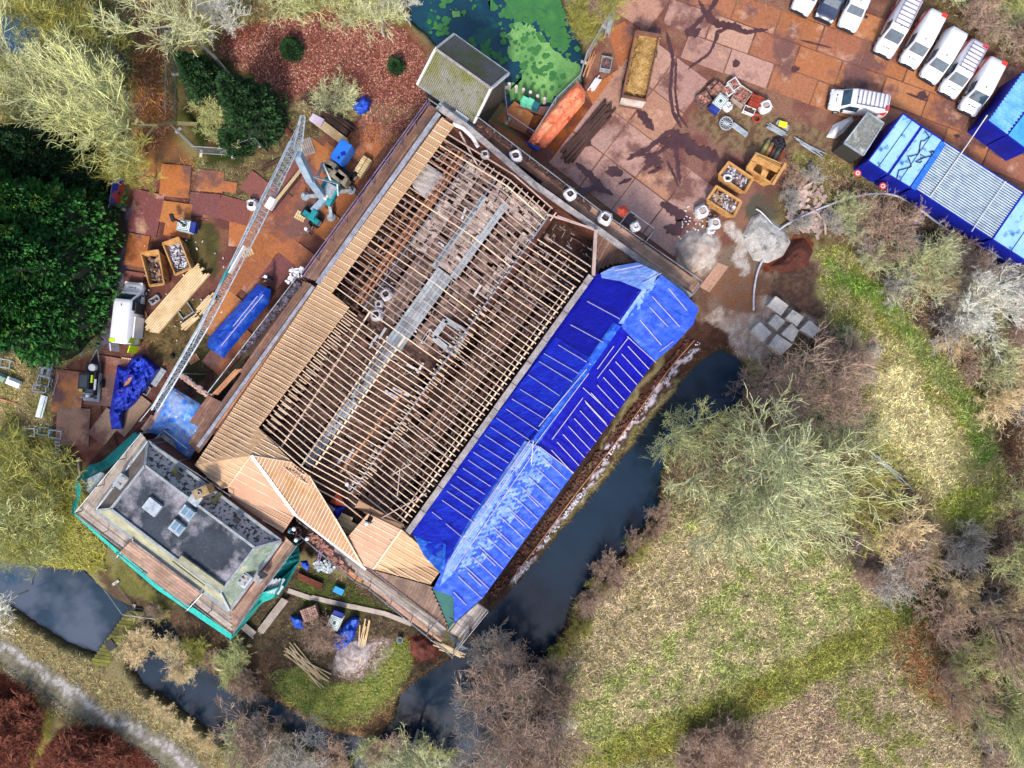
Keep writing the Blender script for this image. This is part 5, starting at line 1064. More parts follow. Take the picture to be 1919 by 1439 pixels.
stackpile('tube_pile', 'pale poles half hidden in brush, beside the silver poles', (1560, 815), (1600, 862), 8, 4, m_deckg, z=.3, th=.1, jit=8, seed=25, cat='tubes', rnd_=True, part='tube', fan=4)
stackpile('tube_pile', 'silver scaffold tubes on the fence line above the straw trailer', (1152, 12), (1136, 72), 9, 6, m_galv, z=.3, th=.1, jit=6, seed=26, cat='tubes', rnd_=True, part='tube')
stackpile('tube_pile', 'white and blue tubes stacked left of the trailer', (1126, 142), (1106, 172), 12, 5, m_white, z=.3, th=.12, jit=4, seed=27, cat='tubes', rnd_=True, part='tube')
stackpile('tube_pile', 'thin silver poles on dry grass below the conifers', (158, 646), (150, 668), 8, 3, m_galv, z=.1, th=.06, jit=3, seed=28, cat='tubes', rnd_=True, part='tube', fan=2)
tag(MB().box(G(1468, 233, .6), (.75, .5, .06), R(-15)).build('label_sheet', mat('yellow', '#f4e020', k=.85)), 'yellow label sheet lying on a bundle of silver tubes', 'sheet')
tag(MB().box(G(594, 225, .75), (1.2, .75, .1), R(-28)).build('board', mat('lilac_sheet', '#e4d4e8', '#c8b4d0', scale=1)), 'pale lilac sheet lying on the pale boards', 'sheet')
# boardwalk of grey planks in the garden
for k, (a, b) in enumerate((((540, 1107), (584, 1122)), ((584, 1120), (662, 1138)), ((660, 1137), (720, 1150)), ((718, 1149), (772, 1170)))):
    MB().beam(G(*a, .1), G(*b, .1), .42, .07); tag(MB().beam(G(*a, .1 + .01 * k), G(*b, .1 + .01 * k), .45, .07).build('walkway_board', m_deckg), ['grey walkway board nearest the annex netting', 'longest grey walkway board, above the brick stack', 'grey walkway board above the white tank', 'grey walkway board running under the southern scaffold'][k], 'board', 'boards of the garden walkway')
# tarpaulins
def tarpo(label, poly, z, m, amp=.3, step=4, seed=0, zf=None, cat='tarpaulin', name='tarpaulin', fold=1.4):
    o = cloth(poly, z, m, name, None, amp, step, seed, zf, fold=fold); return tag(o, label, cat)
m_tb = tm('tarp_loose', '#0c1ca0', '#0a2cc4', '#2a60e8', s=1.2, b=.5); m_tb2 = tm('tarp_cobalt', '#1a50d0', '#1444c0', '#4a8af0', s=1.0, b=.4)
tarpo('crumpled navy blue tarpaulin heaped beside the generator trailer', [(248, 669), (267, 663), (282, 674), (301, 692), (282, 721), (253, 757), (233, 775), (232, 804), (209, 805), (205, 774), (213, 728), (220, 685), (235, 689)], .25, m_tb, .7, 3, 1)
def zbst(X, Y):
    d = abs((X - 450) * .78 + (Y - 600) * .62 - 0); return 1.9 - min(1.5, max(0, d - 9) * .12)
tarpo('long smooth blue tarpaulin tied over a stack in the west yard', [(484, 532), (508, 543), (505, 568), (425, 664), (420, 672), (388, 650), (392, 632)], 1.2, m_tb2, .18, 4, 2, zf=lambda X, Y: 1.0 + .9 * max(0, 1 - abs((X - 450) * .79 + (Y - 600) * .61) / 26))
tarpo('water filled light blue tarpaulin sagging between the hall and the annex', [(320, 724), (372, 755), (420, 787), (402, 806), (382, 825), (366, 845), (351, 866), (333, 856), (313, 818), (274, 810), (292, 770)], 3.4, m_az if False else mat('tarp_pool', '#5c8cc8', '#8494b8', scale=.35, lo=.42, hi=.55, c3='#2f78d8', s3=1.4, lo3=.5, hi3=.6, rough=.2, spec=.5, bump=.4, bscale=3, fine=.25, k=.85), .25, 4, 3)
tarpo('small crumpled blue tarpaulin on the leaf litter beside the dark beams', [(660, 190), (672, 186), (682, 178), (698, 190), (692, 208), (675, 216), (663, 205)], .1, m_tb2, .6, 2.5, 4)
tarpo('bright blue tarpaulin crumpled against the white tank in the south garden', [(666, 1153), (674, 1160), (666, 1192), (652, 1212), (636, 1219), (622, 1216), (625, 1190), (637, 1180), (651, 1162)], .1, m_tb2, .6, 2.5, 5)
tarpo('folded blue tarpaulin lying left of the brick stack', [(544, 1155), (566, 1153), (572, 1166), (569, 1180), (552, 1177)], .1, m_tb2, .5, 2.5, 6)
tarpo('orange sheet crumpled on the open hall roof', [(631, 924), (640, 932), (649, 949), (632, 948), (618, 942)], 4.9, mat('orange_sheet', '#f47850', '#e4603c', scale=2, fine=.2, rough=.5, k=.85), .4, 2.5, 7, cat='sheet')
tarpo('blue sheet spilling over the open hall roof under the orange one', [(617, 945), (632, 950), (652, 946), (642, 958), (631, 974), (622, 960)], 4.8, m_tb, .4, 2.5, 8, cat='sheet')
tarpo('tiny blue sheet hanging on the ladder beside the annex', [(563, 1052), (576, 1050), (580, 1060), (576, 1070), (568, 1064)], 1.0, m_tb2, .3, 2.5, 9, cat='sheet')
tarpo('crumpled white sheet on the paving beside the grey shed', [(1549, 257), (1562, 234), (1598, 217), (1601, 226), (1582, 248), (1566, 260)], .08, m_white, .3, 3, 10, cat='sheet')
m_or = mat('orange_tarp', '#f8825c', '#f0a078', scale=.6, c3='#d85434', s3=1.2, fine=.25, rough=.5, bump=1.6, bscale=3, stretch=(.5, 1.4, 1), rot=-35, k=.66)
tarpo('long orange tarpaulin covering a stack beside the green pond', [(1084, 152), (1098, 172), (1096, 192), (1060, 235), (1022, 278), (1008, 276), (990, 266), (1015, 225), (1050, 185)], 1, m_or, .4, 3, 11, zf=lambda X, Y: .2 + 1.0 * max(0, 1 - max(0, abs((X - 1042) * .76 + (Y - 215) * .65 + 2) - 8) / 8))
tarpo('blue end sheet folded over the orange covered stack', [(985, 264), (997, 268), (1012, 278), (1008, 284), (992, 276)], .8, m_tb2, .4, 2.5, 12, cat='sheet')
for a, b, s in (((494, 552), (415, 648), 'upper'), ((483, 555), (437, 612), 'lower')): tag(MB().beam(G(*a, 2.15), G(*b, 2.15), .07, .05).build('weighting_lath', m_bat), f'pale lath weighing down the blue covered stack, {"longer" if s == "upper" else "shorter"} of the two', 'lath')
tag(MB().beam(G(249, 698, 1.0), G(231, 734, 1.0), .35, .08).build('board', m_mid), 'pale pink board lying on the crumpled navy tarpaulin', 'board')
# tank cages, bags, pallets
m_ibc = mat('tank_white', '#eef2f0', '#d4dedc', scale=2, k=.85)
def ibc(label, X, Y, rz, base=.0, green=False, s=1.0):
    t = thing('tank_cage', label, 'tank', G(X, Y, base), rz, 'caged liquid tanks')
    def mk(nm, mb, m, p=t): return mb.build(nm, m, p, world=False)
    mk('tank', MB().box((0, 0, .65), (1.1 * s, .95 * s, .95)), m_ibc); mb = MB()
    for z in (.2, .5, .8, 1.15):
        for a, b in (((-1, -1), (1, -1)), ((1, -1), (1, 1)), ((1, 1), (-1, 1)), ((-1, 1), (-1, -1))): mb.beam((a[0] * .6 * s, a[1] * .52 * s, z), (b[0] * .6 * s, b[1] * .52 * s, z), .035, .035)
    mk('cage', mb, m_galv); mb = MB()
    for k in (.42, .28, .14):
        for a, b in (((-1, -1), (1, -1)), ((1, -1), (1, 1)), ((1, 1), (-1, 1)), ((-1, 1), (-1, -1))): mb.beam((a[0] * k * s * 1.1, a[1] * k * s, 1.14), (b[0] * k * s * 1.1, b[1] * k * s, 1.14), .05, .03)
    mk('top_frame', mb, mat('frame_green', '#4f7a78')); mk('cap', MB().lathe((0, 0, 1.12), [(.1, 0), (.1, .08)], 10), m_trim)
    mk('pallet', MB().box((0, 0, .08), (1.2 * s, 1.05 * s, .14)), m_darkw); mk('end_hatch', MB().box((-.5 * s - .35, 0, .8), (.45, .95 * s, .6)), mat('hatch_navy', '#1c2a78', '#2a3a8c', scale=1, k=.8))
    return t
ibc('white caged tank among brick crates in the east yard', 1344, 199, R(52)); ibc('white caged tank beside the crumpled tarpaulin in the south garden', 633, 1160, R(-112)); ibc('white caged tank with a hose arm in the west yard above the skips', 355, 428, R(170))
mb = MB(); mb.tube([G(348, 424, 1.3), G(335, 414, 1.8), G(325, 410, 1.2)], .1, 6); mb.box(G(323, 408, 1.2), (.3, .7, .3), R(20)); tag(mb.build('pump', m_trim), 'black pump head on an arm beside the west yard tank', 'pump')
m_bag = mat('bag_white', '#f0f0f4', '#d0d0d8', scale=2, fine=.15, bump=.6, bscale=5, k=.66); m_fill = mat('bag_fill', '#6a5048', '#3c302e', scale=4, fine=.3); m_fills = mat('bag_sand', '#c8b8ae', '#a89890', scale=4, fine=.3)
def bag(label, X, Y, z, s, rz, fill=m_fill, group='white bulk bags', full=.75):
    s *= .86; t = thing('bulk_bag', label, 'bag', G(X, Y, z), R(rz), group); r = random.Random(int(X * 7 + Y)); n = 16; vs = []; fs = []
    prof = [(.46, 0), (.56, .25), (.54, .55), (.42, .8), (.34, .9), (.28, .88), (.26, full * .8)]
    for rr, zz in prof:
        for k in range(n): a = 2 * math.pi * k / n; q = 1 + .16 * abs(math.sin(2 * a)) ** 2 + r.uniform(-.07, .07); vs.append((rr * s * q * math.cos(a), rr * s * q * math.sin(a), zz * s + (r.uniform(-.05, .12) if zz > .8 else 0)))
    for i in range(len(prof) - 1):
        for k in range(n): fs.append((i * n + k, i * n + (k + 1) % n, (i + 1) * n + (k + 1) % n, (i + 1) * n + k))
    MB().add(vs, fs).build('sack', m_bag, t, smooth=True, world=False)
    MB().lathe((0, 0, 0), [(.3 * s, full * .86 * s), (.2 * s, full * .9 * s), (.05, full * .92 * s)], 12).build('contents', fill, t, smooth=True, world=False)
    for a in (0.8, 2.4, 3.9, 5.5): MB().tube([(.4 * s * math.cos(a), .4 * s * math.sin(a), .85 * s), (.6 * s * math.cos(a + .2), .6 * s * math.sin(a + .2), .8 * s), (.4 * s * math.cos(a + .4), .4 * s * math.sin(a + .4), .85 * s)], .025, 4).build('strap', m_bag, t, world=False)
for a in (('white bulk bag on the north-east scaffold, the one nearest the gatehouse', 967, 296, 4.4, 1.15, 10), ('white bulk bag in the middle of the north-east scaffold', 1068, 367, 4.4, 1.15, 30), ('largest white bulk bag on the north-east scaffold beside a brick heap', 1133, 412, 4.4, 1.25, 60), ('small white bag on the scaffold beside the railed bay', 1190, 427, 4.4, .9, 20, m_bag), ('white bulk bag beneath the crane jib in the west yard', 477, 386, .1, 1.1, 0), ('round white bulk bag beside the red brick crate', 1431, 204, .1, 1.25, 15, m_fills, 'white bulk bags', .85), ('white bulk bag left of the white caged tank in the east yard', 1362, 203, .1, .9, 40, m_bag), ('white bulk bag of plaster just below the skips', 1313, 399, .1, 1.3, 25, m_fills, 'white bulk bags', .9), ('white sack standing against the lime heap, lowest of the group', 1337, 421, .1, 1.15, 5, m_fills, 'white bulk bags', .9), ('tiny white sack at the edge of the lime heap', 1331, 433, .1, .8, 5, m_bag),
          ('white bulk bag lying open on the attic floor, upper of three', 726, 553, 3.8, 1.1, 30), ('small white bag between two others on the attic floor', 712, 571, 3.8, .8, 0), ('dark mouthed white bag on the attic floor, lower of three', 708, 591, 3.8, 1.15, 0, m_black), ('white bag hanging over the northern rafters near the rusty beam', 910, 292, 4.6, .8, 0, m_fill)):
    bag(*a)
def crate(name, label, X, Y, sx, sy, rz, h, m, fill=None, base=.0, cat='crate', n=0, group=None, grid=None):
    t = thing(name, label, cat, G(X, Y, base), R(rz), group); w_ = .05
    if fill is None and not grid: MB().box((0, 0, h / 2), (sx, sy, h)).build('box', m, t, world=False, bevel=.03); MB().box((0, 0, h + .03), (sx * 1.04, sy * 1.04, .05)).build('lid', m, t, world=False)
    elif grid:
        nx_, ny_ = grid; r = random.Random(int(X)); mb = MB()
        for i in range(nx_):
            for j in range(ny_): mb.box(((i + .5) / nx_ * sx - sx / 2, (j + .5) / ny_ * sy - sy / 2, h * r.uniform(.85, 1.05) / 2 + .1), (sx / nx_ * .84, sy / ny_ * .84, h), r.uniform(-.1, .1))
        mb.build('block_layer', m, t, world=False); MB().box((0, 0, .06), (sx, sy, .1)).build('pallet', m_darkw, t, world=False)
    else:
        mb = MB()
        for s in (-1, 1): mb.box((s * (sx - w_) / 2, 0, h / 2), (w_, sy, h)); mb.box((0, s * (sy - w_) / 2, h / 2), (sx - 2 * w_, w_, h))
        mb.box((0, 0, .05), (sx - .1, sy - .1, .06)).build('frame', m, t, world=False)
        r = random.Random(int(X + Y)); mb = MB(); mb.box((0, 0, h * .5), (sx - .12, sy - .12, .06))
        for k in range(n): mb.box((r.uniform(-.42, .42) * sx, r.uniform(-.42, .42) * sy, h * .6 + r.uniform(0, .2)), (.24, .12, .1), r.uniform(0, 3), r.uniform(-.3, .3))
        mb.build('contents', fill, t, world=False)
    return t
m_brk = mat('old_bricks', '#c08c7c', '#8a5a50', scale=2, island=.4, hue=.02); m_redb = mat('red_bricks', '#b84a34', '#9a3c2c', scale=2, island=.2, fine=.15); m_pinkb = mat('pink_bricks', '#c8a294', '#b08478', scale=2, island=.3, hue=.01); m_crt = mat('crate_grey', '#8a7470', '#5c4c4c', scale=1.5, fine=.2)
BG = 'brick crates in the east yard'
crate('brick_crate', 'wooden crate of broken bricks lowest left of the group', 1317, 191, 1.1, 1.2, 30, .7, m_crt, m_brk, n=40, group=BG)
crate('brick_pallet', 'pinkish brick stack above the white caged tank', 1344, 176, 1.1, 1.1, 45, .8, m_brk, grid=(6, 8), group=BG)
crate('brick_crate', 'small brown crate at the top left of the brick group', 1336, 168, 1.0, .9, 40, .6, m_crt, m_brk, n=25, group=BG)
crate('brick_crate', 'white crate of bricks at the top of the group', 1372, 164, .9, 1.0, 35, .8, m_bag, m_brk, n=25, group=BG)
crate('brick_crate', 'blue and white tub right above the caged tank', 1364, 173, .8, .9, 30, .6, m_ibc, m_brk, n=15, group=BG)
crate('brick_crate', 'widest open crate filled with pink bricks', 1387, 184, 1.35, 1.5, -35, .7, m_deckg, m_brk, n=80, group=BG)
crate('brick_pallet', 'bright red brick stack between the pink crate and the round bag', 1413, 195, 1.2, .95, -20, .8, m_redb, grid=(10, 3), group=BG)
crate('tub', 'white tub with dark contents below the red brick stack', 1402, 210, 1.1, .6, -22, .5, m_white, m_fill, n=8, cat='tub')
crate('brick_pallet', 'stack of pink roof tiles on the ground in the south garden', 585, 1146, 1.5, 1.2, 20, .7, m_pinkb, grid=(7, 6))
crate('crate', 'small blue box on the grass under the garden walkway', 637, 1105, .9, .55, -25, .4, mat('box_blue', '#2f8ce0', k=.85))
crate('crate', 'grey wire cage with blue frame, between the pond and the straw trailer', 1135, 124, 1.0, 1.2, -10, .7, m_galv, m_rub, n=14)
for q in ((983, 196), (994, 199), (1004, 205)): crate('wheelie_bin', {983: 'light green bin at the pond edge, left of three', 994: 'light green bin at the pond edge, middle of three', 1004: 'dark teal bin at the pond edge, right of three'}[q[0]], q[0], q[1], .55, .6, -28, 1.0, mat('bin_green', '#6fcaa8', '#4fb08c', scale=2, k=.8) if q[0] < 1000 else mat('bin_teal', '#1f5c68', '#2a7080', scale=2), cat='bin', group='bins at the pond')
def pallet(label, X, Y, rz, sx=1.2, sy=.8, m=m_tim, base=.0, n_=5):
    t = thing('pallet', label, 'pallet', G(X, Y, base), R(rz), 'loose pallets')
    for k in range(n_): MB().box((-sx / 2 + (k + .5) * sx / n_, 0, .13), (sx / n_ * .7, sy, .03)).build('slat', m, t, world=False)
    for s in (-1, 0, 1): MB().box((0, s * sy * .42, .06), (sx, .09, .1)).build('bearer', m, t, world=False)
for a in (('pallet lying beside the teal crane axle', 564, 406, -28, 1.0, .8), ('pallet under the middle of the crane jib', 464, 474, 25), ('pallet at the corner of the blue covered stack', 364, 673, 30, 1.0, .7, m_mid), ('pallet at the top edge of the crumpled navy tarpaulin', 238, 679, -6, 1.0, .8), ('wide slatted pallet beside the crane mast', 571, 278, 20, 1.8, 1.6, m_deckg, 0, 9), ('pallet beside the side door of the white van', 269, 588, 20, .7, .9, m_mid), ('brown pallet leaning under the open cabin', 1842, 262, -30, 1.2, 1.4, m_plank_d, 0, 7), ('brown pallet lying right of the leaning one, by the open cabin', 1868, 284, -30, 1.4, .8, m_plank_d)): pallet(*a)
crate('block_stack', 'neat stack of short pale logs against the north-west scaffold', 682, 316, .95, 1.9, -32, .6, m_tim, grid=(2, 9), cat='timber')
# concrete blocks
m_conc = mat('concrete', '#e8dfd6', '#c8beb4', scale=1.2, fine=.3, fscale=9, c3='#8c8a74', s3=.8, lo3=.6, hi3=.75, bump=.3)
for i, (q, lb) in enumerate((((265, 390, 325, 435, 290, 485, 225, 435), 'pale concrete block at the top of the group'), ((345, 455, 398, 490, 365, 535, 310, 495), 'concrete block upper right of the smallest one'), ((265, 475, 310, 510, 270, 555, 230, 520), 'smallest concrete block, in the middle of the group'), ((190, 512, 245, 565, 205, 608, 145, 555), 'clean concrete block at the left of the group'), ((425, 505, 475, 545, 440, 590, 378, 550), 'concrete block farthest right, next to brush'), ((340, 520, 375, 555, 345, 610, 290, 570), 'mossy concrete block between the smallest and the lowest'), ((270, 570, 345, 620, 290, 670, 230, 625), 'largest mossy concrete block at the bottom of the group'))):
    P = [G(1350 + q[k] / 2.523, 400 + q[k + 1] / 2.523, .8) for k in (0, 2, 4, 6)]; mb = MB(); mb.prism([(p.x, p.y) for p in P], 0, .8); tag(mb.build('concrete_block', m_conc, bevel=.04), lb, 'concrete block', 'concrete blocks on the sand')
# gas bottles
for k in range(5):
    p = G(1435 + k * 7, 276 + k * 4.5, .25); d = Vector((math.cos(R(62)), math.sin(R(62)), 0)); t = thing('gas_bottle', 'gas bottle lying in a row of five, %s' % ['yellowish, nearest the orange skip', 'dull orange, second from the skip side', 'brown, middle one of the row', 'grey green, second from the shed side', 'rusty orange with a pale end'][k], 'gas bottle', (p.x, p.y, 0), 0, 'gas bottles')
    MB().tube([p - d * .75, p - d * .68, p + d * .5, p + d * .62], .2, 12).tube([p - d * .7, p + d * .5], .22, 12).build('cylinder', mat('bottle%d' % k, ['#a8a060', '#c08a5c', '#6a4c3c', '#6a7468', '#b8603c'][k], rough=.4), t, smooth=True); MB().tube([p + d * .62, p + d * .8], .08, 8).build('valve', m_steel, t)
crate('rubble_box', 'black box heaped with coal dark scrap beside the gas bottles', 1459, 272, 1.0, .9, 15, .5, m_trim, mat('dark_scrap', '#3c3844', '#23202a', scale=3, island=.4), n=30)
# wire wheel, hose coil, bucket
mb = MB(); c = G(1361, 232, .4)
for k in range(14): a = 2 * math.pi * k / 14; mb.tube([c, c + Vector((.6 * math.cos(a), .6 * math.sin(a), .1))], .04, 4)
mb.tube([c + Vector((.6 * math.cos(a), .6 * math.sin(a), .1)) for a in [2 * math.pi * k / 20 for k in range(21)]], .06, 5); tag(mb.build('wire_wheel', m_galv), 'spoked silver wire wheel lying left of the thick pipe', 'wheel')
def ring(name, label, X, Y, r_, m, n=3, rr=.05, cat='hose', z=.15):
    pts = [G(X, Y, z) + Vector(((r_ + .05 * math.sin(a * 3.3)) * math.cos(a), (r_ + .05 * math.cos(a * 2.1)) * math.sin(a), .04 * a / 6.3)) for a in [i * .3 for i in range(int(21 * n))]]
    return tag(MB().tube(pts, rr, 6).build(name, m), label, cat)
ring('hose_coil', 'coil of blue hose lying below the long cabin row', 1717, 409, .55, mat('hose_blue', '#1c5cb0', '#2f80d0', scale=2), 5, .06)
ring('tyre', 'white ring lying on rubble in the middle east skip', 1364, 334, .32, m_white, 1, .09, 'ring', 1.35)
ring('hose_coil', 'red hose coiled beside the white tub in the east yard', 1418, 222, .35, m_redb, 4, .07)
MBk = MB(); MBk.lathe(G(751, 1197, .0), [(.22, 0), (.3, .45), (.27, .45), (.2, .1)], 12); tag(MBk.build('bucket', m_galv, smooth=True), 'grey bucket standing left of the red earth heap', 'bucket')
tag(MB().lathe(G(325, 668, 0), [(.16, 0), (.2, .1), (.2, .3), (.1, .4)], 12).build('ball_float', m_black, smooth=True), 'small black ball lying below the big timber stack', 'ball')
# hoses and cables
def hose(label, pts, r_, m, z=.3, name='hose'):
    P = [G(p[0], p[1], p[2] if len(p) > 2 else z) for p in pts]; Q = []
    for i in range(len(P) - 1):
        a, b, c, d = P[max(i - 1, 0)], P[i], P[i + 1], P[min(i + 2, len(P) - 1)]
        for k in range(5): t = k / 5; Q.append(.5 * ((2 * b) + (c - a) * t + (2 * a - 5 * b + 4 * c - d) * t * t + (3 * b - a - 3 * c + d) * t ** 3))
    Q.append(P[-1]); return tag(MB().tube(Q, r_, 6).build(name, m), label, 'hose' if name == 'hose' else 'cable')
m_hose = mat('hose_grey', '#d4d4de', '#a8a8b8', scale=2, k=.8)
hose('long pale hose arching from the sand heap to the cabins', [(1413, 582), (1414, 545), (1422, 505), (1440, 470), (1460, 432), (1500, 408), (1550, 386), (1600, 370), (1640, 363), (1680, 367), (1716, 386), (1750, 412), (1790, 440)], .09, m_hose)
hose('short pale hose crossing the grey lime heap', [(1396, 448), (1420, 440), (1460, 432), (1450, 422), (1430, 400), (1418, 392)], .06, m_hose)
hose('thin pale rope along the bank below the blue roof', [(1302, 638), (1255, 692), (1208, 756), (1150, 836), (1080, 926), (1010, 1020), (960, 1085)], .05, m_mid, .2)
hose('black cable trailing from the generator over pale slabs', [(190, 758), (192, 775), (205, 795), (215, 815), (220, 835)], .035, m_black, .12, 'cable')
hose('white cable stretched over the corrugated cabin roof', [(1851, 216, 3.2), (1802, 288, 3.0), (1745, 368, 3.0)], .05, m_white, name='cable')
hose('white cable on the right part of the corrugated roof', [(1886, 340, 3.05), (1850, 392, 3.05), (1822, 434, 3.05)], .04, m_white, name='cable')
# road signs
for X, Y, lb in ((1608, 325, 'round red and white sign on a pole, left of the pair by the cabins'), (1655, 349, 'round red and white sign on a pole, right of the pair by the cabins')):
    t = thing('road_sign', lb, 'sign', G(X - 2, Y + 2, 0), 0, 'round signs'); p = G(X, Y, 1.6); MB().tube([(p.x + .2, p.y, 0), (p.x, p.y, 1.6)], .04, 6).build('pole', m_galv, t)
    MB().lathe(p, [(.32, 0), (.32, .03)], 18).build('red_disc', m_vr, t); MB().lathe(p + Vector((0, 0, .035)), [(.2, 0), (.2, .01)], 18).build('white_disc', m_white, t); MB().lathe(p + Vector((0, 0, .05)), [(.1, 0), (.1, .008)], 12).build('centre_mark', m_vr, t)
# generator trailer
gn = thing('generator_trailer', 'black generator on a braked trailer with drawbar, left of the navy tarpaulin', 'trailer', G(181, 712, 0), R(-5))
def mk(nm, mb, m, p=gn, **k): return mb.build(nm, m, p, world=False, **k)
mk('frame', MB().box((0, -.2, .5), (1.5, 3.6, .12)), m_steel); b_ = mk('engine_box', MB().box((-.25, -.15, 1.05), (1.0, 1.5, 1.0)), mat('box_black', '#2a3038', '#1c2026', scale=1, rough=.4), bevel=.06); mk('panel_line', MB().box((-.25, -.15, 1.57), (.7, 1.1, .03)), mat('box_grey', '#48525c'), b_)
mk('drum', MB().lathe((.2, 1.15, .7), [(.32, 0), (.34, .5), (.3, .54)], 16), m_white); mk('drum_tray', MB().box((.1, 1.15, .65), (1.4, .95, .3)), m_trim); mk('side_rail', MB().box((.62, -.3, 1.1), (.12, 2.2, .5)), m_trim); mk('yellow_panel', MB().box((.42, .1, 1.3), (.18, .7, .3)), m_vy); mk('white_tube', MB().tube([(.7, -.9, 1.3), (.7, .1, 1.3)], .1, 8), m_white); mk('rear_rack', MB().box((-.1, -1.7, .8), (1.3, .1, .5)).box((-.1, -1.3, .8), (1.3, .08, .4)), m_steel); mk('canister', MB().lathe((-.1, -1.5, .6), [(.2, 0), (.2, .4), (.1, .5)], 10), m_white); mk('jerry_can', MB().box((-.85, -1.05, .7), (.3, .25, .4)), mat('can_yellow', '#e0d060'))
dbm = MB()
for s in (-1, 1): dbm.beam((s * .45, 1.6, .5), (0.15, 2.9, .5), .09, .09)
mk('drawbar', dbm, m_steel)
for s in (-1, 1): mk('wheel', MB().tube([(s * .78, -.3, .36), (s * .98, -.3, .36)], .36, 14), m_black)
# steel racks and channels, west lawn
def frame(label, X, Y, sx, sy, rz, m=m_galv, h=.5, bars=0, name='steel_rack', group='steel racks on the west lawn'):
    t = thing(name, label, 'frame', G(X, Y, 0), R(rz), group)
    for z in (.08, h):
        for a, b in (((-1, -1), (1, -1)), ((1, -1), (1, 1)), ((1, 1), (-1, 1)), ((-1, 1), (-1, -1))): MB().beam((a[0] * sx / 2, a[1] * sy / 2, z), (b[0] * sx / 2, b[1] * sy / 2, z), .07, .07).build('rail', m, t, world=False)
    for i in (-1, 1):
        for j in (-1, 1): MB().box((i * sx / 2, j * sy / 2, h / 2), (.08, .08, h)).build('post', m, t, world=False)
    for k in range(bars): MB().box((-sx / 2 + (k + .5) * sx / bars, 0, h - .06), (sx / bars * .45, sy * .92, .05)).build('slat', m, t, world=False)
frame('empty steel rack nearest the left edge of the lawn', 15, 682, 1.1, .75, -10); frame('steel rack filled with blue grey slats, top of the column', 96, 682, 1.1, .95, -12, bars=5, h=.6); frame('steel rack holding brown scrap, below the slatted one', 92, 697, 1.1, .8, -12, h=.6, bars=2, m=m_steel); frame('open steel rack in the middle of the column', 88, 715, 1.1, .85, -14); frame('steel rack with a white channel across it', 81, 729, 1.2, .6, -5); frame('faint steel rack half hidden in yellowish scrub', 61, 810, 1.05, .7, 0); frame('green steel rack below the lawn column', 88, 808, 1.0, .7, -5, m=mat('frame_green2', '#6a9a88')); frame('lower right steel rack against the rusty plates', 110, 814, 1.1, .7, -8); frame('dark square frame at the conifer edge', 68, 669, .8, .8, 40, m=m_trim); frame('thin steel rack between the two blue tarpaulins', 273, 730, .9, .8, -30, h=.2); frame('small steel rack lying left of the big timber stack', 292, 563, .9, .5, 35, h=.3); frame('steel mesh frame beside the short lumber pile', 347, 580, 1.2, 1.4, 35, h=.2)
def chan(label, a, b, w_, m=m_galv, h=.25, name='steel_channel'): tag(MB().beam(G(*a, h / 2 + .02), G(*b, h / 2 + .02), w_, h * .5).beam(G(*a, h + .05), G(*b, h + .05), w_ * .3, h * .4).build(name, m), label, 'channel')
chan('white steel channel standing below the lawn frames', (84, 742), (73, 783), .65, m_ibc); chan('wide grey channel at the end of the navy tarpaulin', (307, 692), (287, 722), .65, m_galv); chan('thin steel bar leaning beside the lawn frames', (111, 702), (100, 741), .08); chan('rounded pale trough right of the two on the left lawn', (14, 712), (38, 722), .7, m_ibc, .5, 'trough'); chan('rounded green trough at the very left edge', (-8, 702), (10, 711), .7, mat('trough_green', '#9ab8a8', '#7a9a8a', scale=2), .5, 'trough'); chan('pale board lying on the left lawn', (-6, 746), (32, 757), .22, m_mid, .1, 'board'); chan('pale trough in yellowish scrub at the left edge', (-5, 818), (24, 822), .5, m_ibc, .3, 'trough')
chan('grey board standing at the annex corner', (146, 858), (152, 902), .3, m_deckg, .2, 'board')
lad = thing('ladder', 'white ladder lying in scrub below the lawn frames', 'ladder', G(108, 850, 0))
for s in (-4, 4): MB().beam(G(108 + s, 826, .2), G(108 + s, 878, .2), .07, .08).build('rail', m_galv, lad)
for k in range(9): MB().beam(G(104, 829 + k * 5.8, .22), G(112, 829 + k * 5.8, .22), .08, .04).build('rung', m_white, lad)
lad = thing('ladder', 'steep grey ladder between the annex netting and the southern scaffold', 'ladder', G(605, 1080, 0))
for s in (-2.5, 2.5): MB().beam(G(596 + s, 1055, .2), G(606 + s, 1020, 4.6), .07, .06).build('rail', m_purp, lad)
for k in range(10): t_ = k / 9; MB().beam(G(593.5 + 10 * t_, 1055 - 35 * t_, .2 + 4.4 * t_), G(598.5 + 10 * t_, 1055 - 35 * t_, .2 + 4.4 * t_), .06, .04).build('rung', m_purp, lad)
# fences
m_mesh = mat('fence_mesh', '#7a8a94', alpha=.35)
def fence(label, pts, h=2.0, m=m_galv, banner=None, group='temporary site fences', n_=3, foot=True):
    t = thing('site_fence', label, 'fence', G(*pts[0], 0), 0, group)
    for a, b in zip(pts, pts[1:]):
        A, Bq = G(*a, 0), G(*b, 0); U_ = Vector((0, 0, h)); k = max(1, round((Bq - A).length / 3.4))
        for i in range(k):
            p, q = A.lerp(Bq, i / k), A.lerp(Bq, (i + 1) / k); q = p.lerp(q, .985)
            mb = MB().tube([p, p + U_, q + U_, q], .03, 5); mb.tube([p + Vector((0, 0, .15)), q + Vector((0, 0, .15))], .025, 5)
            if not banner:
                for j in range(1, 22): c = p.lerp(q, j / 22); mb.tube([c, c + U_], .012, 3)
            pn = mb.build('fence_panel', m, t)
            if banner: MB().beam(p.lerp(q, .0) + U_ * .5, p.lerp(q, 1.0) + U_ * .5, .03, h * .9).build('banner', banner, pn)
            if foot: MB().box((p.x, p.y, .07), (.7, .25, .13), math.atan2((Bq - A).y, (Bq - A).x) + 1.57).build('foot', m_conc, t)
    return t
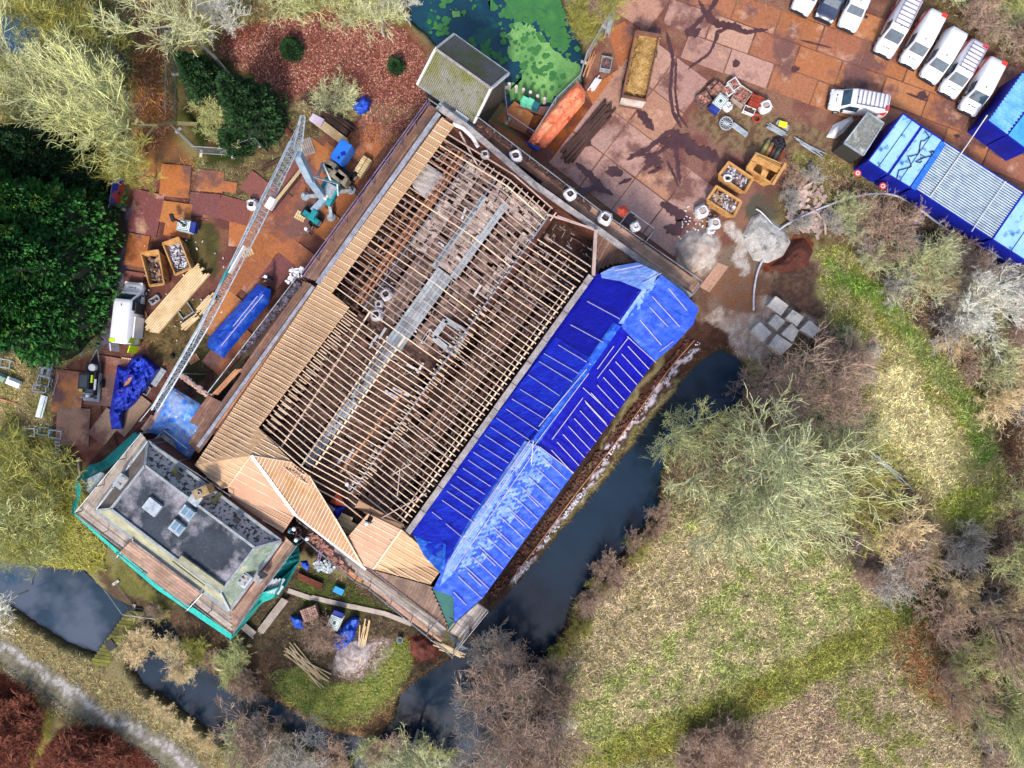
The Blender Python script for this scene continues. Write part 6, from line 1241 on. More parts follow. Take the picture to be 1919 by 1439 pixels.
fence('site fence along the right side of the dark conifers', [(229, 392), (211, 450), (207, 505), (186, 562)])
m_ban = mat('banner', '#2440a8', '#c85038', scale=.25, lo=.5, hi=.53, k=.8)
fence('site fence with a blue and orange banner above the west yard', [(236, 335), (229, 390)], banner=m_ban)
MB
fence('zigzag site fence below the leaf litter, left of the crane', [(335, 245), (378, 288), (434, 292)]); fence('site fence on the grass between the conifer and the dark planks', [(436, 292), (492, 272), (502, 286)], m=m_steel)
fence('site fence along the track under the leaning tree', [(318, 60), (330, 140), (330, 232)], m=m_steel)
fence('site fence with rails on the right bank of the green pond', [(1160, -8), (1134, 52), (1096, 118), (1084, 158), (1040, 200), (1002, 262)]); fence('short site fence between the gatehouse and the orange tarpaulin', [(945, 165), (952, 228), (1002, 262)], m=m_purp)
fence('site fence at the footbridge, below the annex', [(218, 1092), (252, 1139), (312, 1147)], m=m_steel); fence('site fence along the hidden side of the yellow trees', [(200, 40), (245, 130)], m=m_steel)
fence('thin rail fence behind the long cabin row', [(1612, 328), (1660, 356)], h=1, m=m_galv, foot=False); fence('low rail below the rightmost cabin at the image edge', [(1838, 472), (1905, 512), (1919, 500)], h=1, m=m_galv, foot=False)
# timber footbridge
br = thing('footbridge', 'mossy timber footbridge across the western moat', 'bridge', G(218, 1198, 0))
boards([(240, 1143), (272, 1151), (199, 1253), (166, 1246)], 8, 7, 60, .35, mat('mossy_plank', '#7c7a2c', '#4c4a20', scale=1.2, island=.3, fine=.4), 'deck', br)
for a, b in (((244, 1146), (170, 1248)), ((268, 1152), (195, 1252))): MB().beam(G(*a, .15), G(*b, .15), .2, .3).build('beam', m_darkw, br)
MB().box(G(207, 1210, .45), (.9, .8, .06), R(-55)).build('hatch', m_trim, br)
# jetty piles
for k in range(6): tag(MB().lathe(G(955 + k * 13, 170 + k * 5 + (k > 3) * 2, -1), [(.16, 0), (.16, 1.5)], 8).build('mooring_pile', m_conc), '%s pale pile at the south edge of the green pond' % ['leftmost','second','third','fourth','fifth','rightmost'][k], 'pile', 'pond edge piles')
# shed cross: log heap, rubble heaps
def heap(name, label, poly, m, hh, cat='heap', step=4, seed=0):
    t_ = lambda X, Y: 0.02 + hh * min(1, max(0, float(sdist(np.array([X]), np.array([Y]), poly)[0]) / 22)) ** 1.1
    o = cloth(poly, 0, m, name, None, hh * .5, step * .7, seed, t_); return tag(o, label, cat)
heap('lime_heap', 'grey heap of lime crossed by a hose', [(1392, 440), (1410, 405), (1428, 398), (1445, 412), (1476, 432), (1482, 455), (1468, 480), (1440, 494), (1412, 488), (1400, 465)], mat('lime', '#e0dcd6', '#bcb6b0', scale=.9, fine=.45, fscale=9, bump=.9, c3='#8c8680', s3=.8), .5, seed=1)
heap('rubble_heap', 'pale heap of crumbled plaster below the white sacks', [(1262, 462), (1290, 432), (1325, 430), (1345, 445), (1348, 470), (1325, 500), (1300, 512), (1275, 490)], mat('plaster_heap', '#d8cec6', '#b09a8c', scale=1.2, fine=.3, fscale=12, bump=.5), .5, seed=2)
heap('peat_heap', 'dark reddish peat heap right of the lime', [(1484, 450), (1508, 446), (1525, 470), (1512, 500), (1470, 512), (1440, 500), (1470, 482)], mat('peat', '#70392a', '#4c2a22', scale=2, fine=.45, fscale=10, bump=.6), .6, seed=3)
heap('plaster_heap', 'white plaster rubble heap under thin pale boards in the south garden', [(640, 1200), (668, 1195), (700, 1205), (690, 1240), (664, 1262), (632, 1258), (628, 1230)], mat('plaster2', '#d0c6c4', '#8f7c74', scale=2, fine=.4, fscale=12, bump=.6), .3, seed=4)
heap('earth_heap', 'small red earth heap near the southern scaffold tip', [(770, 1196), (795, 1192), (822, 1208), (818, 1232), (790, 1240), (768, 1225)], mat('red_earth', '#9c5440', '#6e3a30', scale=2, fine=.4, fscale=10, bump=.6), .5, seed=5)
heap('brick_heap', 'little heap of red bricks on the north-east scaffold by the largest bag', [(1143, 412), (1158, 408), (1165, 420), (1155, 430), (1145, 424)], m_redb, 0.3, step=3, seed=6).location.z = 4.5
# bricks, tiles and odds on scaffolds
def litter(label, poly, z, m, n_, name, cat, seed, s=.22, pt=0):
    r = random.Random(seed); mb = MB(); xs_ = [p[0] for p in poly]; ys_ = [p[1] for p in poly]; k = 0
    while k < n_:
        X, Y = r.uniform(min(xs_), max(xs_)), r.uniform(min(ys_), max(ys_))
        if sdist(np.array([X]), np.array([Y]), poly)[0] < 1: continue
        if pt and float(fbm(np.array([X / 14.]), np.array([Y / 14.]), 77)[0]) < pt: continue
        mb.box(G(X, Y, z + r.uniform(0, .12)), (s * r.uniform(.6, 1.5), s * r.uniform(.4, .8), .08), r.uniform(0, 3), r.uniform(-.3, .3)); k += 1
    return tag(mb.build(name, m), label, cat, kind='stuff')
litter('pink roof tiles heaped on the scaffold below the gatehouse', [(888, 236), (902, 232), (925, 250), (915, 264), (892, 250)], 4.4, m_brk, 70, 'tile_litter', 'tiles', 1)
litter('dark tiles lined along the north-east guard rail', [(897, 224), (1060, 350), (1110, 392), (1106, 396), (1056, 354), (894, 230)], 4.45, m_darkw, 260, 'tile_litter', 'tiles', 2, .26)
litter('grey slates piled along the wide west scaffold rail', [(556, 526), (566, 532), (478, 640), (452, 668), (446, 662)], 4.45, mat('slate', '#6a6270', '#3c3440', scale=2, island=.5), 260, 'tile_litter', 'tiles', 3, .3)
litter('white paper scraps strewn on the west scaffold corner', [(540, 505), (570, 500), (566, 520), (535, 535)], 4.5, m_white, 34, 'paper_litter', 'litter', 4, .3)
litter('red roof tiles strewn along the southern scaffold by the ladder', [(578, 1008), (592, 1000), (660, 1072), (650, 1078)], 4.4, m_brk, 110, 'tile_litter', 'tiles', 5, .3)
litter('bricks heaped along the low stage below the crane jib', [(332, 702), (345, 704), (400, 742), (394, 750)], 4.1, m_pinkb, 80, 'brick_litter', 'bricks', 6, .3)
litter('white and black scrap lying by the garden ladder', [(588, 1052), (612, 1050), (632, 1068), (620, 1082), (595, 1072)], .1, m_galv, 50, 'scrap_litter', 'scrap', 7, .35)
litter('white litter along the bank below the blue roof', [(1308, 640), (1314, 644), (1196, 784), (1096, 925), (1000, 1056), (960, 1100), (954, 1096), (1088, 920), (1190, 778)], .05, mat('snow_litter', '#ece8f4', '#b8b0b8', scale=3, k=.7), 240, 'white_litter', 'litter', 8, .14, .52)
litter('red brick rubble in the bank below the blue roof', [(1290, 630), (1300, 640), (1100, 900), (930, 1120), (915, 1110), (1100, 870)], .05, mat('bank_rubble', '#7a4a3a', '#4a3028', scale=3, island=.5), 900, 'brick_litter', 'bricks', 9, .17, .42)
litter('scattered white scraps on the west yard', [(250, 440), (420, 440), (430, 620), (330, 640), (260, 560)], .06, m_white, 60, 'paper_litter', 'litter', 10, .14)
litter('scattered white scraps on the east yard edge', [(1280, 380), (1345, 400), (1340, 470), (1270, 450)], .1, m_white, 60, 'paper_litter', 'litter', 11, .16)
litter('broken branches and logs heaped right of the orange skip', [(1470, 340), (1530, 320), (1560, 400), (1530, 450), (1480, 420)], .1, m_old, 160, 'branch_litter', 'branches', 12, .5)

# ---------------- people ----------------
m_skin = mat('skin', '#d8a888', k=.7); m_jkt = mat('jacket_dark', '#2c3040'); m_hiv = mat('jacket_blue', '#2a7a98', k=.7); m_trs = mat('trousers_dark', '#23242c'); m_grj = mat('jacket_grey', '#8a8088'); m_hlm = mat('helmet_white', '#f4f4f8', k=.85, rough=.3); m_hair = mat('hair_brown', '#4a3428'); m_boot = mat('boots', '#3a3028')
def person(label, X, Y, z, rz, jacket, pose=0, helmet=True, group=None):
    t = thing('person', label, 'person', G(X, Y, z), R(rz), group); b = .0
    bend = .55 if pose == 1 else (.15 if pose == 2 else 0); hip = .93 if pose != 1 else .8
    def up(h, side=0, fw=0): q = h - hip; return (fw + math.sin(bend) * q, side, hip + math.cos(bend) * q)
    V_ = [(0, 0, hip), up(hip + .2), up(hip + .42), up(hip + .56), up(hip + .66), up(hip + .78), up(hip + .88)]; Rr = [.15, .14, .17, .1, .058, .1, .07]; Ed = [(i, i + 1) for i in range(6)]
    def chain(root, pts, rs):
        k = root
        for p, r_ in zip(pts, rs): V_.append(p); Rr.append(r_); Ed.append((k, len(V_) - 1)); k = len(V_) - 1
        return k
    kf = .3 if pose == 1 else .04
    for s in (-1, 1):
        st = .14 * s if pose != 2 else 0
        chain(0, [(0, s * .1, hip - .1), (kf + st, s * .12, .5), (st * 1.4 - (.05 if pose == 1 else 0), s * .12, .1), (st * 1.4 + .14, s * .13, .05)], [.1, .065, .045, .04])
        sh = up(hip + .52, s * .2); fx = .3 if pose else .12
        el = (sh[0] + .12, s * .27, sh[2] - .26); wr = (sh[0] + .12 + fx, s * .2, sh[2] - .3 - (.1 if pose == 1 else 0)); pm = (wr[0] + .07, wr[1], wr[2] - .02)
        k = chain(3, [sh, el, wr, pm], [.075, .048, .03, .032])
        for j, L_ in enumerate((.06, .075, .08, .07)): chain(k, [(pm[0] + .035, pm[1] + (j - 1.5) * .02, pm[2]), (pm[0] + .035 + L_ * .6, pm[1] + (j - 1.5) * .023, pm[2] - .02), (pm[0] + .03 + L_, pm[1] + (j - 1.5) * .023, pm[2] - .045)], [.009, .009, .008])
        chain(k, [(pm[0] + .01, pm[1] - s * .035, pm[2]), (pm[0] + .04, pm[1] - s * .055, pm[2] - .02)], [.011, .009])
    me = bpy.data.meshes.new('body'); me.from_pydata(V_, Ed, []); o = link(bpy.data.objects.new('body', me)); md = o.modifiers.new('skin', 'SKIN')
    for i, r_ in enumerate(Rr): me.skin_vertices[0].data[i].radius = (r_, r_ * (1.25 if i in (1, 2, 3) else 1))
    me.skin_vertices[0].data[0].use_root = True; sb = o.modifiers.new('sub', 'SUBSURF'); sb.levels = 1
    dg = bpy.context.evaluated_depsgraph_get(); m2 = bpy.data.meshes.new_from_object(o.evaluated_get(dg)); o.modifiers.clear(); o.data = m2; o.parent = t
    for m in (jacket, m_trs, m_skin, m_boot, m_hair): m2.materials.append(m)
    hd = up(hip + .82)
    for p in m2.polygons:
        c = p.center; p.use_smooth = True; dh = (Vector(c) - Vector(hd)).length
        p.material_index = 3 if c.z < .13 else 1 if c.z < hip + .02 and abs(c.y) < .2 and not (c.x > .32) else (4 if (dh < .17 and c.z > hd[2] + .02 and c.x < hd[0] + .05) else 2) if (dh < .15) else 2 if (c.x > hd[0] - .02 and c.z < hd[2] - .3 and abs(c.y) > .1 and c.x > .36) else 0
    for s in (-1, 1):
        MB().lathe((hd[0] + .085, s * .035, hd[2] + .01), [(.012, 0), (.012, .012)], 6).build('eye', m_trs, t, world=False); MB().box((hd[0], s * .098, hd[2]), (.05, .02, .06)).build('ear', m_skin, t, world=False)
    MB().box((hd[0] + .105, 0, hd[2] - .02), (.03, .025, .04), taper=.5).build('nose', m_skin, t, world=False); MB().box((hd[0] + .09, 0, hd[2] - .06), (.015, .05, .012)).build('mouth', m_vr, t, world=False)
    if helmet: MB().lathe((hd[0], 0, hd[2] + .04), [(.17, 0), (.145, .02), (.14, .07), (.1, .13), (.03, .155)], 14, 1.1, 1).build('helmet', m_hlm, t, smooth=True, world=False)
    return t
person('person in dark clothes and white helmet standing by the west scaffold corner', 513, 523, .08, 200, m_jkt, 2)
person('person in teal jacket reaching into the white van side door', 255, 590, .1, 160, m_hiv, 1, False)
person('person in blue jacket without helmet at the annex passage', 553, 988, 4.0, -30, m_hiv, 0, False)
person('person with white helmet in dark jacket, beside the blue jacketed one', 563, 984, 4.0, -60, m_jkt, 0)
person('person in black bending forward, right of two others in the passage', 577, 1006, 4.0, 20, m_jkt, 1)
person('person with white helmet sitting among the southern rafters', 660, 912, 4.6, 100, m_grj, 1)
person('person in dark trousers kneeling on the peach boards', 698, 966, 7.0, 250, m_trs, 1)
person('person in grey jacket walking on rusty plates left of the north-west scaffold', 583, 439, .1, 60, m_grj, 2)
person('person with white helmet by the white scraps on the low stage', 567, 1004, 4.0, 90, m_grj, 0)

# ---------------- trees ----------------
def twig_geo(segs):               # segs: (a, b, ra, rb) as arrays, three sided prisms
    A = np.array([s[0] for s in segs]); Bq = np.array([s[1] for s in segs]); ra = np.array([s[2] for s in segs])[:, None]; rb = np.array([s[3] for s in segs])[:, None]
    d = Bq - A; d /= np.linalg.norm(d, axis=1, keepdims=True) + 1e-9; x = np.cross(d, [0, .13, 1.0]); x /= np.linalg.norm(x, axis=1, keepdims=True) + 1e-9; y = np.cross(d, x)
    V_ = np.zeros((len(segs), 6, 3))
    for k in range(3):
        c, s = math.cos(k * 2.0944), math.sin(k * 2.0944); V_[:, k] = A + (x * c + y * s) * ra; V_[:, 3 + k] = Bq + (x * c + y * s) * rb
    b = np.arange(len(segs))[:, None] * 6; F_ = np.concatenate([b + np.array([k, (k + 1) % 3, 3 + (k + 1) % 3, 3 + k]) for k in range(3)], 1).reshape(-1, 4)
    return V_.reshape(-1, 3), F_
def nrm(v): l = math.sqrt(v[0] ** 2 + v[1] ** 2 + v[2] ** 2) + 1e-9; return (v[0] / l, v[1] / l, v[2] / l)
def grow_tree(seed, h=10.0, rad=4.2, nb=(12, 7, 6, 5), trunk=.4, thick=.2, shrub=False):
    r = random.Random(seed); big = []; small = []
    def branch(p, d, L_, ra, lvl):
        n_ = 3 if lvl < 2 else 2; q = p
        kids = nb[lvl + 1] if lvl + 1 < len(nb) else 0; pts = [p]
        for i in range(n_):
            d = nrm((d[0] + r.gauss(0, .24), d[1] + r.gauss(0, .24), d[2] + r.gauss(0, .14) + (.1 if lvl < 2 else .03)))
            e = (q[0] + d[0] * L_ / n_, q[1] + d[1] * L_ / n_, q[2] + d[2] * L_ / n_); r0 = ra * (1 - .6 * i / n_); r1 = ra * (1 - .6 * (i + 1) / n_)
            (big if lvl < 1 else small).append((q, e, max(r0, .016), max(r1, .012))); q = e; pts.append(e)
        for k in range(kids):
            t = r.uniform(.25, 1.0) * n_; i = min(int(t), n_ - 1); f = t - i; s = tuple(pts[i][j] * (1 - f) + pts[i + 1][j] * f for j in range(3))
            dd = nrm((d[0] + r.gauss(0, .62), d[1] + r.gauss(0, .62), d[2] + r.gauss(0, .42) + .12)); branch(s, dd, L_ * r.uniform(.38, .62), ra * .42, lvl + 1)
    H0 = h * trunk if not shrub else .1; top = (r.gauss(0, .3), r.gauss(0, .3), H0)
    if not shrub: big.append(((0, 0, -.3), (0, 0, H0 * .5), thick, thick * .85)); big.append(((0, 0, H0 * .5), top, thick * .85, thick * .65)); big.append((top, (top[0], top[1], h * .8), thick * .6, thick * .15))
    for k in range(nb[0]):
        a = 2 * math.pi * (k + r.uniform(-.3, .3)) / nb[0]; el_ = r.uniform(.35, 1.25) if not shrub else r.uniform(.3, 1.3); s = (top[0], top[1], H0 + (h * .3 * r.random() if not shrub else 0))
        L_ = rad * r.uniform(.75, 1.1) / (math.cos(el_) * .6 + .5); branch(s, (math.cos(a) * math.cos(el_), math.sin(a) * math.cos(el_), math.sin(el_)), L_, thick * (.5 if not shrub else .35), 0)
    return big, small
protos = {}
def mk_proto(key, *a, **k):
    big, small = grow_tree(*a, **k); protos[key] = (npmesh('trunk_' + key, *twig_geo(big), None), npmesh('crown_' + key, *twig_geo(small), None))
    for m in protos[key]: m.materials.append(None)
for i in range(4): mk_proto('tree%d' % i, 50 + i)
for i in range(3): mk_proto('fine%d' % i, 70 + i, 8.0, 4.2, (14, 7, 6, 5), .3, .14)
for i in range(3): mk_proto('bush%d' % i, 90 + i, 3.0, 2.6, (18, 6, 6, 4), 0, .1, True)
def bark(n, a, b, isl=.5): return mat(n, a, b, scale=.6, island=isl, fine=0, hue=.012, k=1.02, rough=.9)
K = {'Y': bark('twig_yellow', '#b0b070', '#a4a878'), 'P': bark('twig_pale', '#b8b890', '#a4a874'), 'B': bark('twig_brown', '#a68c7a', '#8c7664'), 'W': bark('twig_white', '#d4d0c0', '#c0c0b8'), 'R': bark('twig_red', '#7c4434', '#8c5644'), 'O': bark('twig_olive', '#98903c', '#888a50'), 'G': bark('twig_grey', '#a8a098', '#8c8880'), 'S': bark('twig_straw', '#d8c49c', '#bca478')}
TK = {'Y': bark('bark_olive', '#8c8a5c', '#7c7458', .1), 'W': bark('bark_pale', '#b8b4a4', '#98948c', .1), 'B': bark('bark_brown', '#70605a', '#5c504c', .1)}
def tree(key, X, Y, s, kind, label, rz=None, lean=(0, 0), zc=None, name='bare_tree', cat='tree', group=None, flat=1.0):
    hs = {'t': 10, 'f': 8, 'b': 3}[key[0]] * s; z = hs * .55 if zc is None else zc; p = G(X, Y, z); rz = rnd.uniform(0, 6.28) if rz is None else rz
    bx, by, T = p.x, p.y, Matrix.Rotation(rz, 3, 'Z')
    if any(lean):
        q = G(lean[0], lean[1], 0); dv = p - q; bx, by = q.x, q.y; T = Vector((0, 0, 1)).rotation_difference(dv.normalized()).to_matrix() @ T
    t = thing(name, label, cat, (bx, by, -.05 if z > 1 else 0), 0, group); t.rotation_euler = T.to_euler(); t.scale = (s, s, s * flat)
    for me, nm, m in zip(protos[key], ('trunk' if name != 'shrub' else 'stem', 'crown'), (TK[{'W': 'W', 'P': 'W', 'G': 'W', 'B': 'B', 'R': 'B'}.get(kind, 'Y')], K[kind])):
        o = link(bpy.data.objects.new(nm, me)); o.parent = t; o.material_slots[0].link = 'OBJECT'; o.material_slots[0].material = m
    return t
for a in (('tree0', 352, 48, 1.05, 'P', 'pale bare tree with a thick leaning trunk over the dark conifer, top left', None, (430, 140)), ('tree1', 235, 225, 1.1, 'Y', 'large yellowish bare tree leaning left over the rusty track', None, (368, 232)), ('fine1', 262, 318, .62, 'O', 'yellowish bare tree hanging over the upper end of the west yard'), ('fine0', 110, 45, 1.0, 'O', 'dense olive yellow tree at the top left beside the stream'), ('fine1', 45, 150, 1.0, 'P', 'pale greenish bare tree at the left edge below the stream'), ('tree2', 150, 175, .9, 'P', 'pale bare tree between the stream and the rusty track'), ('fine2', 170, 95, .8, 'O', 'yellow green tree touching the rusty track on its left'), ('tree1', 60, 215, .7, 'Y', 'yellow twigged tree just above the big conifers'), ('tree2', 620, -5, .95, 'Y', 'bare yellowish tree at the top edge above the leaf litter'), ('tree3', 705, 25, .75, 'P', 'pale bare tree at the top edge left of the green pond'), ('tree0', 535, -10, .75, 'P', 'pale bare tree at the top edge right of the thick trunked one'), ('fine2', 195, 160, .75, 'P', 'pale tree leaning over the rusty track from its left side'), ('fine1', 20, 185, .7, 'O', 'olive tree at the left edge above the dark conifers'), ('fine0', 420, 30, .6, 'W', 'whitish fine twigged tree behind the thick leaning trunk'), ('fine0', 750, 5, .45, 'W', 'small white twigged tree at the pond corner'),
          ('fine1', 50, 870, 1.1, 'O', 'dense yellow green tree at the left edge beside the lawn frames'), ('fine0', 40, 960, 1.05, 'Y', 'yellow green tree left of the annex, upper one of two by the pond'), ('fine2', 80, 985, .7, 'O', 'olive tree hanging over the west pond beside the annex'), ('tree1', 0, 1130, .6, 'W', 'white twigged tree at the left edge beside the west pond'),
          ('fine0', 1420, 880, 1.55, 'P', 'biggest pale bare tree, spreading beside the moat in the lower right'), ('fine2', 1295, 815, .75, 'Y', 'yellowish bare tree leaning over the moat'), ('tree1', 1480, 930, 1.05, 'P', 'pale bare tree right behind the biggest one, near the silver poles'), ('tree3', 1370, 960, 1.0, 'P', 'pale bare tree at the meadow side of the biggest one'), ('fine2', 1515, 730, .9, 'B', 'brownish fine twigged tree right of the moat head'), ('fine0', 1580, 690, .6, 'B', 'smaller brownish tree below the concrete blocks'), ('fine1', 1580, 920, .9, 'O', 'olive brown tree below the silver poles'),
          ('tree0', 1832, 575, .72, 'W', 'small white barked tree standing alone in the eastern brush'), ('tree1', 1865, 1165, .9, 'B', 'purplish bare tree in the lower right corner woodland'), ('tree3', 1900, 1060, .8, 'Y', 'yellowish bare tree above the purplish one at the right edge'), ('tree2', 1880, 1320, .95, 'Y', 'yellowish bare tree below the purplish one at the right edge'), ('fine1', 1790, 1300, .6, 'B', 'low brownish tree left of the yellowish one in the corner'), ('tree3', 1920, 930, .6, 'Y', 'yellow twigs reaching in at the right edge beside the meadow end'),
          ('fine2', 940, 1290, .95, 'B', 'purple brown tree below the scaffold tip'), ('fine1', 1010, 1370, 1.0, 'B', 'purple brown tree at the bottom right of the moat'), ('fine0', 905, 1420, .8, 'G', 'greyish bare tree at the bottom edge beside the dark moat'), ('tree1', 770, 1420, .8, 'P', 'pale yellowish tree at the bottom edge, left of the dark moat'), ('fine2', 560, 1420, .75, 'G', 'grey bare tree at the bottom edge, between two moat pools'), ('fine0', 490, 1385, .75, 'B', 'purplish tree at the bottom edge beside the towpath pool'), ('fine1', 1432, 715, .6, 'B', 'brownish tree leaning over the head of the moat'), ('fine1', 985, 1440, .8, 'B', 'brown tree cut off by the bottom edge'), ('tree3', 1135, 20, .45, 'O', 'small olive tree beside the pond fence'), ('tree2', 1400, -28, .5, 'Y', 'yellow tree peeking in at the top edge above the paving')):
    tree(a[0], a[1], a[2], a[3], a[4], a[5], *( [a[6]] if len(a) > 6 else []), lean=a[7] if len(a) > 7 else (0, 0)) if False else tree(a[0], a[1], a[2], a[3], a[4], a[5], lean=(a[7] if len(a) > 7 else (0, 0)))
# brush: shrubs, each a plant of its own
MARKS = [((1480, 350), 'the log heap'), ((1660, 440), 'the corrugated cabin'), ((1830, 575), 'the small white tree'), ((1790, 460), 'the rightmost cabins'), ((1900, 700), 'the right edge above the meadow'), ((1750, 640), 'the green meadow strip'), ((1550, 620), 'the concrete blocks'), ((1500, 560), 'the peat heap'), ((1480, 760), 'the moat head'), ((1620, 860), 'the silver poles'), ((1650, 1030), 'the pale thorn patch'), ((1800, 1150), 'the mown path end'), ((1850, 1250), 'the lower right woodland'), ((1340, 1400), 'the bottom edge meadow'), ((1150, 1050), 'the straight moat bank'), ((960, 1230), 'the scaffold tip'), ((300, 1200), 'the footbridge reeds'), ((410, 1250), 'the fallen willow'), ((60, 1330), 'the towpath scrub'), ((610, 1190), 'the south garden'), ((410, 240), 'the upper dark conifer'), ((100, 800), 'the lawn frames'), ((330, 1250), 'the towpath pool'), ((120, 250), 'the big conifers'), ((1850, 30), 'the parked row'), ((1080, 30), 'the green pond'), ((230, 1060), 'the annex netting')]
def near(X, Y):
    return min(MARKS, key=lambda m: (m[0][0] - X) ** 2 + (m[0][1] - Y) ** 2)[1]
kn = {'B': 'brown', 'P': 'pale', 'Y': 'yellowish', 'W': 'white', 'R': 'rust red', 'O': 'olive', 'G': 'grey', 'S': 'straw coloured'}; seen = {}
def comp(X, Y, M):
    dx, dy = X - M[0], Y - M[1]; return 'beyond'
SH = []
def shrubs(poly, n_, kinds, smin=.5, smax=1.0, seed=0, zc=.8, name='shrub', group='leafless shrubs of the brush'):
    r = random.Random(seed); xs_ = [p[0] for p in poly]; ys_ = [p[1] for p in poly]; k = 0; pts = []; tries = 0
    while k < n_ and tries < n_ * 60:
        tries += 1; X, Y = r.uniform(min(xs_), max(xs_)), r.uniform(min(ys_), max(ys_)); s = r.uniform(smin, smax)
        if sdist(np.array([X]), np.array([Y]), poly)[0] < 0 or any((X - a) ** 2 + (Y - b) ** 2 < (26 * (s + c) / 2) ** 2 for a, b, c in pts): continue
        pts.append((X, Y, s)); kd = r.choice(kinds); sz = 'large' if s > smin + (smax - smin) * .66 else 'small' if s < smin + (smax - smin) * .33 else 'middling'
        lb = (sz, kn[kd], X, Y); SH.append((tree(f'bush{r.randrange(3)}', X, Y, s, kd, 'shrub', name='shrub', cat='shrub', zc=zc * s, group=f'{kn[kd]} leafless shrubs near {near(X, Y)}', flat=r.uniform(.6, .9), rz=r.uniform(0, 6.28)), lb)); k += 1
shrubs([(1560, 380), (1640, 390), (1700, 420), (1800, 480), (1919, 540), (1925, 760), (1880, 760), (1800, 660), (1700, 560), (1620, 500), (1570, 440)], 44, 'BGPBSG', .5, 1.1, 1)
shrubs([(1540, 600), (1610, 640), (1600, 800), (1560, 880), (1480, 860), (1400, 760), (1450, 690)], 16, 'BPPG', .5, 1.0, 2)
shrubs([(1580, 980), (1740, 960), (1800, 1010), (1919, 960), (1919, 1439), (1820, 1439), (1800, 1300), (1700, 1110), (1620, 1080)], 24, 'BYGSB', .5, 1.1, 3)
shrubs([(1060, 1180), (1100, 1090), (1180, 1020), (1240, 960), (1250, 985), (1190, 1050), (1120, 1120), (1080, 1200), (1000, 1330), (960, 1300)], 16, 'BBO', .35, .7, 4)
shrubs([(900, 1200), (1000, 1240), (1060, 1310), (1060, 1439), (960, 1439), (880, 1330)], 14, 'BBG', .6, 1.0, 5)
shrubs([(450, 1360), (560, 1390), (700, 1400), (830, 1400), (830, 1439), (440, 1439)], 12, 'BPGY', .5, .9, 6)
shrubs([(-10, 1310), (40, 1335), (55, 1380), (30, 1439), (-10, 1439)], 7, 'R', .6, 1.0, 7); shrubs([(90, 1439), (125, 1400), (175, 1398), (215, 1420), (240, 1445)], 6, 'R', .6, 1.0, 8)
shrubs([(330, 1190), (450, 1220), (530, 1290), (480, 1300), (380, 1250)], 7, 'OBY', .35, .6, 9); shrubs([(390, 215), (430, 215), (440, 270), (400, 275)], 2, 'Y', .6, .8, 10)
shrubs([(0, 800), (130, 820), (150, 1040), (0, 1040)], 8, 'OY', .5, .9, 11); shrubs([(1760, -10), (1919, -10), (1919, 90), (1850, 60)], 8, 'BPO', .5, .9, 12); shrubs([(1040, 0), (1130, 0), (1100, 90), (1090, 60)], 4, 'BO', .5, .8, 13)
shrubs([(1290, 1385), (1370, 1370), (1395, 1420), (1290, 1439)], 4, 'B', .6, .9, 14); shrubs([(575, 1160), (625, 1165), (620, 1220), (585, 1210)], 3, 'B', .4, .6, 15); shrubs([(1440, 340), (1530, 330), (1560, 430), (1500, 440)], 6, 'BG', .3, .5, 16); shrubs([(180, 1040), (240, 1080), (330, 1150), (300, 1160), (200, 1100)], 2, 'BO', .3, .5, 17); shrubs([(20, 130), (200, 120), (230, 330), (40, 200)], 6, 'PYO', .6, 1.0, 18)
shrubs([(600, 155), (650, 155), (650, 190), (610, 190)], 1, 'P', .7, .8, 19)
# reeds
shrubs([(255, 1180), (300, 1175), (350, 1230), (345, 1262), (290, 1270), (250, 1230)], 7, 'S', .35, .6, 20); shrubs([(265, 1290), (330, 1330), (400, 1390), (420, 1420), (340, 1370), (250, 1310)], 4, 'S', .3, .45, 21)
from collections import defaultdict
dd_ = defaultdict(list)
for t, (sz, kd, X, Y) in SH:
    mk_ = near(X, Y); M_ = [m[0] for m in MARKS if m[1] == mk_][0]; dx, dy = X - M_[0], Y - M_[1]
    dr = ('right of' if dx > 0 else 'left of') if abs(dx) > abs(dy) else ('below' if dy > 0 else 'above'); dd_[(sz, kd, dr, mk_)].append((dx * dx + dy * dy, t))
for (sz, kd, dr, mk_), L_ in dd_.items():
    L_.sort(key=lambda e: e[0])
    for i, (d_, t) in enumerate(L_): t['label'] = f"{'' if len(L_) == 1 else ['nearest ', 'second nearest ', 'third nearest ', 'fourth nearest ', 'fifth nearest ', 'sixth nearest '][min(i, 5)]}{sz} {kd} leafless shrub {dr} {mk_}"
# conifers
def conifer(seed, h, rad, n_, cone=True):
    r = np.random.RandomState(seed); t = r.rand(n_) ** .8; a = r.rand(n_) * 6.283; lob = .74 + .26 * np.sin(a * 5 + t * 9 + seed) * np.cos(t * 23 + a * 2) ; prof = (1 - t) ** .75 if cone else np.sqrt(np.clip(1 - t * t, 0, 1))
    lay = 1 - .22 * ((t * 11) % 1); rr = rad * prof * lob * lay * (1 - .25 * r.rand(n_) ** 2) + .1; P = np.stack([rr * np.cos(a), rr * np.sin(a), h * (.06 + .94 * t)], 1)
    d = np.stack([np.cos(a) * 1.0, np.sin(a) * 1.0, -.1 + .5 * r.rand(n_) + t], 1) + r.normal(0, .38, (n_, 3)); d /= np.linalg.norm(d, axis=1, keepdims=True); s = np.cross(d, r.normal(0, 1, (n_, 3))); s /= np.linalg.norm(s, axis=1, keepdims=True)
    L_ = (.22 + .4 * r.rand(n_))[:, None]; wd = L_ * .3; V_ = np.stack([P - s * wd * .5, P + d * L_ * .5 + s * wd * .9 - s * 0, P + d * L_, P + d * L_ * .45 - s * wd * .9], 1).reshape(-1, 3)
    return npmesh('fronds', V_, np.arange(n_ * 4).reshape(-1, 4), None)
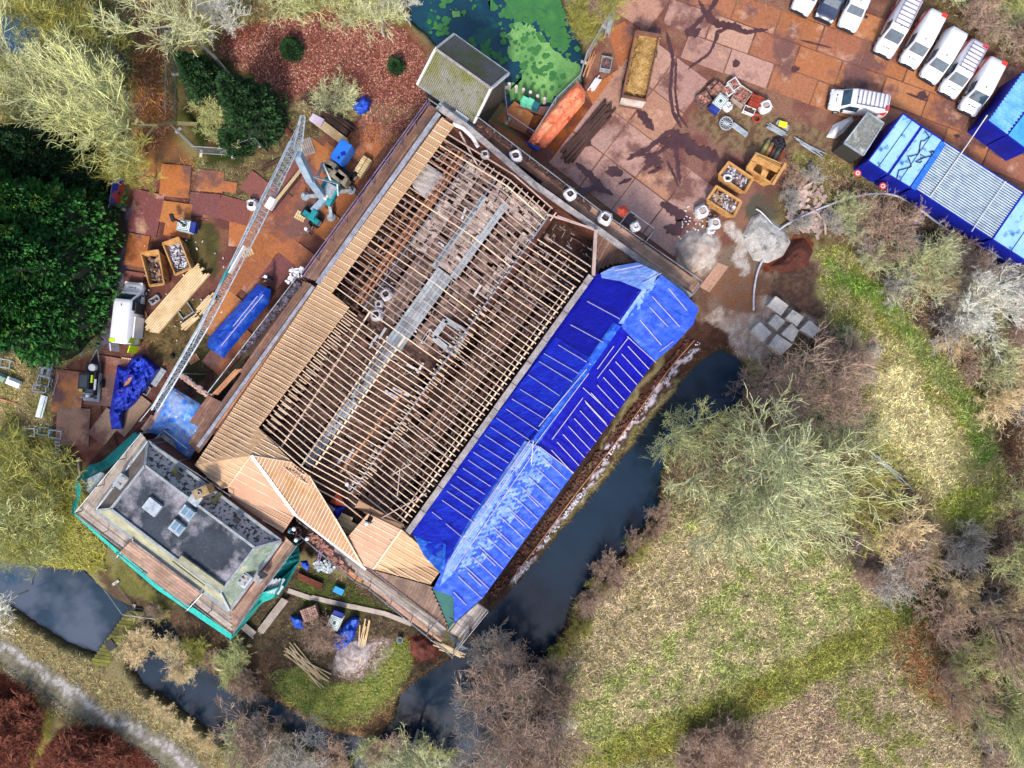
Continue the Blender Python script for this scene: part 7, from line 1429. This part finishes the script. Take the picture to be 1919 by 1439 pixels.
def core(seed, h, rad, cone=True):
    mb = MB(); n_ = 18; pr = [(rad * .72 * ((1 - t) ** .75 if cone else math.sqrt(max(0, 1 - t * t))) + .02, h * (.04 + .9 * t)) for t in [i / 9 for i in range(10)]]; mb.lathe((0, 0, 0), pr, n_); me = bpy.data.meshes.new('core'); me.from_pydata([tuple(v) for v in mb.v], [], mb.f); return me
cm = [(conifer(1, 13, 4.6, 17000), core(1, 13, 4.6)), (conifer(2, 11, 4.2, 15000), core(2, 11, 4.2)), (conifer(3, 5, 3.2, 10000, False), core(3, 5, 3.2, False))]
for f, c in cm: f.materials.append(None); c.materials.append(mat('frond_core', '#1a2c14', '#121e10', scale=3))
m_con = mat('fronds_green', '#3f8430', '#2a6430', scale=.5, island=.55, hue=.02, c3='#7c9430', s3=.28, lo3=.55, hi3=.7, k=.62, rough=.8); m_con2 = mat('fronds_dark', '#365e30', '#28502c', scale=.6, island=.5, hue=.02, k=.6, c3='#44662e', s3=.7)
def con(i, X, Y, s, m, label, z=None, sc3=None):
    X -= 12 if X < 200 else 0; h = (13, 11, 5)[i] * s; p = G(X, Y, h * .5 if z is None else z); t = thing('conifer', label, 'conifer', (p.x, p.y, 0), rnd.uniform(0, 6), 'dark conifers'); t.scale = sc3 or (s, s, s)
    a = link(bpy.data.objects.new('crown', cm[i][0])); a.parent = t; a.material_slots[0].link = 'OBJECT'; a.material_slots[0].material = m; b = link(bpy.data.objects.new('trunk', cm[i][1])); b.parent = t  # trunk object is a dark core filling the crown, inner shade in its colour
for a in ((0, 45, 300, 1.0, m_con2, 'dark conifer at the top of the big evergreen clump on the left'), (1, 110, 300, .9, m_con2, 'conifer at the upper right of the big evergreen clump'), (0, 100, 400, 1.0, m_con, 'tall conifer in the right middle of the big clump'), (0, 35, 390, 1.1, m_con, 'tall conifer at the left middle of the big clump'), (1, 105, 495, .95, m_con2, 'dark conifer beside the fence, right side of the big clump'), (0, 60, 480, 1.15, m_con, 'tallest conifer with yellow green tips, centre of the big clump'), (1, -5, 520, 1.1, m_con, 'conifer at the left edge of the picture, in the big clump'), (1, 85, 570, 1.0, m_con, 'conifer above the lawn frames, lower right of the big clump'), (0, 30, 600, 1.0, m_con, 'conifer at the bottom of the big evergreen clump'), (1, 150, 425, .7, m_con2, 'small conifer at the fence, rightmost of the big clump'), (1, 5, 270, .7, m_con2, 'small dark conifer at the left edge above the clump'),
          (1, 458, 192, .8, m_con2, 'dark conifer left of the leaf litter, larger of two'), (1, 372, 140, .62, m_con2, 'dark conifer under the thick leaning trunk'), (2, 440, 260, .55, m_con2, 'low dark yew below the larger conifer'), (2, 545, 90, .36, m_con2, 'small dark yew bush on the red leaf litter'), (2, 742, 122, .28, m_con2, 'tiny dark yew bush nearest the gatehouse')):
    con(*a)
# ---------------- ground cover ----------------
def inw(X, Y):
    d = np.full(X.shape, -1e9)
    for p in WATERS: d = np.maximum(d, sdist(X, Y, p))
    return d
def scatter(name, poly, dens, L_, W_, rise, m, label, cat, seed=0, avoid=True, z0=.0, spread=1.0, patch=None, polyq=False, gc=0.0):
    r = np.random.RandomState(seed); xs_ = [p[0] for p in poly]; ys_ = [p[1] for p in poly]; A = (max(xs_) - min(xs_)) * (max(ys_) - min(ys_)) / 400.; n_ = int(A * dens)
    X = r.uniform(min(xs_), max(xs_), n_); Y = r.uniform(min(ys_), max(ys_), n_); wx_ = (fbm(X / 25, Y / 25, 3) - .5) * 30; k = sdist(X + wx_, Y - wx_, poly) > -3
    k &= path_dist(X, Y, [(-60, 1180), (0, 1218), (90, 1277), (180, 1336), (290, 1397), (380, 1455)]) > 20
    if avoid: k &= inw(X, Y) < -3
    if patch: k &= fbm(X / patch[0], Y / patch[0], patch[1]) > patch[2]
    X, Y = X[k], Y[k]; n_ = len(X); x = (X - 960) / 20; y = (720 - Y) / 20; z = hgt(inw(X, Y)) + z0 + r.rand(n_) * .03 + (.05 if True else 0); a = r.rand(n_) * 6.283; l = L_ * (.5 + r.rand(n_)); w_ = W_ * (.6 + .8 * r.rand(n_)); up = rise * r.rand(n_)
    c, s = np.cos(a), np.sin(a); P = np.stack([x, y, z], 1); D = np.stack([c * l, s * l, up * l], 1); S = np.stack([-s * w_ / 2, c * w_ / 2, r.normal(0, .2, n_) * w_], 1)
    if polyq: V_ = np.stack([P - S, P + D * .5 - S * 1.3, P + D, P + D * .5 + S * 1.3], 1); F_ = np.arange(n_ * 4).reshape(-1, 4)
    else: V_ = np.stack([P - S, P + D, P + S], 1); F_ = np.arange(n_ * 3).reshape(-1, 3)
    cc = None
    if gc: cc = np.repeat(gcol(X, Y) * (gc * (.62 + .76 * np.clip((fbm(X / 11, Y / 11, 83, 3) - .25) * 2, 0, 1)) * r.choice([.35, .75, 1.2, 1.9], n_))[:, None] * r.normal(1, .07, (n_, 3)), 4 if polyq else 3, 0)
    o = put(name, npmesh(name, V_.reshape(-1, 3), F_, m_gc if gc else m, False, cc)); return tag(o, label, cat, kind='stuff')
m_gc = mat('stalks', None, attr='Col', island=.15, rough=.9)
def gm(n, a, b, isl=.4, k=.72, c3=None): return mat(n, a, b, scale=.3, island=isl, hue=.02, k=k, rough=.9, c3=c3, s3=.15)
g_str = gm('straw_grass', '#d4c094', '#c0a888'); g_grn = gm('green_grass', '#7c9a44', '#8ca058'); g_drk = gm('olive_grass', '#7c7c30', '#8a8438'); g_leaf = gm('fallen_leaves', '#a06858', '#74443a', .5); g_leafp = gm('pale_leaves', '#c89484', '#b07868', .4); g_brn = gm('brush_twigs', '#94786c', '#7c665c', .5); g_pal = gm('pale_twigs', '#b8a694', '#a09080', .4); g_brt = gm('bright_grass', '#6c8c3c', '#a4a45c', .5); g_yel = gm('yellow_grass', '#a8a248', '#b8b068', .4); g_red = gm('red_twigs', '#7c3c28', '#5c2c20', .5)
MEAD = [(1245, 960), (1380, 990), (1480, 1010), (1560, 1030), (1620, 1100), (1760, 1100), (1800, 1300), (1860, 1439), (960, 1439), (1030, 1330), (1040, 1210), (1080, 1130), (1190, 1030)]
scatter('meadow_straw', MEAD, 60, .34, .062, .5, g_str, 'dry straw grass covering the large lower right meadow', 'grass', 1, gc=1.2)
scatter('meadow_grass', MEAD, 50, .3, .06, .5, g_grn, 'green blades growing through the lower right meadow', 'grass', 2, patch=(36, 61, .47), gc=1.2)
scatter('mown_grass', [(980, 1439), (1150, 1370), (1300, 1310), (1520, 1220), (1640, 1160), (1720, 1100), (1760, 1120), (1700, 1190), (1520, 1290), (1400, 1345), (1200, 1439)], 60, .22, .05, .3, g_drk, 'short olive grass on the mown path', 'grass', 3, gc=1.2)
STRIP = [(1530, 470), (1590, 450), (1650, 540), (1720, 600), (1800, 690), (1870, 800), (1900, 950), (1840, 1010), (1770, 980), (1740, 920), (1650, 860), (1610, 800), (1610, 700), (1570, 610), (1540, 560)]
scatter('strip_straw', STRIP, 40, .32, .06, .5, gm('straw_pale', '#d4cc94', '#c4b888'), 'pale straw grass on the eastern meadow strip', 'grass', 4, gc=1.2); scatter('strip_grass', STRIP, 60, .32, .055, .5, g_grn, 'green blades on the eastern meadow strip', 'grass', 5, patch=(40, 65, .46), gc=1.2)
scatter('leaf_litter', [(410, 90), (520, 40), (640, 30), (760, 60), (810, 130), (815, 220), (760, 250), (640, 190), (560, 190), (520, 190), (460, 130)], 75, .16, .1, .3, g_leaf, 'reddish fallen leaves covering the ground at the top', 'leaves', 6, polyq=True); scatter('leaf_litter', [(410, 90), (520, 40), (640, 30), (760, 60), (810, 130), (815, 220), (760, 250), (640, 190), (560, 190), (520, 190), (460, 130)], 22, .16, .1, .3, g_leafp, 'pale pinkish leaves strewn over the reddish ones', 'leaves', 7, polyq=True)
EB = [(1560, 320), (1700, 370), (1919, 510), (1919, 1439), (1860, 1439), (1720, 1100), (1790, 1010), (1890, 960), (1880, 820), (1790, 680), (1700, 570), (1640, 520), (1560, 440)]
scatter('brush_litter', EB, 42, .45, .075, .7, g_brn, 'brown twigs and stalks of the eastern brush', 'undergrowth', 8, gc=1.2); scatter('brush_litter', EB, 26, .4, .06, .7, g_pal, 'pale dry stalks among the eastern brush', 'undergrowth', 9, gc=1.2)
MB2 = [(1500, 600), (1600, 640), (1610, 760), (1600, 830), (1700, 880), (1740, 960), (1700, 1050), (1560, 1040), (1380, 990), (1220, 960), (1270, 800), (1400, 720)]
scatter('bank_brush', MB2, 40, .45, .075, .7, g_brn, 'brown undergrowth beneath the pale trees by the moat', 'undergrowth', 10, gc=1.2); scatter('bank_brush', MB2, 22, .4, .06, .7, g_pal, 'pale stalks beneath the trees by the moat', 'undergrowth', 11, gc=1.2)
scatter('garden_grass', [(500, 1270), (560, 1250), (620, 1285), (680, 1280), (720, 1215), (770, 1200), (775, 1240), (740, 1310), (680, 1360), (620, 1365), (540, 1320)], 60, .28, .055, .5, g_brt, 'bright green grass in the south garden', 'grass', 12); scatter('garden_litter', [(330, 1150), (440, 1190), (560, 1060), (700, 1090), (850, 1215), (850, 1245), (700, 1390), (500, 1310), (400, 1270)], 30, .22, .06, .4, gm('soil_bits', '#8a7460', '#54483c'), 'brown bits and leaves on the south garden soil', 'litter', 13, gc=1.2)
scatter('west_grass', [(0, 640), (190, 640), (110, 700), (100, 850), (150, 900), (150, 1060), (0, 1050)], 50, .3, .05, .5, g_str, 'dry straw grass on the west lawn', 'grass', 14, gc=1.2); scatter('west_moss', [(-20, 820), (130, 830), (180, 960), (200, 1070), (-20, 1070)], 60, .45, .07, .7, g_yel, 'yellow green stalks below the western trees', 'undergrowth', 15)
NWP = [(-20, -20), (560, -20), (480, 60), (400, 120), (330, 100), (330, 230), (230, 340), (180, 240), (-20, 240)]
scatter('woodland_floor', NWP, 46, .45, .07, .7, g_yel, 'yellowish stalks on the north west woodland floor', 'undergrowth', 16, patch=(30, 66, .42), gc=1.2); scatter('woodland_floor', NWP, 30, .3, .05, .6, g_pal, 'pale twigs on the north west woodland floor', 'undergrowth', 17, gc=1.2)
scatter('verge_grass', [(-20, 1130), (50, 1170), (160, 1240), (330, 1370), (450, 1439), (300, 1439), (0, 1240)], 46, .3, .05, .5, g_str, 'straw verge grass along the towpath', 'grass', 18, gc=1.2); scatter('verge_grass', [(-20, 1230), (90, 1300), (230, 1390), (330, 1439), (200, 1439), (60, 1300), (-20, 1260)], 50, .28, .05, .5, g_yel, 'yellow green verge below the towpath', 'grass', 19, gc=1.2); scatter('red_scrub', [(-20, 1260), (60, 1300), (80, 1370), (50, 1450), (-20, 1450)], 110, .36, .05, .8, g_red, 'dense dark red scrub at the bottom left corner', 'undergrowth', 20); scatter('red_scrub', [(60, 1450), (110, 1375), (190, 1362), (250, 1400), (300, 1450)], 110, .36, .05, .8, g_red, 'dark red scrub right of the narrow green gap', 'undergrowth', 21)
scatter('bank_reeds', [(235, 1150), (300, 1160), (360, 1215), (350, 1275), (270, 1285), (240, 1230)], 60, .8, .07, .4, gm('reed', '#d8c09c', '#a88a68'), 'pale broken reeds beside the footbridge', 'reeds', 22, avoid=False, z0=.3, patch=(16, 71, .47)); scatter('moat_verge', grow(MOAT, 14), 40, .4, .05, .5, gm('verge_mix', '#9a8258', '#6a5a3a'), 'brown stalks fringing the moat banks', 'undergrowth', 23, gc=1.2)
scatter('brush_north_east', [(1440, -20), (1940, -20), (1940, 330), (1900, 105), (1800, 45), (1700, -5)], 46, .3, .05, .5, g_brn, 'brown undergrowth behind the parked row', 'undergrowth', 24, gc=1.2); scatter('dry_verge', [(1470, 290), (1560, 300), (1650, 360), (1780, 440), (1700, 480), (1600, 420), (1480, 400)], 50, .32, .05, .5, g_str, 'dry straw verge between the cabins and the log heap', 'grass', 25, gc=1.2); scatter('garden_edge', [(330, 300), (480, 310), (560, 200), (640, 180), (790, 230), (740, 280), (600, 250), (480, 370), (360, 420)], 46, .24, .06, .4, gm('dry_mix', '#a8946c', '#7c6a4c'), 'dry grass and leaves above the west yard', 'grass', 26, gc=1.2); scatter('yard_grass', [(262, 600), (420, 560), (420, 690), (340, 740), (280, 680)], 40, .24, .05, .4, gm('dry_mix', '#a8946c', '#7c6a4c'), 'thin dry grass around the big timber stack', 'grass', 27, gc=1.2)
# duckweed on the north pond
def weed(poly, m, label, seed, z):
    bm = bmesh.new(); P = []
    for i in range(len(poly)):
        a, b = poly[i], poly[(i + 1) % len(poly)]; n_ = max(1, int(math.hypot(b[0] - a[0], b[1] - a[1]) / 3))
        for k in range(n_):
            X, Y = a[0] + (b[0] - a[0]) * k / n_, a[1] + (b[1] - a[1]) * k / n_; P.append((X + 14 * (float(vn(np.array([X / 5.]), np.array([Y / 5.]), seed)[0]) - .5), Y + 14 * (float(vn(np.array([X / 5.]), np.array([Y / 5.]), seed + 1)[0]) - .5)))
    o = water('duckweed', P, m, z); o['kind'] = 'stuff'; o['label'] = label; o['category'] = 'duckweed'
m_dw = mat('duckweed', '#7aa860', '#4f8448', scale=.5, fine=.4, fscale=8, rough=.8, k=.75); m_dwd = mat('duckweed_dark', '#3f7a3c', '#2f6a3c', scale=1.2, fine=.35, rough=.7, k=.7)
weed([(948, 70), (962, 48), (985, 42), (1000, 52), (1025, 80), (1045, 96), (1058, 110), (1088, 118), (1088, 148), (1064, 168), (1028, 193), (1000, 200), (962, 190), (945, 160), (975, 150), (980, 125), (958, 110)], m_dw, 'big bright green duckweed mat on the east of the pond', 3, -.66)
weed([(952, -10), (1045, -10), (1060, 30), (1068, 90), (1050, 100), (1030, 70), (1000, 44), (960, 40), (945, 25)], m_dwd, 'darker green duckweed along the north east of the pond', 6, -.675)
weed([(900, 80), (915, 76), (922, 92), (915, 106), (900, 100)], m_dwd, 'small duckweed patch right behind the gatehouse', 9, -.66); weed([(925, 96), (940, 98), (950, 112), (940, 124), (928, 112)], m_dwd, 'small duckweed patch between gatehouse and the big mat', 12, -.66); weed([(918, 0), (935, 6), (930, 26), (918, 22)], m_dwd, 'small duckweed patch at the top edge of the pond', 15, -.66); weed([(810, 36), (828, 50), (830, 64), (812, 58)], m_dwd, 'pale duckweed patch at the western end of the pond', 18, -.66); weed([(850, 20), (862, 18), (864, 32), (852, 34)], m_dw, 'tiny round duckweed patch in the open dark water', 21, -.66)
r = random.Random(5); mb = MB()
for k in range(520):
    X, Y = r.uniform(800, 1095), r.uniform(-5, 195)
    if sdist(np.array([X]), np.array([Y]), POND_N)[0] < 3 or float(fbm(np.array([X / 22.]), np.array([Y / 22.]), 91)[0]) < .5: continue
    c = G(X, Y, -.655 + k * .0002); n_ = 7; rr = r.uniform(.1, .45) * r.uniform(.5, 1); mb.add([c + Vector((rr * r.uniform(.6, 1.2) * math.cos(6.283 * i / n_), rr * r.uniform(.6, 1.2) * math.sin(6.283 * i / n_), 0)) for i in range(n_)], [tuple(range(n_))])
tag(mb.build('duckweed', m_dwd), 'tiny scattered duckweed flecks over the pond', 'duckweed', kind='stuff')
# fallen willow
mb = MB(); mb.tube([G(415 + 16 * math.cos(a), 1238 - 18 * math.sin(a), .3 + .2 * math.sin(a)) for a in [3.6 + .3 * i for i in range(13)]], .16, 7, .08); tag(mb.build('fallen_trunk', K['P'], smooth=True), 'curved fallen willow trunk on the moat bank', 'trunk')
for i, q in enumerate((((1520, 305), (1528, 345)), ((1505, 352), (1530, 335)), ((1540, 400), (1548, 440)), ((1520, 390), (1540, 410)))): tag(MB().tube([G(*q[0], .3), G((q[0][0] + q[1][0]) / 2 + 3, (q[0][1] + q[1][1]) / 2, .4), G(*q[1], .3)], .14, 7, .09).build('log', m_old, smooth=True), ['upright looking pale log at the top of the log heap', 'pale log crossing below the topmost one', 'lower cut log nearest the hose', 'short log between the crossing one and the hose'][i], 'log', 'cut logs')
